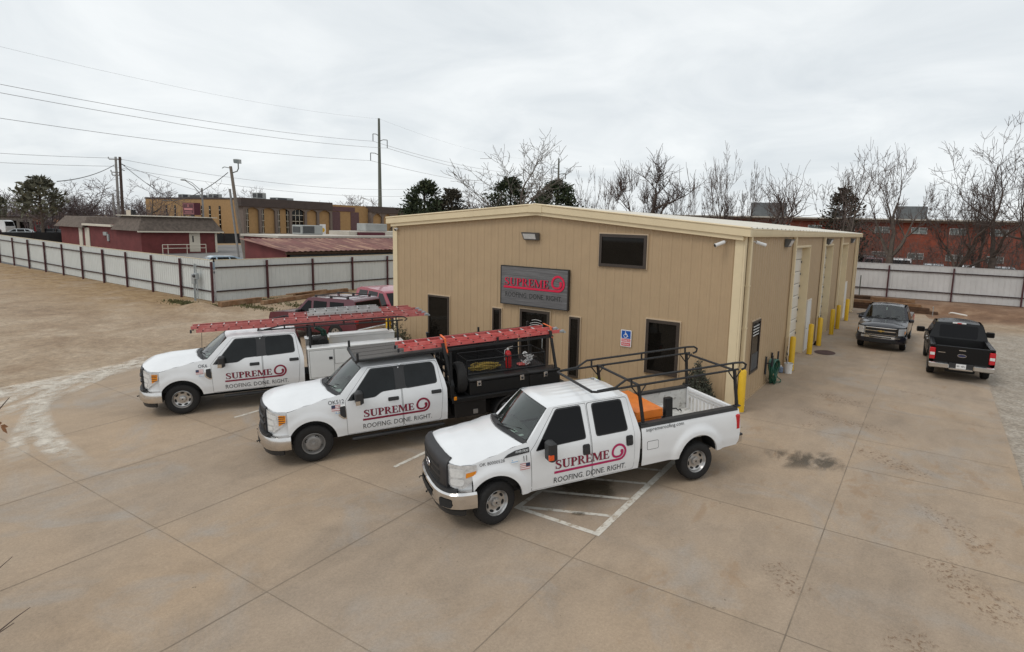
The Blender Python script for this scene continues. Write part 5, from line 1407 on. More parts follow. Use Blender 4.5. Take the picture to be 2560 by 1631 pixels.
def ladder(root, name, label, x0, L, y0, w, z0, sect, m, z1=None, group=None, feet=True):
    """extension ladder lying flat along the truck: sect = [(start, length, inset, rise)]"""
    t = on(root, name, label, 'ladder', (x0, y0, z0), group)
    tl = 0 if z1 is None else (z1 - z0) / L
    for a, l, ins, dz in sect:
        for y in (ins, w - ins):
            b = MB(); s_ = 1 if y > w / 2 else -1; za, zb = dz + tl * a, dz + tl * (a + l)
            pr = [(s_ * .014, 0), (s_ * .014, .085), (-s_ * .014, .085), (-s_ * .014, .072), (s_ * .004, .072), (s_ * .004, .013), (-s_ * .014, .013), (-s_ * .014, 0)]
            b.loft([[(x, y + p, zz + q) for p, q in pr] for x, zz in ((a, za), (a + l, zb))], caps=True)
            ro = b.build('rail', m, t, angle=30)
            b = MB()
            for k in range(int(l / .305)): b.lathe([(.018, 0), (.018, .006), (.0, .007)], (a + .16 + k * .305, y + s_ * .014, dz + .042 + tl * (a + .16 + k * .305)), (0, s_, 0), 8)
            b.build('rung_end', M['dark'], ro)
        for k in range(int(l / .305)):
            x = a + .16 + k * .305; b = MB(); b.tube([(x, ins, dz + .055 + tl * x), (x, w - ins, dz + .055 + tl * x)], .019, 6); b.build('rung', M['alu'], t)
    if feet:
        a = sect[0][0] + sect[0][1]
        for y in (0.0, w):
            b = MB(); b.rbox(a - .05, a + .09, y - .03, y + .03, .0 + tl * a, .075 + tl * a, .012); b.box(a + .06, a + .12, y - .045, y + .045, -.01 + tl * a, .03 + tl * a); b.build('foot', M['galv'], t)
        for y in (0.0, w):
            b = MB(); b.rbox(-.025, .02, y - .02, y + .02, -.004, .09, .006); b.build('end_cap', M['ink'], t)
    return t
ladder(rootB, 'extension_ladder', 'bright red extension ladder strapped along the near side of the middle truck rack', 2.02, 4.05, -.72, .42, 2.205, [(.12, 4.1, 0., 0), (0, 3.85, .035, .095)], M['ladred2'], 2.26)
for i, x in enumerate((3.12, 5.92)):
    b = MB(); z = 2.215 + .012 * (x - 2)
    t = on(rootB, 'ratchet_strap', ('orange strap tying the red ladder down behind the middle truck cab', 'orange strap tying the red ladder down at the rear of the middle truck rack')[i], 'strap', (x, 0, z), 'straps on the red ladder')
    b.beam((-.01, -.78, .20), (.02, -.25, .20), .045, .006, up=(0, 0, 1)); b.beam((-.01, -.78, .20), (.01, -.79, -.10), .045, .006, up=(0, 1, 0)); b.build('webbing', M['strap'], t)
    b = MB(); b.rbox(-.02, .045, -.82, -.785, -.16, -.06, .012); b.build('buckle', M['strap'], t)

# ================= rear truck: utility body with ladders
rootA = truck_root('pickup_truck', 'white crew cab utility truck farthest left carrying several ladders on its roof rack', (-13.198, -8.011, -.311), 1.0009, .03772)
PA = dict(NEW); PA['arch'] = [(0.03, .44, .50, .022), (4.4, .44, .49, .022)]
tA = Truck(rootA, PA).build(); nose_new(tA); r = rootA
fn = tA.dec()
b = MB(); put_text(b, 'OK6', lambda x, z, d: fn(x, z, d), .46, .67, 1.225, .085); b.build('number_lettering', M['ink'], r)
flag(tA, .40, 1.06, .17, .115); sticker(tA, .46, .98, .13, .06)
b = MB(); fd = tA.dec(-1, .0125); logo(b, fd, 1.06, .785, 1.36, 0, 0, 1, 2, zl=(.045, .165), tx=(0., 1.145), tz=-.155); b.build('logo_lettering', [M['maroon'], M['ink'], M['inkgrey']], r)
tA.mirror(1.02, 1.37, .25, .30, .37, (-.09, M['chrome']), d=.15)
b = MB()
for sg in (-1, 1): b.rbox(1.0, 2.9, min(sg * .93, sg * 1.05), max(sg * .93, sg * 1.05), .34, .40, .015)
b.build('running_board', M['blackpl'], r)
b = MB(); b.tube([(.55, -.74, 1.42), (.60, -.76, 2.14)], .006, 5); b.build('antenna', M['seam'], r)
for sg in (-1, 1):
    b = MB(); cx, cz, ra = 4.4, .44, .50
    tb = math.asin((.58 - cz) / ra); arc = [(cx + ra * cos(pi - tb - (pi - 2 * tb) * i / 16), cz + ra * sin(pi - tb - (pi - 2 * tb) * i / 16)) for i in range(17)]
    ol = [(3.17, .58)] + arc + [(5.85, .58), (5.85, 1.47), (3.17, 1.47)]
    b.patch(ol, lambda x, z: (x, sg * 1.03, z), .3)
    b.loft([[(x, sg * 1.03, z) for x, z in arc], [(x, sg * .6, z) for x, z in arc]], 1, closed=False)
    b.add([(3.17, sg * 1.03, .58), (3.17, sg * .55, .58), (3.17, sg * .55, 1.47), (3.17, sg * 1.03, 1.47)], [(0, 1, 2, 3)])
    b.add([(5.85, sg * 1.03, .58), (5.85, sg * .55, .58), (5.85, sg * .55, 1.47), (5.85, sg * 1.03, 1.47)], [(0, 1, 2, 3)])
    b.add([(3.17, sg * .55, .7), (5.85, sg * .55, .7), (5.85, sg * .55, 1.47), (3.17, sg * .55, 1.47)], [(0, 1, 2, 3)])
    b.rbox(3.15, 5.87, min(sg * .54, sg * 1.045), max(sg * .54, sg * 1.045), 1.45, 1.485, .01)
    ub = b.build('utility_body', [M['utilwhite'], M['dark']], r)
    for x0, x1, z0 in ((3.21, 3.85, .62), (3.88, 4.92, .98), (4.95, 5.80, .62)):
        b = MB(); b.box(x0 - .008, x1 + .008, min(sg * 1.03, sg * 1.034), max(sg * 1.03, sg * 1.034), z0 - .008, 1.418, 1); b.box(x0, x1, min(sg * 1.03, sg * 1.042), max(sg * 1.03, sg * 1.042), z0, 1.41)
        d = b.build('compartment_door', [M['utilwhite'], M['seam']], ub)
        b = MB(); b.rbox(x1 - .13, x1 - .03, min(sg * 1.04, sg * 1.056), max(sg * 1.04, sg * 1.056), 1.12, 1.20, .01); b.build('latch', M['ink'], d)
b = MB(); b.box(3.17, 5.85, -.55, .55, .66, .70); b.box(5.80, 5.85, -.55, .55, .7, 1.25); b.build('cargo_floor', M['bedwhite'], r)
b = MB(); b.rbox(3.86, 5.68, .55, .98, 1.48, 1.54, .01); b.rbox(3.88, 5.66, .57, .96, 1.17, 1.49, .01); b.build('raised_chest', M['utilwhite'], r)
b = MB(); b.rbox(3.60, 3.82, .28, .80, 1.10, 1.50, .02); b.build('gas_can', M['yellow'], r)
b = MB(); b.rbox(3.35, 3.75, -.30, .30, .9, 1.62, .03); b.lathe([(.16, -.2), (.18, -.1), (.18, .1), (.16, .2)], (3.62, -.15, 1.45), (0, 1, 0), 14, caps=True); b.tube([(3.3, -.35, .9), (3.3, -.35, 1.95)], .035, 8); b.tube([(3.3, .3, .9), (3.3, .3, 1.95)], .035, 8); b.lathe([(.10, -.06), (.10, .06)], (3.42, -.55, 1.30), (0, 1, 0), 12, caps=True)
b.build('pump_unit', M['dark'], r)
b = MB(); b.tube([(3.45, .1, 1.9), (3.62, .15, 1.78), (3.68, .18, 1.5), (3.60, .1, 1.2), (3.50, -.1, 1.12)], .05, 8); b.tube([(3.5, .2, 1.9), (3.72, .25, 1.75), (3.76, .28, 1.5), (3.66, .2, 1.25)], .045, 8); b.build('hose', M['darkgreen'], r)
b = MB(); q = .022
for sg in (-1, 1):
    y = sg * .86
    b.tube([(1.95, y, 2.12), (2.05, y, 2.10), (5.9, y, 2.09)], q, 6); b.tube([(2.1, y, 2.11), (2.6, y, 2.2), (5.75, y, 2.21), (5.95, y, 2.18), (6.03, y, 2.11), (5.95, y, 2.06)], q, 6)
    for x in (2.62, 3.4, 4.2, 5.0, 5.7): b.tube([(x, y, 2.09), (x, y, 2.20)], q, 6)
for x in (1.95, 3.3, 5.6): b.tube([(x, -.86, 2.10), (x, .86, 2.10)], q, 6)
rkA = b.build('ladder_rack', M['rackblk'], r)
for x in (3.25, 5.72):
    for sg in (-1, 1):
        g = MB(); g.beam((x, sg * .92, 1.48), (x, sg * .86, 2.10), .055, .05, up=(1, 0, 0)); g.tube([(x, sg * .87, 1.9), (x - .16, sg * .87, 2.08)], .014, 6); g.build('rack_leg', M['rackblk'], rkA)
g_ = 'ladders on the left truck rack'
ladder(rootA, 'extension_ladder', 'longest faded red ladder, overhanging the bonnet of the left truck', .34, 6.25, -.62, .44, 2.125, [(.12, 6.2, 0., 0), (0, 6.0, .035, .095)], M['ladred'], 2.135, g_)
ladder(rootA, 'extension_ladder', 'faded red ladder on the far side of the left truck rack', 2.75, 3.7, .16, .44, 2.15, [(.12, 3.75, 0., 0), (0, 3.6, .035, .095)], M['ladred'], None, g_)
ladder(rootA, 'aluminium_ladder', 'short bare aluminium ladder lying on top of the red ladders', 3.25, 2.1, -.34, .40, 2.325, [(.0, 2.1, 0., 0), (.06, 1.95, .03, .085)], M['alu'], None, g_, False)

# ================= black pickup seen from behind
BLK = dict(W=[(z, w * .985) for z, w in WTAB], arch=[(0.0, .40, .46, .02), (3.67, .40, .46, .02)], rocker=.42, bumptop=.66, wb=3.67, R=.385, len=4.9, rake=0,
    con=[(-.88, 0), (-.87, .3), (-.84, .55), (-.79, .72), (-.71, .85), (-.60, .92), (-.41, .965)],
    hs=[(-.82, 1.05), (-.41, 1.10), (.3, 1.20), (.66, 1.25)], hc=[(-.88, 1.14), (-.5, 1.20), (.5, 1.27)], hp=3.,
    cowl=(.36, .56), ap=(.66, 1.25), roof=(1.25, 1.80, .68), crown=.07, scrbot=((.46, 1.29), (.66, .83, 1.24)), scrtop=((1.12, 1.85), (1.25, 1.78)),
    cabback=[(2.55, .42), (2.60, 1.1), (2.56, 1.28), (2.40, 1.80)], handle=(.10, .035), wstyle='alloy', tw=.25, rearwin=(.62, 1.26, 1.72), track=.85,
    doors=[([(.70, .45), (1.72, .45), (1.72, 1.76), (1.30, 1.76), (.82, 1.24), (.70, 1.15)], roundpoly([(.84, 1.20), (1.65, 1.22), (1.63, 1.72), (1.34, 1.72)], .05), 1.55, 1.08),
           ([(1.75, .45), (2.42, .45), (2.48, 1.1), (2.42, 1.76), (1.75, 1.76)], roundpoly([(1.80, 1.23), (2.40, 1.24), (2.34, 1.72), (1.80, 1.72)], .05), 2.34, 1.09)])
P4 = dict(BLK); P4['paint'] = M['carblack']; P4['handlemat'] = M['chrome']; P4['arch'] = [(0., .40, .46, .02), (3.55, .40, .46, .02)]; P4['wb'] = 3.55
r4_ = truck_root('pickup_truck', 'black pickup parked on the drive with its chrome rear bumper towards the camera', (5.42, 13.0, 0), -pi / 2 + .045, 0)
t4 = Truck(r4_, P4).build()
t4.mirror(.92, 1.26, .30, .22, .42, None, None, False, .09)
bo, tg = bed(t4, 2.62, 4.68, .46, 1.22, .72, M['boxblk'], True, M['carblack'])
b = MB(); b.rbox(4.63, 4.70, -.80, .80, .60, 1.245, .02); tg4 = b.build('tailgate', M['carblack'], r4_)
b = MB(); b.add([(4.705, y, z) for y, z in ell(0, .93, .13, .052, 24)], [tuple(range(24))]); b.tube([(4.70, y, z) for y, z in ell(0, .93, .13, .052, 24)], .010, 6, 1, closed=True); em = b.build('emblem', [M['emblue'], M['chrome']], tg4)
b = MB(); b.rbox(4.70, 4.715, -.10, .10, 1.10, 1.14, .006); b.build('handle', M['chrome'], tg4)
b = MB(); b.rbox(4.70, 4.706, -.72, -.50, .985, 1.01, .003); b.build('badge', M['chrome'], tg4)
for sg in (-1, 1):
    b = MB(); b.rbox(4.56, 4.705, min(sg * .80, sg * .985), max(sg * .80, sg * .985), .72, 1.14, .02); tl = b.build('tail_light', M['redlens'], r4_)
    b = MB(); b.rbox(4.70, 4.712, min(sg * .82, sg * .965), max(sg * .82, sg * .965), .87, .97, .004); b.build('reverse_lamp', M['lampglass'], tl)
b = MB()
for sg in (-1, 1): b.rbox(4.66, 4.86, min(sg * .36, sg * .98), max(sg * .36, sg * .98), .45, .64, .03)
b.rbox(4.66, 4.84, -.36, .36, .42, .50, .02); rb = b.build('rear_bumper', M['chromeold'], r4_)
b = MB(); b.box(4.62, 4.80, -.36, .36, .50, .66); b.build('bumper_step', M['blackpl'], rb)
b = MB(); b.rbox(4.805, 4.815, -.15, .15, .50, .65, .004); lp = b.build('licence_plate', M['signwhite'], r4_)
b = MB(); put_text(b, 'BR1 4B93', lambda x, z, d: (4.818, x, z), -.125, .125, .54, .065); b.build('plate_lettering', M['ink'], lp)
b = MB(); b.rbox(2.40, 2.47, -.22, .22, 1.775, 1.835, .01); hl = b.build('brake_light', M['lampglass'], r4_)
b = MB(); b.box(2.465, 2.475, -.07, .07, 1.785, 1.825); b.build('lens', M['redlens'], hl)

# ================= graphite pickup facing the camera
P5 = dict(BLK); P5['paint'] = M['cargraph']; P5['arch'] = [(0., .40, .46, .015), (3.65, .40, .46, .015)]; P5['wb'] = 3.65; P5['hc'] = [(-.88, 1.10), (-.5, 1.18), (.5, 1.27)]; P5['hs'] = [(-.82, 1.03), (-.41, 1.09), (.3, 1.19), (.66, 1.25)]; P5['bulge'] = .025
r5_ = truck_root('pickup_truck', 'dark grey pickup with chrome barred grille facing the camera beside the overhead doors', (2.78, 13.65, 0), pi / 2 - .02, 0)
t5 = Truck(r5_, P5).build()
t5.mirror(.92, 1.22, .20, .16, .22, None, M['cargraph'], False, .10)
bo, tg = bed(t5, 2.62, 4.85, .46, 1.20, .72, M['boxblk'], True, M['cargraph'])
tail(t5, 4.8, .8, 1.12); rear_bumper(t5, 4.88, .45, .62)
b = MB(); t5.band(b, -.62, .62, [(-.02, .70), (.03, .70), (.03, 1.02), (-.02, 1.03)], 20, 0); g = b.build('grille', M['dark'], r5_)
b = MB()
for z0, z1 in ((.985, 1.03), (.845, .905), (.695, .735)): t5.band(b, -.64, .64, [(.02, z0), (.055, z0 + .01), (.055, z1 - .01), (.02, z1)], 20)
for a in (-.63, .63): t5.band(b, a - .02, a + .02, [(.02, .70), (.056, .70), (.056, 1.03), (.02, 1.03)], 2)
b.build('grille_bar', M['chrome'], g)
b = MB(); b.add([t5.nose(.062)(a, z) for a, z in [(-.13, .86), (-.045, .86), (-.04, .835), (.04, .835), (.045, .86), (.13, .86), (.115, .905), (.04, .905), (.035, .925), (-.035, .925), (-.04, .905), (-.145, .905)]], [tuple(range(12))]); b.build('emblem', M['gold'], g)
L = t5.conlen()
for sg in (-1, 1):
    b = MB(); b.patch([(sg * a, z) for a, z in roundpoly([(.68, .72), (.98, .74), (1.14, .86), (1.12, 1.04), (.68, 1.03)], .03)], t5.nose(.012), .07, edge=.05); h = b.build('headlight', M['lens'], r5_, angle=60)
    b = MB(); b.patch([(sg * a, z) for a, z in roundpoly([(.96, .78), (1.08, .86), (1.07, .94), (.96, .93)], .02)], t5.nose(.016), .07, edge=.05); b.build('turn_signal', M['amber'], h)
b = MB(); t5.band(b, -L - .02, L + .02, [(-.03, .36), (.06, .36), (.09, .45), (.09, .58), (.05, .68), (-.03, .69)], 30); fbm = b.build('front_bumper', M['cargraph'], r5_, angle=35)
b = MB(); t5.band(b, -.74, .74, [(.085, .56), (.105, .57), (.10, .665), (.05, .67)], 24); b.build('bumper_chrome', M['chromeold'], fbm)
b = MB(); b.loft([[(*t5.con(-.42 + .84 * i / 12, .107), z) for i in range(13)] for z in (.585, .635)], closed=False); b.loft([[(*t5.con(-.6 + 1.2 * i / 12, .093), z) for i in range(13)] for z in (.38, .50)], closed=False); b.build('bumper_opening', M['dark'], fbm)
b = MB(); b.box(1.05, 1.06, -.02, .02, 1.62, 1.74); b.build('hanging_tag', M['signwhite'], r5_)

# ================= other cars as one shell with parts
def car(name, label, loc, rz, prof, W, paint, wheels, wins, ws, rw, rack=False, cat='car', wr=.34, group=None, ex=None):
    """prof: closed side outline (x,z) of the body; cabin narrows above z=.95"""
    t = thing(name, label, cat, loc, rz, group); H = max(z for _, z in prof)
    def wy(z): return W / 2 * (1 if z < .95 else 1 - .16 * (z - .95) / max(.3, H - .95)) * (1 if z > .35 else .96)
    b = MB()
    n = len(prof)
    for sg in (-1, 1):
        b.patch(prof, lambda x, z: (x, sg * wy(z), z), .2, edge=.15)
    ed = roundpoly(prof, .04, 2); k = len(ed)
    b.loft([[(x, y * wy(z), z) for x, z in ed + ed[:1]] for y in (-1, -.5, 0, .5, 1)], closed=False)
    b.build('body', paint, t, angle=35)
    for sg in (-1, 1):
        for q in wins:
            g = MB(); g.patch(q, lambda x, z: (x, sg * (wy(z) + .006), z), .3, edge=.15); g.build('side_window', M['glass'], t)
        for x in wheels:
            g = MB(); c = (x, sg * (W / 2 - .10), wr); g.lathe([(.2, -.1), (wr - .02, -.11), (wr, -.08), (wr, .08), (wr - .02, .11), (.215, .105)], c, (0, sg, 0), 24); o = g.build('wheel', M['tyre'], t)
            g = MB(); g.lathe([(.22, .10), (.2, .09), (.05, .085), (0, .09)], c, (0, sg, 0), 20)
            for i in range(5):
                a = 2 * pi * i / 5 + .4; cc = (x + .13 * cos(a), wr + .13 * sin(a)); g.add([(cc[0] + .04 * cos(u), sg * (W / 2 - .10 + .091), cc[1] + .04 * sin(u)) for u in [2 * pi * j / 8 for j in range(8)]], [tuple(range(8))], 1)
            g.build('rim', [M['rim'], M['dark']], o)
    for nm, (p, q) in (('windscreen', ws), ('rear_window', rw)):
        g = MB(); p, q = Vector(p), Vector(q); d = (q - p); off = Vector((-d.y, d.x)).normalized() * .008
        if (off.x > 0) != (nm == 'rear_window'): off = -off
        a, c = p + d * .06 + off, p + d * .94 + off
        g.add([(a.x, -wy(a.y) * .92, a.y), (a.x, wy(a.y) * .92, a.y), (c.x, wy(c.y) * .90, c.y), (c.x, -wy(c.y) * .90, c.y)], [(0, 1, 2, 3)]); g.build(nm, M['glass'], t)
    return t, wy
SUVP = [(-.95, .35), (-.98, .75), (-.90, .98), (-.2, 1.06), (.45, 1.10), (1.05, 1.70), (1.2, 1.76), (3.35, 1.80), (3.48, 1.72), (3.62, 1.05), (3.66, .55), (3.6, .38), (2.98, .32), (2.95, .55), (2.75, .74), (2.45, .74), (2.25, .55), (2.2, .32), (.42, .32), (.40, .55), (.2, .74), (-.2, .74), (-.40, .55), (-.42, .35)]
suv, wy = car('maroon_suv', 'boxy dark maroon suv with black roof rails and a round green rear window decal', (-18.99, -.39, -.02), .19, SUVP, 1.80, M['suvmaroon'], (0, 2.6),
    [[(.62, 1.10), (1.30, 1.12), (1.28, 1.62), (1.10, 1.62)], [(1.42, 1.12), (2.10, 1.12), (2.08, 1.63), (1.40, 1.63)], [(2.28, 1.13), (3.0, 1.14), (2.95, 1.64), (2.24, 1.64)]], ((.45, 1.10), (1.05, 1.70)), ((3.48, 1.72), (3.60, 1.10)), cat='suv', wr=.37)
b = MB()
for sg in (-1, 1):
    b.tube([(1.35, sg * .66, 1.84), (3.1, sg * .66, 1.87)], .025, 6)
    for x in (1.4, 2.2, 3.05): b.rbox(x - .06, x + .06, min(sg * .63, sg * .69), max(sg * .63, sg * .69), 1.77, 1.86, .015)
for x in (1.6, 2.9): b.tube([(x, -.66, 1.86), (x, .66, 1.86)], .02, 6)
b.build('roof_rail', M['blackpl'], suv)
b = MB()
for sg in (-1, 1): b.rbox(.66, .80, min(sg * .88, sg * 1.08), max(sg * .88, sg * 1.08), 1.08, 1.24, .03)
b.build('mirror', M['blackpl'], suv)
b = MB()
pts = [(3.565, .02 + .15 * cos(a), 1.36 + .15 * sin(a)) for a in [2 * pi * i / 24 for i in range(24)]]
b.tube([(3.585 - (z - 1.36) * .19, y, z) for _, y, z in pts], .02, 5, closed=True); b.tube([(3.60, -.08, 1.30), (3.585, .02, 1.40), (3.60, .10, 1.30)], .018, 5); b.tube([(3.60, .0, 1.27), (3.585, .06, 1.36), (3.58, -.03, 1.42)], .015, 5)
b.build('window_decal', M['green'], suv)
b = MB(); b.rbox(3.62, 3.74, -.88, .88, .42, .62, .03); b.build('rear_bumper', M['chromeold'], suv)
for sg in (-1, 1):
    b = MB(); b.rbox(3.56, 3.64, min(sg * .72, sg * .90), max(sg * .72, sg * .90), .80, 1.10, .02); b.build('tail_light', M['redlens'], suv)
VANP = [(-.95, .32), (-1.0, .72), (-.85, .92), (-.1, 1.02), (.75, 1.66), (1.0, 1.72), (3.1, 1.74), (3.5, 1.62), (3.72, 1.0), (3.74, .5), (3.66, .34), (3.12, .3), (3.05, .55), (2.9, .70), (2.5, .70), (2.35, .55), (2.28, .3), (.42, .3), (.40, .55), (.2, .70), (-.2, .70), (-.40, .55), (-.42, .32)]
v2, wy = car('red_suv', 'bright red suv half hidden behind the building corner and the maroon suv', (-16.44, 3.31, 0), 2.90, VANP, 1.85, M['suvred'], (0, 2.7),
    [[(.20, 1.05), (1.25, 1.06), (1.22, 1.60), (.85, 1.60)], [(1.36, 1.06), (2.3, 1.08), (2.25, 1.62), (1.34, 1.62)], [(2.4, 1.08), (3.35, 1.10), (3.2, 1.58), (2.36, 1.62)]], ((-.1, 1.02), (.75, 1.66)), ((3.5, 1.62), (3.70, 1.05)), cat='suv', wr=.36)
b = MB()
for sg in (-1, 1): b.rbox(.28, .44, min(sg * .90, sg * 1.10), max(sg * .90, sg * 1.10), 1.02, 1.18, .03)
b.build('mirror', M['blackpl'], v2)
SED = [(-.85, .3), (-.9, .62), (-.75, .78), (.1, .92), (.85, 1.36), (1.1, 1.43), (2.6, 1.45), (3.3, 1.25), (3.5, .95), (3.52, .45), (3.45, .3), (3.0, .28), (2.95, .5), (2.8, .66), (2.4, .66), (2.25, .5), (2.2, .28), (.4, .28), (.38, .5), (.2, .66), (-.2, .66), (-.38, .5), (-.4, .3)]
SW = [[(.35, .93), (1.25, .95), (1.22, 1.34), (.95, 1.34)], [(1.35, .95), (2.3, .97), (2.2, 1.36), (1.33, 1.36)], [(2.4, .98), (3.1, 1.0), (2.7, 1.33), (2.3, 1.36)]]
car('pale_blue_car', 'pale blue estate car whose roof shows over the white fence near the leaning pole', (-50.0, 10.9, 0), pi / 2 - .3, SED, 1.8, M['carblue'], (0, 2.6), SW, ((.1, .92), (.85, 1.36)), ((3.3, 1.25), (3.5, .95)), wr=.32)
car('silver_car', 'silver car parked at the far left in front of the grey shop', (-128, 20.1, .2), 1.2, SED, 1.8, M['carsilver'], (0, 2.6), SW, ((.1, .92), (.85, 1.36)), ((3.3, 1.25), (3.5, .95)), wr=.32)
car('white_van', 'white van at the far left edge behind the silver car', (-138.5, 20.6, .2), .6, [(x, z * 1.55) for x, z in VANP], 2.1, M['white'], (0, 2.7), [[(.20, 1.6), (1.25, 1.62), (1.22, 2.4), (.85, 2.4)]], ((-.1, 1.58), (.75, 2.57)), ((3.5, 2.5), (3.7, 1.6)), cat='van', wr=.4)
car('grey_hatchback', 'dark grey car parked behind the silver car at the far left', (-131, 25.0, .2), 1.1, SED, 1.8, M['cargraph'], (0, 2.6), SW, ((.1, .92), (.85, 1.36)), ((3.3, 1.25), (3.5, .95)), wr=.32)
for nm, lb, x, y, rz, pr, pt in (('grey_suv', 'dark grey car beyond the right fence, next to the building corner', -1.2, 45.4, pi / 2, SUVP, 'cargraph'), ('maroon_car', 'maroon topped vehicle with pale windscreen beyond the right fence', -.35, 43.4, pi / 2, SUVP, 'suvmaroon'),
        ('white_suv', 'white suv beyond the right fence below a brick wall window', 1.9, 43.6, pi / 2, SUVP, 'white'), ('silver_hatchback', 'silver car roof beyond the right fence, right of the white suv', 4.4, 43.8, pi / 2, SED, 'carsilver'), ('pale_car', 'low white car behind bare trunks beyond the right fence', 6.9, 43.8, pi / 2, SED, 'white'), ('grey_car', 'pale car roof among the trees near the right edge beyond the fence', 9.5, 44.2, pi / 2, SED, 'carsilver')):
    zb = gz(x, y); sc = pr is SUVP
    car(nm, lb, (x, y, zb - .12), rz, pr, 1.8, M[pt], (0, 2.6), SW if not sc else [[(.62, 1.10), (1.30, 1.12), (1.28, 1.62), (1.10, 1.62)], [(1.42, 1.12), (3.0, 1.14), (2.95, 1.64), (1.40, 1.63)]], ((.45, 1.10), (1.05, 1.70)) if sc else ((.1, .92), (.85, 1.36)), ((3.48, 1.72), (3.60, 1.10)) if sc else ((3.3, 1.25), (3.5, .95)), wr=.34)

# ---------------------------------------------------------------- things round the building
def bollard(label, x, y, h=1.3, r=.105):
    t = thing('bollard', label, 'bollard', (x, y, gz(x, y)), group='yellow steel bollards round the building')
    b = MB(); b.lathe([(r, -.05), (r, h - .05), (r * .8, h - .015), (r * .4, h), (0, h + .003)], (0, 0, 0), (0, 0, 1), 20); b.build('post', M['yellow'], t)
    b = MB(); b.lathe([(r + .05, .0), (r + .04, .012), (r, .014)], (0, 0, 0), (0, 0, 1), 16); b.build('collar', M['joint'], t)
for lb, x, y, h in (('yellow bollard at the near corner of the steel building', .22, -.02, 1.22), ('yellow bollard beside the white bucket', .33, 6.2, 1.28), ('yellow bollard beside the brown floor mat', .35, 9.80, 1.3), ('yellow bollard with a broom leaning behind it', .35, 12.1, 1.3),
                    ('yellow bollard between the second and third overhead doors', .36, 15.8, 1.3), ('yellow bollard just before the third overhead door', .35, 18.0, 1.3), ('farthest yellow bollard along the drive', .35, 21.7, 1.3), ('yellow bollard near the maroon suv, left of the building', -14.3, .25, 1.25)):
    bollard(lb, x, y, h)
t = thing('hose_hanger', 'green garden hose looped over a black bracket on the side wall', 'garden hose', (.05, 3.85, 0)); t.scale = (1.25, 1.25, 1.2)
b = MB()
for y in (-.33, .33): b.beam((.0, y, .62), (.16, y, .62), .03, .03); b.beam((.16, y, .55), (.16, y, .86), .035, .035); b.beam((.0, y, .3), (.0, y, .80), .04, .03)
b.build('bracket', M['ink'], t)
b = MB()
for k in range(15):
    pts = []; wy_ = .28 + .025 * (k % 5); dz = RND.uniform(.42, .62); xo = .07 + .022 * (k % 7); ph = RND.uniform(-.06, .10)
    for i in range(24):
        a = 2 * pi * i / 24; zz = .62 - dz * .5 + (dz * .5 + .06) * sin(a); pts.append((xo + .03 * sin(2 * a + k), wy_ * cos(a) * (.75 + .25 * sin(a)) + ph * max(0, -sin(a)), max(.02, zz)))
    b.tube(pts, .014, 5, closed=True)
pts = [(.15, .15, .3), (.2, .32, .1), (.26, .42, .03), (.3, .2, .025), (.24, .0, .05)]
b.tube(pts, .014, 5); b.build('hose', M['greenhose'], t)
t = thing('bucket', 'white plastic bucket standing against the side wall beside a bollard', 'bucket', (.34, 5.72, 0))
b = MB(); b.lathe([(0, .005), (.125, .0), (.15, .36), (.158, .36), (.158, .33), (.15, .32)], (0, 0, 0), (0, 0, 1), 20); b.lathe([(.15, .37), (.158, .37), (.14, .36), (.12, .05), (0, .04)], (0, 0, 0), (0, 0, 1), 20); o = b.build('pail', M['bucket'], t)
b = MB(); b.tube([(-.155 * cos(a), .0 + .0, .34 - .13 * sin(a)) if False else (.16 * cos(a), -.03, .33 - .12 * sin(a)) for a in [pi * i / 10 for i in range(11)]], .005, 5); b.build('handle', M['dark'], o)
b = MB(); b.tube([(-.05, .05, .1), (-.12, .1, .75), (-.11, .12, .95)], .012, 5); b.tube([(.03, .0, .1), (-.14, .05, .56)], .014, 5); b.tube([(-.1, .12, .62), (-.115, .12, .72)], .03, 6); b.build('tool', M['ink'], t)
t = thing('cleaner_jug', 'small blue plastic jug on the ground between wall and bucket', 'jug', (.10, 5.62, 0)); b = MB(); b.rbox(-.08, .08, -.1, .1, 0, .22, .03); b.build('jug_body', M['jug'], t); b = MB(); b.lathe([(.03, .2), (.03, .27), (0, .275)], (0, 0, 0), (0, 0, 1), 10); b.build('cap', M['signwhite'], t)
b = MB(); b.patch(ell(.85, 10.65, .42, .52, 20), lambda x, y: (x, y, .014 + .004 * sin(9 * x)), .15); b.patch(ell(.85, 10.65, .42, .52, 20), lambda x, y: (x, y, .003), .3); tag(b.build('floor_mat', M['mat_brown']), 'brown oval door mat on the drive beside a bollard', 'door mat')
t = thing('broom', 'dark broom leaning against a bollard by the second overhead door', 'broom', (.22, 12.25, 0)); b = MB(); b.tube([(.06, -.08, .12), (.02, -.1, 1.35)], .014, 6); b.build('handle', M['broom'], t); b = MB(); b.loft([[(-.12, -.04, 0), (.22, -.04, 0), (.22, .04, 0), (-.12, .04, 0)], [(-.02, -.1, .2), (.12, -.1, .2), (.12, -.06, .2), (-.02, -.06, .2)]], caps=True); b.build('bristles', M['tarp'], t)

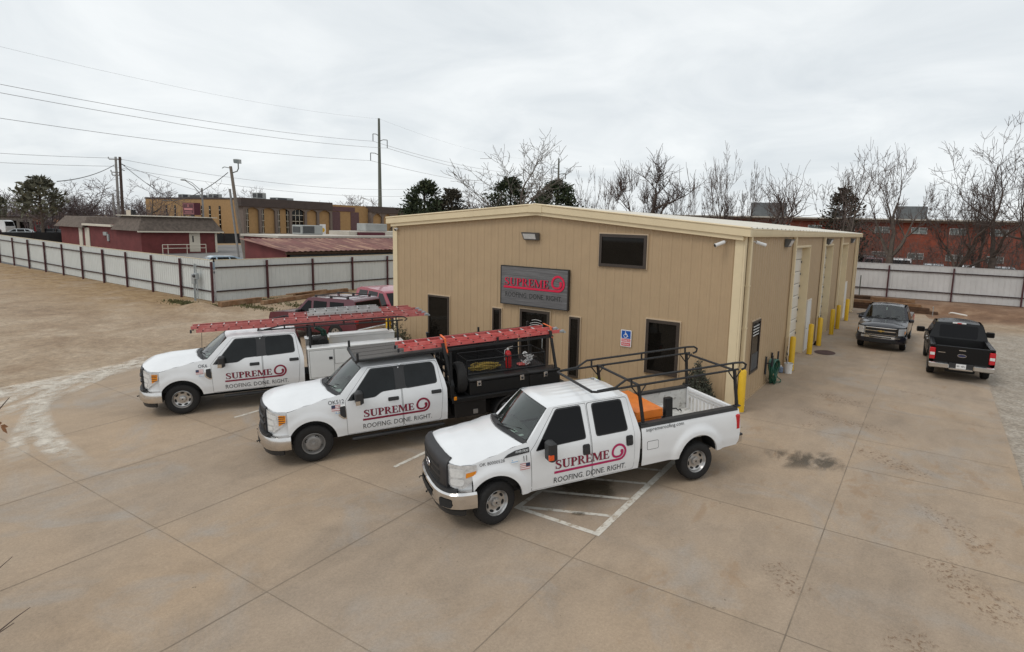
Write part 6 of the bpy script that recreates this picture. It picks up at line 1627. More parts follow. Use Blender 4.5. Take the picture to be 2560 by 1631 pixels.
def leafclump(b, c, r, n, size, rnd, flat=.6, up=0.):
    for _ in range(n):
        d = Vector((rnd.gauss(0, 1), rnd.gauss(0, 1), rnd.gauss(0, 1))).normalized() * (r * rnd.uniform(.3, 1) ** .5)
        p = Vector(c) + Vector((d.x, d.y, d.z * flat)); a = Vector((rnd.gauss(0, 1), rnd.gauss(0, 1), rnd.gauss(0, .7) + up)).normalized(); q = a.orthogonal().normalized(); s_ = size * rnd.uniform(.6, 1.4)
        b.add([p - a * s_ * .7, p + q * s_ * .38, p + a * s_, p - q * s_ * .38], [(0, 1, 2, 3)])
def shrub(name, label, x, y, h, w, m, spiky=True, n=420, cone=0.):
    rnd = random.Random(int(x * 100) + 5); t = thing(name, label, 'shrub', (x, y, gz(x, y)))
    b = MB(); f = MB()
    for i in range(n // 6):
        a = rnd.uniform(0, 2 * pi); r = w * sqrt(rnd.random()); hh = h * (rnd.uniform(.45, 1) * (1 - .35 * (r / w) ** 2) if not cone else rnd.uniform(.6, 1) * (1 - .9 * (r / w) ** .6) + .12); x1, y1 = r * cos(a), r * sin(a)
        mid = Vector((x1 * .6, y1 * .6, hh * .5)); tip = Vector((x1, y1, hh))
        b.tube([(x1 * .15, y1 * .15, -.02), mid, tip], [.012, .008, .004], 4, caps=False)
        for k in range(7):
            p = mid.lerp(tip, k / 6); d = Vector((rnd.gauss(0, .5), rnd.gauss(0, .5), 1.)).normalized() * rnd.uniform(.08, .2); s_ = Vector((rnd.gauss(0, 1), rnd.gauss(0, 1), 0)).normalized() * .012
            f.add([p - s_, p + s_, p + d + s_ * .2], [(0, 1, 2)])
            leafclump(f, p, .09, 3, .05, rnd)
    b.build('stems', M['twig'], t); f.build('foliage', m, t)
shrub('ornamental_shrub', 'loose olive shrub at the left front corner of the steel building', -12.75, -.85, 1.25, .62, M['shrub'], n=520)
shrub('juniper_shrub', 'dark upright conical juniper by the wall near the right front corner', -.88, -.62, 1.95, .52, M['juniper'], n=1100, cone=1.)
t = thing('yucca_plant', 'spiky yellow green plant by the front wall behind the near truck cab', 'plant', (-4.1, -.65, gz(0, -.65)))
b = MB()
for i in range(150):
    a = RND.uniform(0, 2 * pi); e = RND.uniform(.15, 1.45); L = RND.uniform(.35, .6); d = Vector((cos(a) * cos(e), sin(a) * cos(e), sin(e))); s_ = Vector((-sin(a), cos(a), 0)) * .014
    b.add([-s_ * .6, s_ * .6, d * L * .6 + s_, d * L, d * L * .6 - s_], [(0, 1, 2, 3, 4)])
b.build('leaves', M['yucca'], t)

# ---------------------------------------------------------------- fences
def fence(label, a, b_, zb, h, posts, m, side, rails=(.25, .82), name='panel_fence', pitch=.28):
    """ribbed panels with posts and two rails on the yard side; a,b_ plan ends; side = unit normal to the yard"""
    a, b_ = Vector(a), Vector(b_); d = (b_ - a).normalized(); L = (b_ - a).length; n = Vector(side)
    zf = zb if callable(zb) else (lambda s: zb)
    t = thing(name, label, 'fence', (0, 0, 0))
    w = MB(); us = [0.]; k = .1
    pts = [(0., 0.)]
    while k < L - .1:
        pts += [(k - .035, 0), (k - .018, .022), (k + .018, .022), (k + .035, 0)]; k += pitch
    pts.append((L, 0)); vs = []
    for u, q in pts:
        p = a + d * u + n * q; vs += [(p.x, p.y, zf(u) + .04), (p.x, p.y, zf(u) + h)]
    w.add(vs, [(2 * i, 2 * i + 2, 2 * i + 3, 2 * i + 1) for i in range(len(pts) - 1)]); w.build('panel', m, t, angle=20)
    ns = max(1, int(L / 6))
    for rz in rails:
        w = MB()
        for i in range(ns):
            u0, u1 = L * i / ns, L * (i + 1) / ns; p, q = a + d * u0 + n * .06, a + d * u1 + n * .06
            w.beam((p.x, p.y, zf(u0) + h * rz), (q.x, q.y, zf(u1) + h * rz), .06, .075)
        w.build('rail', M['rail'], t)
    w = MB(); p, q = a + n * .0, b_ + n * .0
    for i in range(ns):
        u0, u1 = L * i / ns, L * (i + 1) / ns; p, q = a + d * u0, a + d * u1
        w.beam((p.x, p.y, zf(u0) + h + .012), (q.x, q.y, zf(u1) + h + .012), .05, .025)
    w.build('cap_strip', M['cream'] if m is M['fencepanel'] else m, t)
    for u in posts:
        p = a + d * u + n * .10; w = MB(); z0 = zf(u); w.box(p.x - .05, p.x + .05, p.y - .05, p.y + .05, z0 - .1, z0 + h * .965); w.build('post', M['post'], t)
    return t
zl = lambda u: min(.3, max(0, (u - 16) * .008))
fence('long white ribbed fence with maroon posts along the left side of the gravel lot', (-30.9, 2.15), (-80, 3.35), zl, 2.42, [.0 + 3.72 * k for k in range(13)], M['fencepanel'], (0, -1))
fence('white ribbed fence running back from the corner towards the steel building', (-31.0, 2.3), (-31.4, 46), 0., 2.42, [3.1 + 3.2 * k for k in range(13)], M['fencepanel'], (1, 0))
fence('pale grey ribbed fence with maroon posts behind the drive', (-24, 31.6), (16, 33.6), lambda u: gz(-24 + u, 32.4) - .02, 2.45, [1.6 + 4.02 * k for k in range(10)], M['fencepanel2'], (.03, -1), name='rear_fence', pitch=.32)
t = thing('electric_box', 'grey electric meter boxes with conduits on the white fence near its corner', 'meter box', (-32.5, 2.03, 0))
b = MB(); b.rbox(-.18, .12, -.22, -.04, .95, 1.55, .02); b.rbox(.10, .36, -.24, -.04, 1.25, 1.60, .02); b.build('box', M['galv'], t)
b = MB()
for x, z0, z1 in ((-.12, -.1, .95), (0.02, -.1, .95), (.25, .1, 1.25), (.02, 1.55, 2.15), (.2, 1.6, 2.15)): b.tube([(x, -.12, z0), (x, -.12, z1)], .035, 6)
b.build('conduit', M['galv'], t)
b = MB(); b.lathe([(.09, 0), (.09, .08), (.05, .11), (0, .11)], (.23, -.24, 1.45), (0, -1, 0), 14); b.build('meter', M['hvacdark'], t)

# loose timbers
def plank(name, label, a, b_, w, h, z, m, group=None):
    o = MB(); o.beam((*a, z), (*b_, z), w, h); return tag(o.build(name, m), label, 'timber', group)
gp_ = 'timbers lying by the left fence'
plank('timber_beam', 'thick reddish timber nearest the fence corner and gravel heap', (-29.0, 1.4), (-29.5, 4.0), .30, .28, .12, M['timber'], gp_)
plank('timber_beam', 'long timber lying behind the thick one along the fence', (-28.3, 3.4), (-29.3, 7.3), .24, .22, .10, M['timber'], gp_)
plank('timber_beam', 'timber lying parallel to the fence nearest the suvs', (-29.6, 6.3), (-30.1, 10.6), .26, .30, .12, M['timber'], gp_)
plank('timber_plank', 'thin plank across the top of the timbers by the left fence', (-29.3, 5.6), (-29.9, 8.8), .2, .06, .31, M['timber'], gp_)
t = thing('retaining_wall', 'low dark timber retaining wall below the rear fence', 'retaining wall')
for k in range(3):
    b = MB(); b.rbox(-6, 5.0 - .5 * k, 29.22, 29.42, -.02 + .2 * k, .17 + .2 * k, .015); b.build('sleeper', M['timberdark'] if k < 2 else M['timber'], t)
plank('loose_sleeper', 'weathered sleeper lying on top of the retaining wall behind the grey pickup', (.9, 29.7), (3.6, 30.0), .24, .22, .68, M['timber'])
plank('short_sleeper', 'short sleeper stacked against the rear fence near the building corner', (-.4, 30.2), (.9, 30.3), .24, .2, .67, M['timberdark'])
t = thing('pvc_pipe', 'white elbowed drain pipe lying on the dirt beside the drive', 'pipe', (6.0, 27.2, .30)); b = MB(); b.tube([(-.42, .14, .05), (-.35, .0, .12), (-.25, -.02, .13), (.5, -.3, .06)], .045, 8); b.build('pipe', M['pvc'], t)
t = thing('standpipe', 'thin upright pipe stub standing before the retaining wall', 'pipe', (4.7, 28.4, 0)); b = MB(); b.tube([(0, 0, -.1), (.01, 0, .55)], .025, 6); b.lathe([(.03, .5), (.035, .58), (0, .6)], (0, 0, 0), (0, 0, 1), 8); b.build('pipe', M['galv'], t)
t = thing('black_tarp', 'crumpled black sheet on the ground behind the grey pickup', 'tarp', (1.6, 25.6, .0)); b = MB()
b.patch(ell(0, 0, 1.1, .35, 18), lambda x, y: (x, y, .02 + .16 * max(0, 1 - (x / 1.1) ** 2 - (y / .35) ** 2) * (1 + .5 * sin(7 * x + 3 * y))), .15); b.build('sheet', M['tarp'], t)
t = thing('rear_gate_post', 'thin blue grey post at the far corner behind the building', 'post', (.1, 30.4, .5)); b = MB(); b.tube([(0, 0, -.4), (0, 0, 1.7)], .04, 6); b.build('post', M['steelpole'], t)

# ---------------------------------------------------------------- neighbouring buildings
def wallbox(par, m, x0, x1, y0, y1, z0, z1, name='wall'):
    b = MB(); b.box(x0, x1, y0, y1, z0, z1); return b.build(name, m, par)
# rusty roofed shed by the fence
t = thing('rusty_roof_shed', 'low red brick shed with a long rusty red corrugated roof behind the white fence', 'shed')
b = MB(); b.add([(-33.9, 8.7, -.1), (-38.8, 8.7, -.1), (-38.8, 8.7, 3.22), (-33.9, 8.7, 2.62)], [(0, 1, 2, 3)]); b.box(-38.95, -38.8, 8.7, 34, -.1, 3.2); b.box(-34.1, -33.9, 8.7, 34, -.1, 2.2); b.build('wall', M['brickred'], t)
M['rustroof'] = mat('rust_red_corrugated', (.17, .065, .055), .8, var=.3, scale=1.2, stretch=(.35, 2.2, 1), alt=(.36, .21, .14), altpos=(.48, .66), altscale=1.3, var2=.2, scale2=.4)
b = MB(); pts = []
y = 8.3
while y < 34: pts += [(y, 0), (y + .1, .035), (y + .2, .035), (y + .3, 0)]; y += .42
vs = []
for y, d in pts: vs += [(-33.3, y, 2.66 + d), (-38.95, y, 3.34 + d)]
b.add(vs, [(2 * i, 2 * i + 1, 2 * i + 3, 2 * i + 2) for i in range(len(pts) - 1)]); b.build('roof', M['rustroof'], t, angle=20)
b = MB(); b.box(-33.6, -33.5, 8.4, 34, 2.45, 2.64); b.build('eave_board', M['timberdark'], t)
b = MB(); b.box(-33.88, -33.84, 8.9, 34, .3, 2.4); b.build('gate_panel', M['hvacdark'], t)
# flat roofed white-edged block behind it with a rooftop unit
t = thing('flat_roof_block', 'pale flat roof of a low block behind the rusty shed', 'building')
wallbox(t, M['brickred'], -44, -39.3, 11.6, 40, 0, 3.38); b = MB(); b.box(-44.2, -39.1, 11.4, 40.3, 3.38, 3.54); b.build('roof', M['flatroof'], t)
b = MB(); b.box(-41.2, -40.9, 20.5, 23.5, 3.54, 3.82); b.build('doorway', M['burgundy'], t)
b = MB(); b.box(-44, -41.2, 19.6, 34, 3.54, 3.9); b.build('roof_plinth', M['flatroof'], t)
def unit(name, label, x0, x1, y0, y1, z0, z1, g=None, dark=True):
    t = thing(name, label, 'rooftop unit', ((x0 + x1) / 2, (y0 + y1) / 2, z0), group=g); a, c, h = (x1 - x0) / 2, (y1 - y0) / 2, z1 - z0
    b = MB(); b.rbox(-a, a, -c, c, .0, h, .03); b.build('casing', M['hvac'], t)
    if dark:
        b = MB(); b.box(a, a + .02, -c * .85, c * .2, h * .15, h * .9); b.box(-a * .8, a * .8, -c - .02, -c, h * .2, h * .85); b.build('grille', M['hvacdark'], t)
    return t
unit('roof_air_conditioner', 'pale air conditioning unit with dark grilles on the flat roof above the rusty shed', -43.6, -42.3, 15.6, 17.7, 3.54, 4.35, 'units on the flat roof')
unit('roof_air_conditioner', 'long grey ducted unit on the flat roof next to the steel pole', -43.6, -42.3, 22.4, 25.0, 3.9, 4.62, 'units on the flat roof', False)
# red brick mansard building
t = thing('mansard_building', 'low dark red brick building with grey shingled mansard roof and white door', 'building')
b = MB(); b.box(-101.5, -78, 18.6, 27.4, -.2, 3.2); b.box(-84.6, -78, 18.55, 18.6, 0, 3.); b.build('wall', M['brickred'], t)
b = MB()
def mans(x0, x1, y0, y1, z0, z1, o, i):
    b.loft([[(x0 - o, y0 - o, z0), (x1 + o, y0 - o, z0), (x1 + o, y1 + o, z0), (x0 - o, y1 + o, z0)], [(x0 + i, y0 + i, z1), (x1 - i, y0 + i, z1), (x1 - i, y1 - i, z1), (x0 + i, y1 - i, z1)]], caps=True)
mans(-84, -78, 18.6, 27.5, 2.75, 4.55, .6, .35); b.build('mansard_roof', M['shingle'], t, angle=10); b = MB(); mans(-101.5, -93.5, 18.6, 24, 2.75, 4.2, .6, .5)
b.build('mansard_roof', M['shingle'], t, angle=10)
b = MB(); b.box(-84.1, -77.9, 18.5, 27.6, 4.53, 4.62); b.box(-93.2, -84.7, 18.1, 18.7, 3.05, 3.3); b.box(-77.55, -77.35, 18.0, 28.1, 2.62, 2.78); b.box(-77.98, -77.9, 27.2, 27.45, 0, 2.7); b.build('white_trim', M['creamwall'], t)
b = MB(); b.box(-93.5, -92.2, 18.5, 18.58, .1, 2.75); b.build('door', M['creamwall'], t); b = MB(); b.box(-95.4, -94.4, 18.5, 18.58, .1, 2.75); b.build('door', M['creamwall'], t)
b = MB(); b.box(-78.02, -77.93, 24.0, 25.3, .15, 2.65); d = b.build('door', M['creamwall'], t)
b = MB(); b.box(-77.93, -77.9, 24.35, 24.5, 1.4, 2.2); b.build('door_light', M['seam'], d)
b = MB(); b.box(-88.0, -87.0, 18.45, 18.6, 1.9, 2.35); b.box(-86.9, -86.5, 18.45, 18.6, 1.2, 2.1); b.build('meter_box', M['hvac'], t)
unit('roof_condenser', 'grey condenser on the flat roof between the mansards', -88.0, -86.2, 21, 23, 3.3, 4.4, 'condensers on the mansard building')
unit('roof_condenser', 'darker condenser beside the mansard on the red brick building', -85.9, -84.9, 21, 22.6, 3.3, 4.3, 'condensers on the mansard building')
t = thing('ramp_railing', 'pale tubular handrail beside the white door of the red brick building', 'handrail', (-76.6, 0, 0)); b = MB()
for z in (.7, 1.15): b.tube([(0, 20.2, z), (0, 25.3, z)], .045, 6)
for y in (20.2, 20.8, 23.0, 25.3): b.tube([(0, y, -.02), (0, y, 1.15)], .045, 6)
b.build('rail', M['creamwall'], t)
# black windscreen fence
t = thing('screened_fence', 'black fabric covered fence behind the red brick building', 'fence'); b = MB(); b.box(-104.1, -104.0, -30, 60, .0, 1.75); b.build('fabric', M['screen'], t); b = MB()
for k in range(28): b.tube([(-103.95, -30 + k * 3.3, 0), (-103.95, -30 + k * 3.3, 1.95)], .04, 5)
b.build('post', M['rail'], t, kind='stuff')
# yellow brick office block with arcade
t = thing('yellow_brick_office', 'two storey yellow brick office with brown fascia and tall arched bays', 'building')
b = MB(); b.box(-156, -117.2, 53, 110, -.2, 8.2); b.box(-117.2, -115.75, 53, 73.2, -.2, 6.86); b.build('wall', M['ybrick'], t)
b = MB(); b.box(-156.2, -117.2, 52.9, 53.0, 8.2, 8.5); b.box(-117.2, -115, 52.2, 73.4, 6.85, 8.55); b.box(-156.2, -115.1, 53, 73.3, 8.2, 8.54); b.build('fascia', M['brownfascia'], t)
for x, z0 in ((-146.3, 4.0), (-142.5, 4.0), (-138.6, 3), (-134.8, 3), (-131.2, 3), (-128.1, 2.9), (-124.3, 1.1)):
    b = MB(); b.box(x - .3, x + .3, 52.92, 53.02, z0, 6.8); w_ = b.build('slot_window', M['bglass'], t)
    b = MB()
    for z in range(int(z0) + 1, 7): b.box(x - .3, x + .3, 52.9, 52.95, z - .05, z + .05)
    b.build('transom', M['creamwall'], w_)
ya = [53.0, 56.3, 59.8, 63.1, 66.7, 69.8, 73.2]
for y in ya:
    b = MB(); b.box(-117.2, -115.3, y - .28, y + .28, -.2, 6.85); b.build('column', M['greycol'], t)
for y0, y1 in zip(ya, ya[1:]):
    b = MB(); pts = [(y0 + .28 + (y1 - y0 - .56) * i / 12, 6.15 + .55 * sin(pi * i / 12)) for i in range(13)]
    vs = []
    for y, z in pts: vs += [(-115.3, y, z), (-115.3, y, 6.86)]
    b.add(vs, [(2 * i, 2 * i + 2, 2 * i + 3, 2 * i + 1) for i in range(12)]); b.build('arch', M['greycol'], t)
for y0, y1 in ((56.7, 57.3), (60.2, 60.8), (62.2, 63.0), (63.5, 66.3), (53.4, 54.0)):
    b = MB(); b.box(-115.8, -115.7, y0, y1, .2, 6.6); w_ = b.build('tall_window', M['bglass'], t)
    b = MB()
    for z in (1.5, 2.8, 4.1, 5.4): b.box(-115.7, -115.66, y0, y1, z - .05, z + .05)
    for k in range(1, max(2, int((y1 - y0) / .7))): yy = y0 + k * (y1 - y0) / max(2, int((y1 - y0) / .7)); b.box(-115.7, -115.66, yy - .04, yy + .04, .2, 6.6)
    b.build('glazing_bar', M['creamwall'], w_)
b = MB(); b.box(-115.75, -115.65, 70.3, 71.9, .3, 3.6); b.build('board', M['signwhite'], t); b = MB(); b.lathe([(.5, 0), (.5, .06), (0, .07)], (-115.65, 71.1, 2.3), (1, 0, 0), 20); b.build('roundel', M['yellow'], t)
t = thing('purple_bay_building', 'farther yellow and purple brick wing beyond the yellow office', 'building')
b = MB(); b.box(-150, -117.3, 110, 114, -.2, 6); b.build('end_wall', M['ybrick'], t); b = MB(); b.box(-117.6, -116.6, 74.1, 84.7, -.2, 7.7); b.build('wall', M['ybrick'], t)
b = MB(); b.box(-116.6, -116.5, 74.4, 76.5, -.2, 6.6); b.box(-116.6, -116.5, 79.5, 81.9, -.2, 6.6); b.box(-116.6, -116.45, 74.1, 80.7, 6.7, 7.75); b.build('purple_bay', M['purple'], t)
b = MB(); b.box(-117.4, -115, 84.7, 110, 6.7, 8.25); b.build('fascia', M['brownfascia'], t)
b = MB(); b.box(-118, -115.75, 84.7, 110, -.2, 6.7); b.build('rear_wall', M['ybrick'], t)
for y in (84.9, 88.2, 91.4, 94.6, 97.8, 101, 104):
    b = MB(); b.box(-117., -115.3, y - .28, y + .28, -.2, 6.7); b.build('column', M['greycol'], t)
    b = MB(); pts = [(y + .28 + 2.64 * i / 10, 5.6 + .9 * sin(pi * i / 10)) for i in range(11)]; vs = []
    for yy, z in pts: vs += [(-115.3, yy, z), (-115.3, yy, 6.72)]
    b.add(vs, [(2 * i, 2 * i + 2, 2 * i + 3, 2 * i + 1) for i in range(10)]); b.build('arch', M['greycol'], t)
g_ = 'rooftop units on the yellow office'
for lb, x0, x1, z1 in (('leftmost small unit on the yellow office roof', -147.2, -145.4, 9.45), ('wide pale unit on the yellow office roof', -142.6, -137.2, 9.3), ('small dark unit on the yellow office roof left of the leaning pole', -134.2, -132.4, 9.5), ('green grey unit on the roof right of the leaning pole', -117.4, -114.6 - 1.2, 9.75), ('low pale unit farther right on the yellow office roof', -121, -118.5, 9.1)):
    unit('rooftop_unit', lb, x0, x1, 56 if 'farther' not in lb else 62, 58 if 'farther' not in lb else 66, 8.54, z1, g_)
# far shops on the left
t = thing('grey_shop', 'small grey flat roofed shop at the far left', 'building'); wallbox(t, M['greywall'], -156, -150, 24, 30.2, -.2, 3.3); b = MB(); b.box(-156.3, -149.7, 23.7, 30.4, 3.3, 3.55); b.build('roof', M['brownfascia'], t); b = MB(); b.box(-150.05, -149.95, 26.9, 27.7, .2, 2.6); b.box(-150.05, -149.95, 28.2, 29.6, 1., 2.4); b.build('window', M['bglass'], t)
t = thing('red_shop', 'bright red fronted shop with rusty orange roof and white windows', 'building'); wallbox(t, M['brightred'], -158, -150, 30.4, 41, -.2, 2.5)
b = MB(); b.loft([[(-149.2, 30.2, 2.45), (-149.2, 41.3, 2.3), (-158, 41.3, 2.4), (-158, 30.2, 2.4)], [(-151.5, 30.2, 3.2), (-151.5, 41.0, 3.05), (-158, 41, 3.1), (-158, 30.2, 3.2)]], caps=True); b.build('roof', M['rust'], t, angle=10)
b = MB(); b.box(-149.5, -149.3, 31.9, 33.3, 2.25, 3.3); b.build('sign_board', M['signwhite'], t)
for y in (30.7, 31.7, 33.4, 34.8, 36.4): 
    b = MB(); b.box(-150.02, -149.9, y, y + .7, .5, 1.9); w_ = b.build('window', M['winwhite'], t); b = MB(); b.box(-149.9, -149.88, y + .08, y + .62, .6, 1.15); b.box(-149.9, -149.88, y + .08, y + .62, 1.25, 1.8); b.build('pane', M['bglass'], w_)
# burgundy board sign and small white board
t = thing('burgundy_pole_sign', 'burgundy board sign on a stub pole in front of the yellow office', 'sign', (-92, 31, 0)); b = MB(); b.box(-1.65, 1.65, .0, .9, 4.85, 6.65); b.build('sign_box', M['burgundy'], t)
b = MB()
for q in ((-1.5, 1.5, 5.0, 5.06), (-1.5, 1.5, 6.45, 6.5), (-1.5, -1.45, 5.06, 6.45), (1.45, 1.5, 5.06, 6.45)): b.box(q[0], q[1], -.03, .0, q[2], q[3])
b.box(-1.2, 1.2, -.03, 0, 5.55, 5.85); b.box(-1.0, 1.0, -.03, 0, 5.22, 5.32); b.box(-.25, -.1, -.03, 0, 6.0, 6.4); b.box(.1, .25, -.03, 0, 6.0, 6.4); b.box(-.25, .25, -.03, 0, 6.12, 6.22)
b.build('sign_face', M['flagred'], t); b = MB(); b.tube([(0, .45, 0), (0, .45, 4.85)], .2, 8); b.build('pole', M['polegrey'], t)
t = thing('small_board_sign', 'small cream and black board sign above the red brick building', 'sign', (-111, 31, 0)); b = MB(); b.box(-1.0, .6, 0, .5, 4.35, 5.3); b.build('sign_box', M['creamwall'], t); b = MB(); b.box(.6, 1.2, 0, .5, 4.35, 5.35); b.build('side_panel', M['signblack'], t); b = MB(); b.tube([(0, .25, 0), (0, .25, 4.35)], .12, 6); b.build('pole', M['polegrey'], t)
# long brick apartments behind the trees
t = thing('brick_apartments', 'long two storey orange red brick block with pale windows behind bare trees', 'building')
b = MB(); b.box(-34, 40, 60, 72, .5, 6.55); b.build('wall', M['aptbrick'], t)
b = MB(); b.box(-34.6, 40.6, 59.4, 72.6, 6.55, 6.80); b.build('fascia', M['timberdark'], t); b = MB(); b.box(-34.7, 40.7, 59.3, 72.7, 6.80, 6.95); b.build('roof', M['flatroof'], t)
for k in range(-9, 9):
    for z0, z1 in ((5.35, 6.05), (2.53, 3.25)):
        x = 1.9 + 3.62 * k - (.1 if z0 < 4 else 0); b = MB()
        b.box(x, x + 1.55, 59.93, 60.03, z0, z1); w_ = b.build('window', M['winwhite'], t)
        b = MB(); b.box(x + .05, x + .74, 59.9, 59.93, z0 + .05, z1 - .05); b.box(x + .81, x + 1.5, 59.9, 59.93, z0 + .05, z0 + (z1 - z0) * .48); b.box(x + .81, x + 1.5, 59.9, 59.93, z0 + (z1 - z0) * .54, z1 - .05); b.build('pane', M['winpale'], w_)
_h = M['hvac']; M['hvac'] = mat('hvac_dull', (.13, .14, .145), .7, var=.15)
unit('apartment_roof_unit', 'large grey unit on the apartment roof behind a twisted pollarded tree', -16.2, -12.2, 61, 63, 6.95, 8.7, 'units on the apartment roof', False)
unit('apartment_roof_unit', 'small pale unit on the apartment roof right of the large one', -6.6, -5.3, 61, 63, 6.95, 7.9, 'units on the apartment roof')
unit('apartment_roof_unit', 'wide dark unit on the apartment roof behind the broad bare tree', .2, 3.2, 61, 63, 6.95, 8.4, 'units on the apartment roof', False)
M['hvac'] = _h

# ---------------------------------------------------------------- poles and wires
def wire(label, a, b, sag, r, m, n=24, group='overhead wires'):
    a, b = Vector(a), Vector(b); w = MB()
    w.tube([a.lerp(b, i / n) - Vector((0, 0, 4 * sag * (i / n) * (1 - i / n))) for i in range(n + 1)], r, 4, caps=False)
    return tag(w.build('overhead_wire', m), label, 'wire', group)
t = thing('utility_pole', 'dark bare wooden pole in front of the red brick building', 'utility pole', (-83.6, 19.1, 0)); b = MB(); b.tube([(0, 0, -.2), (.0, .0, 6), (.02, .1, 11.75)], [.19, .17, .14], 10); b.build('pole', M['poledark'], t)
b = MB(); b.tube([(.1, .2, 10.9), (.3, .5, 10.7)], .05, 5); b.tube([(.1, .2, 10.2), (.3, .4, 10.1)], .05, 5); b.build('bracket', M['dark'], t)
t = thing('utility_pole', 'pale grey utility pole with crossarms behind the dark wooden pole', 'utility pole', (-116.3, 31.6, 0)); b = MB(); b.tube([(0, 0, -.2), (0, .2, 14.2)], [.24, .17], 10); b.tube([(-.5, -.5, -.2), (-.5, -.4, 8)], .13, 8); b.build('pole', M['polegrey'], t)
for z, wv in ((13.75, 1.5), (11.6, 1.1), (11.1, .9)):
    b = MB(); b.beam((-.85 * wv * .5, -.5 * wv * .7, z), (.85 * wv * .6, .5 * wv, z), .14, .16); b.build('crossarm', M['polegrey'], t)
    b = MB()
    for k_ in (-.5, .1, .55): b.lathe([(.09, 0), (.12, .12), (.06, .3), (0, .34)], (k_ * wv * .85, k_ * wv * .8, z + .08), (0, 0, 1), 8)
    b.build('insulator', M['hvac'], t)
t = thing('flood_light_pole', 'leaning weathered pole with a flood light on top and a pale conduit beside it', 'light pole', (-60.7, 20.7, 0))
b = MB(); b.tube([(.3, .45, -.2), (-.15, .0, 5), (-.45, -.35, 10.2)], [.20, .18, .14], 10); b.build('pole', M['pole'], t)
b = MB(); b.tube([(-.15, -.05, -.2), (-.42, -.3, 4.5), (-.55, -.5, 7.8)], .11, 8); b.build('conduit', M['polegrey'], t)
b = MB(); b.tube([(-.4, -.3, 9.5), (-.05, .1, 9.7), (.05, .2, 10.0), (.05, .2, 10.55)], .06, 6); b.tube([(-.45, -.35, 10.0), (-.85, -.8, 10.1), (-1.0, -.95, 9.95)], .04, 6); b.build('bracket', M['steelpole'], t)
b = MB(); b.hexa([(-.22, -.10, 10.55), (.26, .2, 10.5), (.34, .4, 10.52), (-.10, .2, 10.6), (-.25, -.12, 10.98), (.23, .18, 10.92), (.32, .4, 10.95), (-.10, .2, 11.02)]); h = b.build('flood_light', M['hvac'], t)
b = MB(); b.add([(-.22, -.14, 10.60), (.23, .15, 10.55), (.2, .13, 10.88), (-.25, -.16, 10.94)], [(0, 1, 2, 3)]); b.build('lens', M['winpale'], h)
for i, (lb, x, y, T_, arms) in enumerate((('tall weathered steel transmission pole with three davit arms behind the yellow office', -131.6, 101.5, 32.9, ((-1.0, -1.3, 28.6, 26.6), (1.4, 1.6, 27.2, 25.0), (-1.5, -1.8, 23.4, 21.3))), ('distant transmission pole with three arms behind the cedars', -185.5, 277.6, 43, ((-3.2, -2.2, 37.6, 34.6), (3.4, 2.2, 34.5, 31.5), (-4.2, -2.6, 30.0, 27.2))))):
    t = thing('transmission_pole', lb, 'transmission pole', (x, y, 0), group='transmission poles'); b = MB(); b.tube([(0, 0, -.2), (0, 0, T_)], [.62 if i == 0 else .9, .30 if i == 0 else .45], 12); b.build('mast', M['steelpole'], t)
    for ax_, ay_, z0, z1 in arms:
        b = MB(); q = .10 if i == 0 else .22; b.tube([(0, 0, z0 - .5), (ax_ * .5, ay_ * .5, z0), (ax_, ay_, z0)], q, 6); a = b.build('davit_arm', M['steelpole'], t); b = MB(); b.tube([(ax_, ay_, z0), (ax_, ay_, z1)], q * 1.1, 6); b.build('insulator', M['hvacdark'], a)
gw = 'high voltage lines'
for lb, p0, pl, pr, sg in (('uppermost thin line from the tall steel pole', (-131.6, 101.5, 32.8), (-77.7, -74.6, 31.0), (-185.5, 277.6, 43), 5.6), ('second line from the tall steel pole, to its upper left arm', (-132.6, 100.2, 26.6), (-78.7, -75.9, 25.6), (-188.7, 275.4, 34.6), 4.5), ('third line from the tall steel pole, to its right arm', (-130.2, 103.1, 25.0), (-76.3, -73, 24.0), (-182.1, 279.8, 31.5), 4.5), ('lowest line on the tall steel pole, to its lower left arm', (-133.1, 99.7, 21.3), (-79.2, -76.4, 20.4), (-189.7, 275, 27.2), 3.7)):
    th = .013 if 'uppermost' in lb else .035
    wire(lb + ', running left', p0, pl, sg, th, M['wiregrey'], 30, gw); wire(lb + ', running right', p0, pr, sg * .75, th * 1.2, M['wiregrey'], 24, gw)
wire('upper street wire from the grey pole running left', (-116.3, 31.6, 13.95), (-116.3, -25, 14.0), 1.2, .028, M['wiregrey']); wire('lower street wire from the grey pole running left', (-116.3, 31.6, 12.6), (-116.3, -25, 12.6), 1.2, .028, M['wiregrey'])
wire('upper street wire from the grey pole running right above the yellow office', (-116.5, 31.6, 14.0), (-119, 108, 14.2), 2.1, .028, M['wiregrey']); wire('lower street wire from the grey pole running right above the yellow office', (-116.5, 31.6, 12.5), (-119, 108, 12.2), 1.9, .028, M['wiregrey'])
wire('thick black cable from the far left trees up to the grey pole', (-90.5, 15.0, 8.5), (-116.2, 31.5, 12.8), .5, .055, M['wire']); wire('thick black cable sagging from the leaning pole to the yellow office', (-61.1, 20.0, 9.5), (-103, 32.6, 7.0), 1.0, .05, M['wire'])
wire('thin wire sloping from the dark wooden pole to the yellow office', (-83.6, 19.2, 10.9), (-117.2, 53.2, 7.8), .4, .025, M['wiregrey']); wire('guy wire at the top of the dark wooden pole', (-83.4, 19.4, 10.8), (-91.5, 30, 6.0), .3, .04, M['wire'])
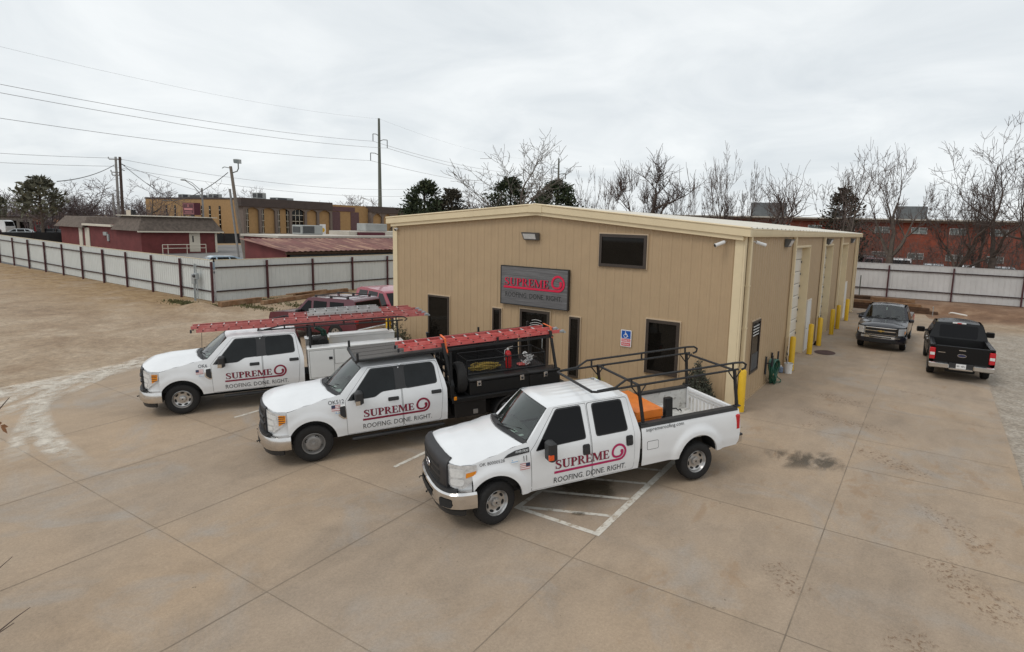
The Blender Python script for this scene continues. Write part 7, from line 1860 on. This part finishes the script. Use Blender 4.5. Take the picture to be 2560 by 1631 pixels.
for lb, P_, x, y, d in (('curved arm street light in front of the yellow office', 9.0, -93.4, 33.8, (-.9, -1.9)), ('distant curved arm street light left of the tall steel pole', 9.5, -124.3, 94.6, (-2.2, -3.0))):
    t = thing('street_light', lb, 'street light', (x, y, 0), group='street lights'); b = MB(); b.tube([(0, 0, 0), (0, 0, P_)], .13, 8); b.build('post', M['polegrey'], t)
    b = MB(); b.tube([(0, 0, P_ - 1.3), (d[0] * .5, d[1] * .5, P_ + .2), (d[0], d[1], P_ + 1.0)], .06, 6); b.tube([(0, 0, P_ - .5), (d[0] * .6, d[1] * .6, P_ + .75), (d[0], d[1], P_ + 1.05)], .05, 6); b.build('arm', M['polegrey'], t)
    b = MB(); b.rbox(d[0] - .5, d[0] + .1, d[1] - .5, d[1] + .15, P_ + .98, P_ + 1.18, .08); b.build('lamp_head', M['hvac'], t)

# ---------------------------------------------------------------- trees
def bare_tree(label, x, y, h, wd, seed, trunk_r=.2, split=.35, lev=6, m='bark', mt='twig', lean=(0, 0), up=.25, name='bare_tree', dens=1., thin=1., stems=1, zb=None, pollard=False, wig=.17, fat=1.):
    rnd = random.Random(seed); z0 = gz(x, y) if zb is None else zb
    segs = []
    def grow(p, d, L, r, l):
        n = 4 if l < 3 else 3
        pts = [p.copy()]; rs = [r]; q = p.copy(); dd = d.copy()
        for i in range(n):
            dd = (dd + Vector((rnd.gauss(0, wig), rnd.gauss(0, wig), rnd.gauss(0, wig * .6) + up * .22 * (1 if l else .4)))).normalized()
            q = q + dd * (L / n); pts.append(q.copy()); rs.append(max(.0006, r * (1 - .36 * (i + 1) / n)))
        segs.append((l, pts, rs))
        if l >= lev or rs[-1] < .0003: return
        k = 2 + (rnd.random() < .45 * dens)
        if pollard and l == pollard:
            k = 0
            for _ in range(int(9 * dens)):
                i = rnd.randrange(1, n + 1); a = Vector((rnd.gauss(0, .6), rnd.gauss(0, .6), rnd.uniform(.5, 1.4))).normalized()
                grow(pts[i], a, L * rnd.uniform(.5, 1.0), .0035, max(l + 1, lev - 1))
        az = rnd.uniform(0, 2 * pi)
        for j in range(k):
            a = az + 2 * pi * j / k + rnd.gauss(0, .4); ap_ = j == 0 and not (pollard and l < 2); sp = rnd.uniform(.08, .34) if ap_ else rnd.uniform(.45, .95)
            o = dd.orthogonal().normalized(); o = (o * cos(a) + dd.cross(o) * sin(a)).normalized()
            nd = (dd * cos(sp) + o * sin(sp)).normalized()
            grow(q, nd, L * (rnd.uniform(.78, .94) if ap_ else rnd.uniform(.55, .85)), rs[-1] * (rnd.uniform(.74, .88) if ap_ else rnd.uniform(.5, .68)) * fat, l + 1)
        if l >= 1:
            for _ in range(int((1.2 if l < 4 else 1.8) * dens + rnd.random())):
                i = rnd.randrange(1, n + 1); o = Vector((rnd.gauss(0, 1), rnd.gauss(0, 1), rnd.gauss(.3, .5))).normalized(); grow(pts[i], (dd * .5 + o).normalized(), L * rnd.uniform(.35, .6), rs[i] * .34, min(lev, l + 2))
    for s_ in range(stems):
        o = Vector((rnd.gauss(0, .25), rnd.gauss(0, .25), 0)) if stems > 1 else Vector((0, 0, 0))
        grow(o, Vector((lean[0] + (rnd.gauss(0, .22) if stems > 1 else 0), lean[1] + (rnd.gauss(0, .22) if stems > 1 else 0), 1)).normalized(), split, trunk_r / h / sqrt(stems), 0)
    zm = max(q.z for _, ps, _ in segs for q in ps); sx = sorted(q.x for _, ps, _ in segs for q in ps); sy = sorted(q.y for _, ps, _ in segs for q in ps)
    k = int(len(sx) * .03); wx = max(sx[-1 - k] - sx[k], sy[-1 - k] - sy[k]); kz = (h - z0) / zm; kx = min(kz * 1.6, max(kz * .4, wd / max(.05, wx)))
    t = thing(name, label, 'tree', (x, y, z0), group='trees beyond the fences')
    tr, cr = MB(), MB()
    for l, ps, rs in segs:
        pp = [(q.x * kx, q.y * kx, q.z * kz) for q in ps]; pp[0] = (pp[0][0], pp[0][1], pp[0][2] - (.15 if l == 0 else 0))
        (tr if l <= 2 else cr).tube(pp, [max(.008 * thin, q * h * (1 if l <= 2 else .9)) for q in rs], 7 if l == 0 else 5 if l <= 2 else 3, caps=(l <= 2))
    tr.build('trunk', M[m], t, angle=60); cr.build('crown', M[mt], t, angle=180)
    return t
B_ = bare_tree
B_('tall bare pale tree rising behind the roof ridge of the steel building', -39.6, 44.3, 16.9, 12.5, 14, .50, .40, 6, 'bark', 'barkpale', up=.3, thin=2.6, fat=1.15, dens=1.1)
B_('bare pollarded tree with a straight cut trunk, left of the thick leaning one', -27.2, 48.3, 13.2, 5.6, 8, .34, .62, 5, 'bark', 'twig', dens=.8, thin=2., pollard=3)
B_('thick leaning pollarded bare tree behind the middle of the steel roof', -26.9, 48.4, 14.5, 7.2, 21, .85, .45, 6, 'barkdark', 'twigdark', (.28, .12), dens=1.1, thin=2.2, pollard=3, fat=1.12)
B_('slender twiggy tree just right of the thick leaning one', -24.0, 54, 12.2, 4.2, 33, .2, .35, 6, 'bark', 'twig', thin=1.8, stems=2)
for i, (x, y, h, w_, lb) in enumerate(((-30.6, 44.2, 11.8, 2.6, 'thin leaning sapling just right of the right hand cedar'), (-29.4, 44.9, 11.8, 2.0, 'upright thin sapling between cedar and pollarded tree'), (-27.9, 45.8, 10.6, 2.2, 'short wispy sapling left of the pollarded tree'), (-17.4, 45.9, 10.7, 1.8, 'lone wispy sapling between the two pollarded groups'))):
    B_(lb, x, y, h, w_, 50 + i, .10, .4, 5, 'bark', 'twig', (.12 * (1 - i), 0), up=.6, name='sapling', thin=1.7, wig=.12)
B_('bare multi stemmed tree left of the twisted pollarded stump', -12.8, 41.1, 13.6, 4.2, 61, .26, .4, 6, 'bark', 'twig', thin=1.5, stems=2, up=.4)
B_('finer bare tree tangled beside the twisted pollarded stump', -11.4, 41.6, 11.8, 3.6, 67, .2, .35, 6, 'bark', 'twig', thin=1.4)
B_('twisted pollarded tree with a heavy cut trunk behind the building roof', -9.9, 39.8, 11.2, 5.2, 74, .62, .38, 5, 'barkdark', 'twig', (-.15, .1), dens=1.1, thin=1.6, pollard=2, wig=.32)
B_('tall bare tree with long upright limbs in front of the dark cedar', -3.1, 41.1, 13.6, 5.0, 82, .34, .5, 6, 'bark', 'twig', thin=1.5, up=.5)
B_('narrow bare trunk with broken top just right of the dark cedar', -1.3, 39.3, 10.7, 2.2, 90, .26, .7, 5, 'bark', 'twig', dens=.6, thin=1.4)
B_('broad bare tree with an even spreading crown before the brick apartments', 1.1, 35.5, 12.2, 5.4, 97, .42, .45, 6, 'bark', 'twig', thin=1.4, up=.3, dens=1.15)
B_('bare tree leaning steeply to the right before the apartments', 4.2, 34.4, 10.6, 6.2, 104, .34, .75, 6, 'barkdark', 'twigdark', (.62, -.1), thin=1.3, up=.3)
B_('brushy bare tree with a few dry leaves near the right fence', 6.3, 35.6, 10.3, 3.6, 112, .24, .35, 6, 'bark', 'twigdark', thin=1.3, dens=1.2)
B_('very tall bare tree at the right edge of the view', 7.9, 31.8 + 2.4, 14.2, 6.8, 119, .34, .4, 6, 'barkdark', 'twigdark', (.08, 0), thin=1.4, dens=1.3)
B_('dark slim tree between the leaning one and the right edge', 7.2, 36.4, 10.6, 3.4, 127, .26, .5, 6, 'barkdark', 'twigdark', thin=1.3)
B_('bare tree outside the right edge reaching over the rear fence', 11.2, 36.2, 12.5, 6, 133, .4, .4, 6, 'barkdark', 'twigdark', thin=1.3)
B_('low bare bushy tree between the two cedar groups', -54, 52, 10.4, 7.2, 140, .4, .22, 6, 'bark', 'twig', thin=2., stems=3, dens=1.2)
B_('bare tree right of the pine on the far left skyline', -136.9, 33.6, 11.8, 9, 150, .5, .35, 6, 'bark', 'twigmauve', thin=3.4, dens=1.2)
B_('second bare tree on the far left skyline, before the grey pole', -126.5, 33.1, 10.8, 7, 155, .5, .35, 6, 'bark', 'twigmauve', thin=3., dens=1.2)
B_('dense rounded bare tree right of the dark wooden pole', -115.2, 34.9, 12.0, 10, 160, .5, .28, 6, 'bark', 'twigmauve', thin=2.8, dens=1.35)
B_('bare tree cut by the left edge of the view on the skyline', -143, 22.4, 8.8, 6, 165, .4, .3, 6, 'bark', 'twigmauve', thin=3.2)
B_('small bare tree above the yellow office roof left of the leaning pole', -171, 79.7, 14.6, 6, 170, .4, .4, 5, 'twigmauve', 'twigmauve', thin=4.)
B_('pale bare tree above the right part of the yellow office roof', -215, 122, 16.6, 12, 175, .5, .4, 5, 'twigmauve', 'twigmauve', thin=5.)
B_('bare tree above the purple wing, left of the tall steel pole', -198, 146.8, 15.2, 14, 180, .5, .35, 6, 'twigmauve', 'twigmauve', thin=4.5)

def conifer(label, x, y, h, w_, seed, mt, n=2600, size=.28, zlow=.06, shape=1.5, lobes=1, name='cedar_tree', trunk='barkdark', zb=None):
    rnd = random.Random(seed); z0 = gz(x, y) if zb is None else zb; H = h - z0
    t = thing(name, label, 'tree', (x, y, z0), group='evergreen trees')
    b = MB(); b.tube([(0, 0, -.2), (.1, 0, H * .5), (0, .1, H * .93)], [.26, .16, .03], 7)
    f = MB(); subs = []
    for k in range(90):
        u = zlow + (1 - zlow) * rnd.random() ** .85; R = w_ / 2 * (1 - u ** shape) ** .62 * rnd.uniform(.55, 1.12) + .12; a = rnd.uniform(0, 2 * pi)
        c = Vector((R * .78 * cos(a), R * .78 * sin(a), H * u)); subs.append((c, .36 + R * .34))
        if k % 3 == 0: b.tube([(0, 0, max(.2, H * u - R * .5)), c * .5 + Vector((0, 0, H * u * .25)), c], [.06, .04, .015], 4)
    b.build('trunk', M[trunk], t)
    for k in range(n):
        c, r = subs[rnd.randrange(len(subs))]; d = Vector((rnd.gauss(0, 1), rnd.gauss(0, 1), rnd.gauss(0, .8))); d = d.normalized() * r * rnd.uniform(.2, 1.05)
        p = c + d; a = (Vector((p.x, p.y, 0)).normalized() * .6 + Vector((rnd.gauss(0, .6), rnd.gauss(0, .6), rnd.uniform(.0, 1.1)))).normalized(); q = a.orthogonal(); q.rotate(Matrix.Rotation(rnd.uniform(0, 6.28), 3, a)); q.normalize(); s_ = size * rnd.uniform(.5, 1.4)
        f.add([p - a * s_ * .6, p + q * s_ * .36, p + a * s_ * 1.1, p - q * s_ * .36], [(0, 1, 2, 3)])
    f.build('crown', M[mt], t, angle=180)
conifer('tall dark cedar left of the steel building, left of a pair', -55.9, 43.5, 10.4, 7.4, 201, 'cedar', 7500, .26, shape=2.4)
conifer('darker rounded cedar, right of the pair left of the steel building', -53.4, 46.0, 9.4, 7.0, 202, 'cedarbrown', 7000, .26, shape=2.6)
conifer('dark cedar behind the roof just left of the tall pale tree', -53.2, 59.1, 11.9, 9.0, 203, 'cedar', 7000, .30, shape=3.)
conifer('broad dark cedar behind the roof just right of the tall pale tree', -45.5, 60.9, 11.4, 11.0, 204, 'cedar', 8500, .30, shape=3.)
conifer('dark brown cedar behind the bare trees above the apartment roof', -3.4, 45.6, 9.3, 5.0, 205, 'cedarbrown', 3200, .2, shape=1.8)
conifer('grey green pine on the far left skyline', -129.2, 25.2, 10.3, 8.6, 206, 'pine', 1500, .5, .42, 2.6, name='pine_tree', trunk='bark')
conifer('smaller green crown beside the pine on the far left skyline', -137.5, 21.0, 9.4, 4.5, 207, 'pine', 700, .5, .4, 2.4, name='pine_tree', trunk='bark')

def thicket(name, label, n, area, hts, seed, m, r):
    rnd = random.Random(seed); b = MB()
    for _ in range(n):
        x = rnd.uniform(area[0], area[1]); y = rnd.uniform(area[2], area[3]); z = gz(x, y) - .1; h = rnd.uniform(*hts) * (.6 + .4 * sin(x * .35 + seed) ** 2); d = Vector((rnd.gauss(0, .16), rnd.gauss(0, .16), 1)).normalized()
        p = Vector((x, y, z)); q = p + d * h * .5; e = q + (d + Vector((rnd.gauss(0, .25), rnd.gauss(0, .25), 0))).normalized() * h * .5
        b.tube([p, q, e], [r, r * .8, r * .4], 3, caps=False)
        for _k in range(7):
            s_ = (p if rnd.random() < .2 else q).lerp(e, rnd.random()); o = Vector((rnd.gauss(0, 1), rnd.gauss(0, 1), rnd.uniform(-.2, 1.3))).normalized() * h * rnd.uniform(.12, .34)
            b.tube([s_, s_ + o * .55 + Vector((0, 0, .04 * h)), s_ + o], [r * .5, r * .4, r * .25], 3, caps=False)
    tag(b.build(name, M[m], angle=180), label, 'undergrowth', kind='stuff')
thicket('undergrowth', 'bare tangled undergrowth below the trees behind the rear fence', 1250, (-26, 14, 34.5, 55), (1.8, 5.8), 5, 'twig', .019)
thicket('undergrowth', 'bare brush behind the steel building roof', 260, (-60, -27, 44, 66), (3.5, 8.5), 6, 'twig', .03)
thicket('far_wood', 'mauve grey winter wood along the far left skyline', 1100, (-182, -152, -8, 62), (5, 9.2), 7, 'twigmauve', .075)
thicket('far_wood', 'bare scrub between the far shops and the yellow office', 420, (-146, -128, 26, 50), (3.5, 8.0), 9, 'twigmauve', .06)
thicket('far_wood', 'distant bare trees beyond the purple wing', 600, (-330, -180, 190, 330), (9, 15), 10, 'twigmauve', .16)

# twigs of a tree beside the camera, reaching in from the left
t = thing('near_branch', 'bare twigs with a dead leaf reaching in at the left edge close to the camera', 'branch', (0, 0, 0))
for pts, r0 in (([(1.05, -15.8, 3.98), (1.249, -15.627, 4.115), (1.32, -15.565, 4.227), (1.349, -15.541, 4.272)], .004), ([(1.1, -15.85, 3.3), (1.30, -15.70, 3.50), (1.385, -15.633, 3.592), (1.423, -15.602, 3.637)], .003),
                ([(1.1, -15.9, 3.05), (1.41, -15.659, 3.341), (1.46, -15.62, 3.395), (1.506, -15.586, 3.438)], .0035), ([(1.1, -15.89, 3.06), (1.41, -15.655, 3.335), (1.45, -15.625, 3.37)], .0025)):
    b = MB(); b.tube(pts, [r0, r0 * .8, r0 * .6, r0 * .35][:len(pts)], 5); b.build('twig', M['twigdark'], t)
b = MB()
for q in ([(1.327, -15.572, 4.159), (1.345, -15.563, 4.166), (1.357, -15.555, 4.155), (1.34, -15.566, 4.147)], [(1.327, -15.572, 4.155), (1.350, -15.561, 4.148), (1.357, -15.56, 4.127), (1.338, -15.568, 4.136)], [(1.31, -15.58, 4.165), (1.325, -15.573, 4.178), (1.335, -15.567, 4.170), (1.322, -15.574, 4.158)]):
    b.add(q, [(0, 1, 2, 3)])
b.build('leaf', M['leafbrown'], t)
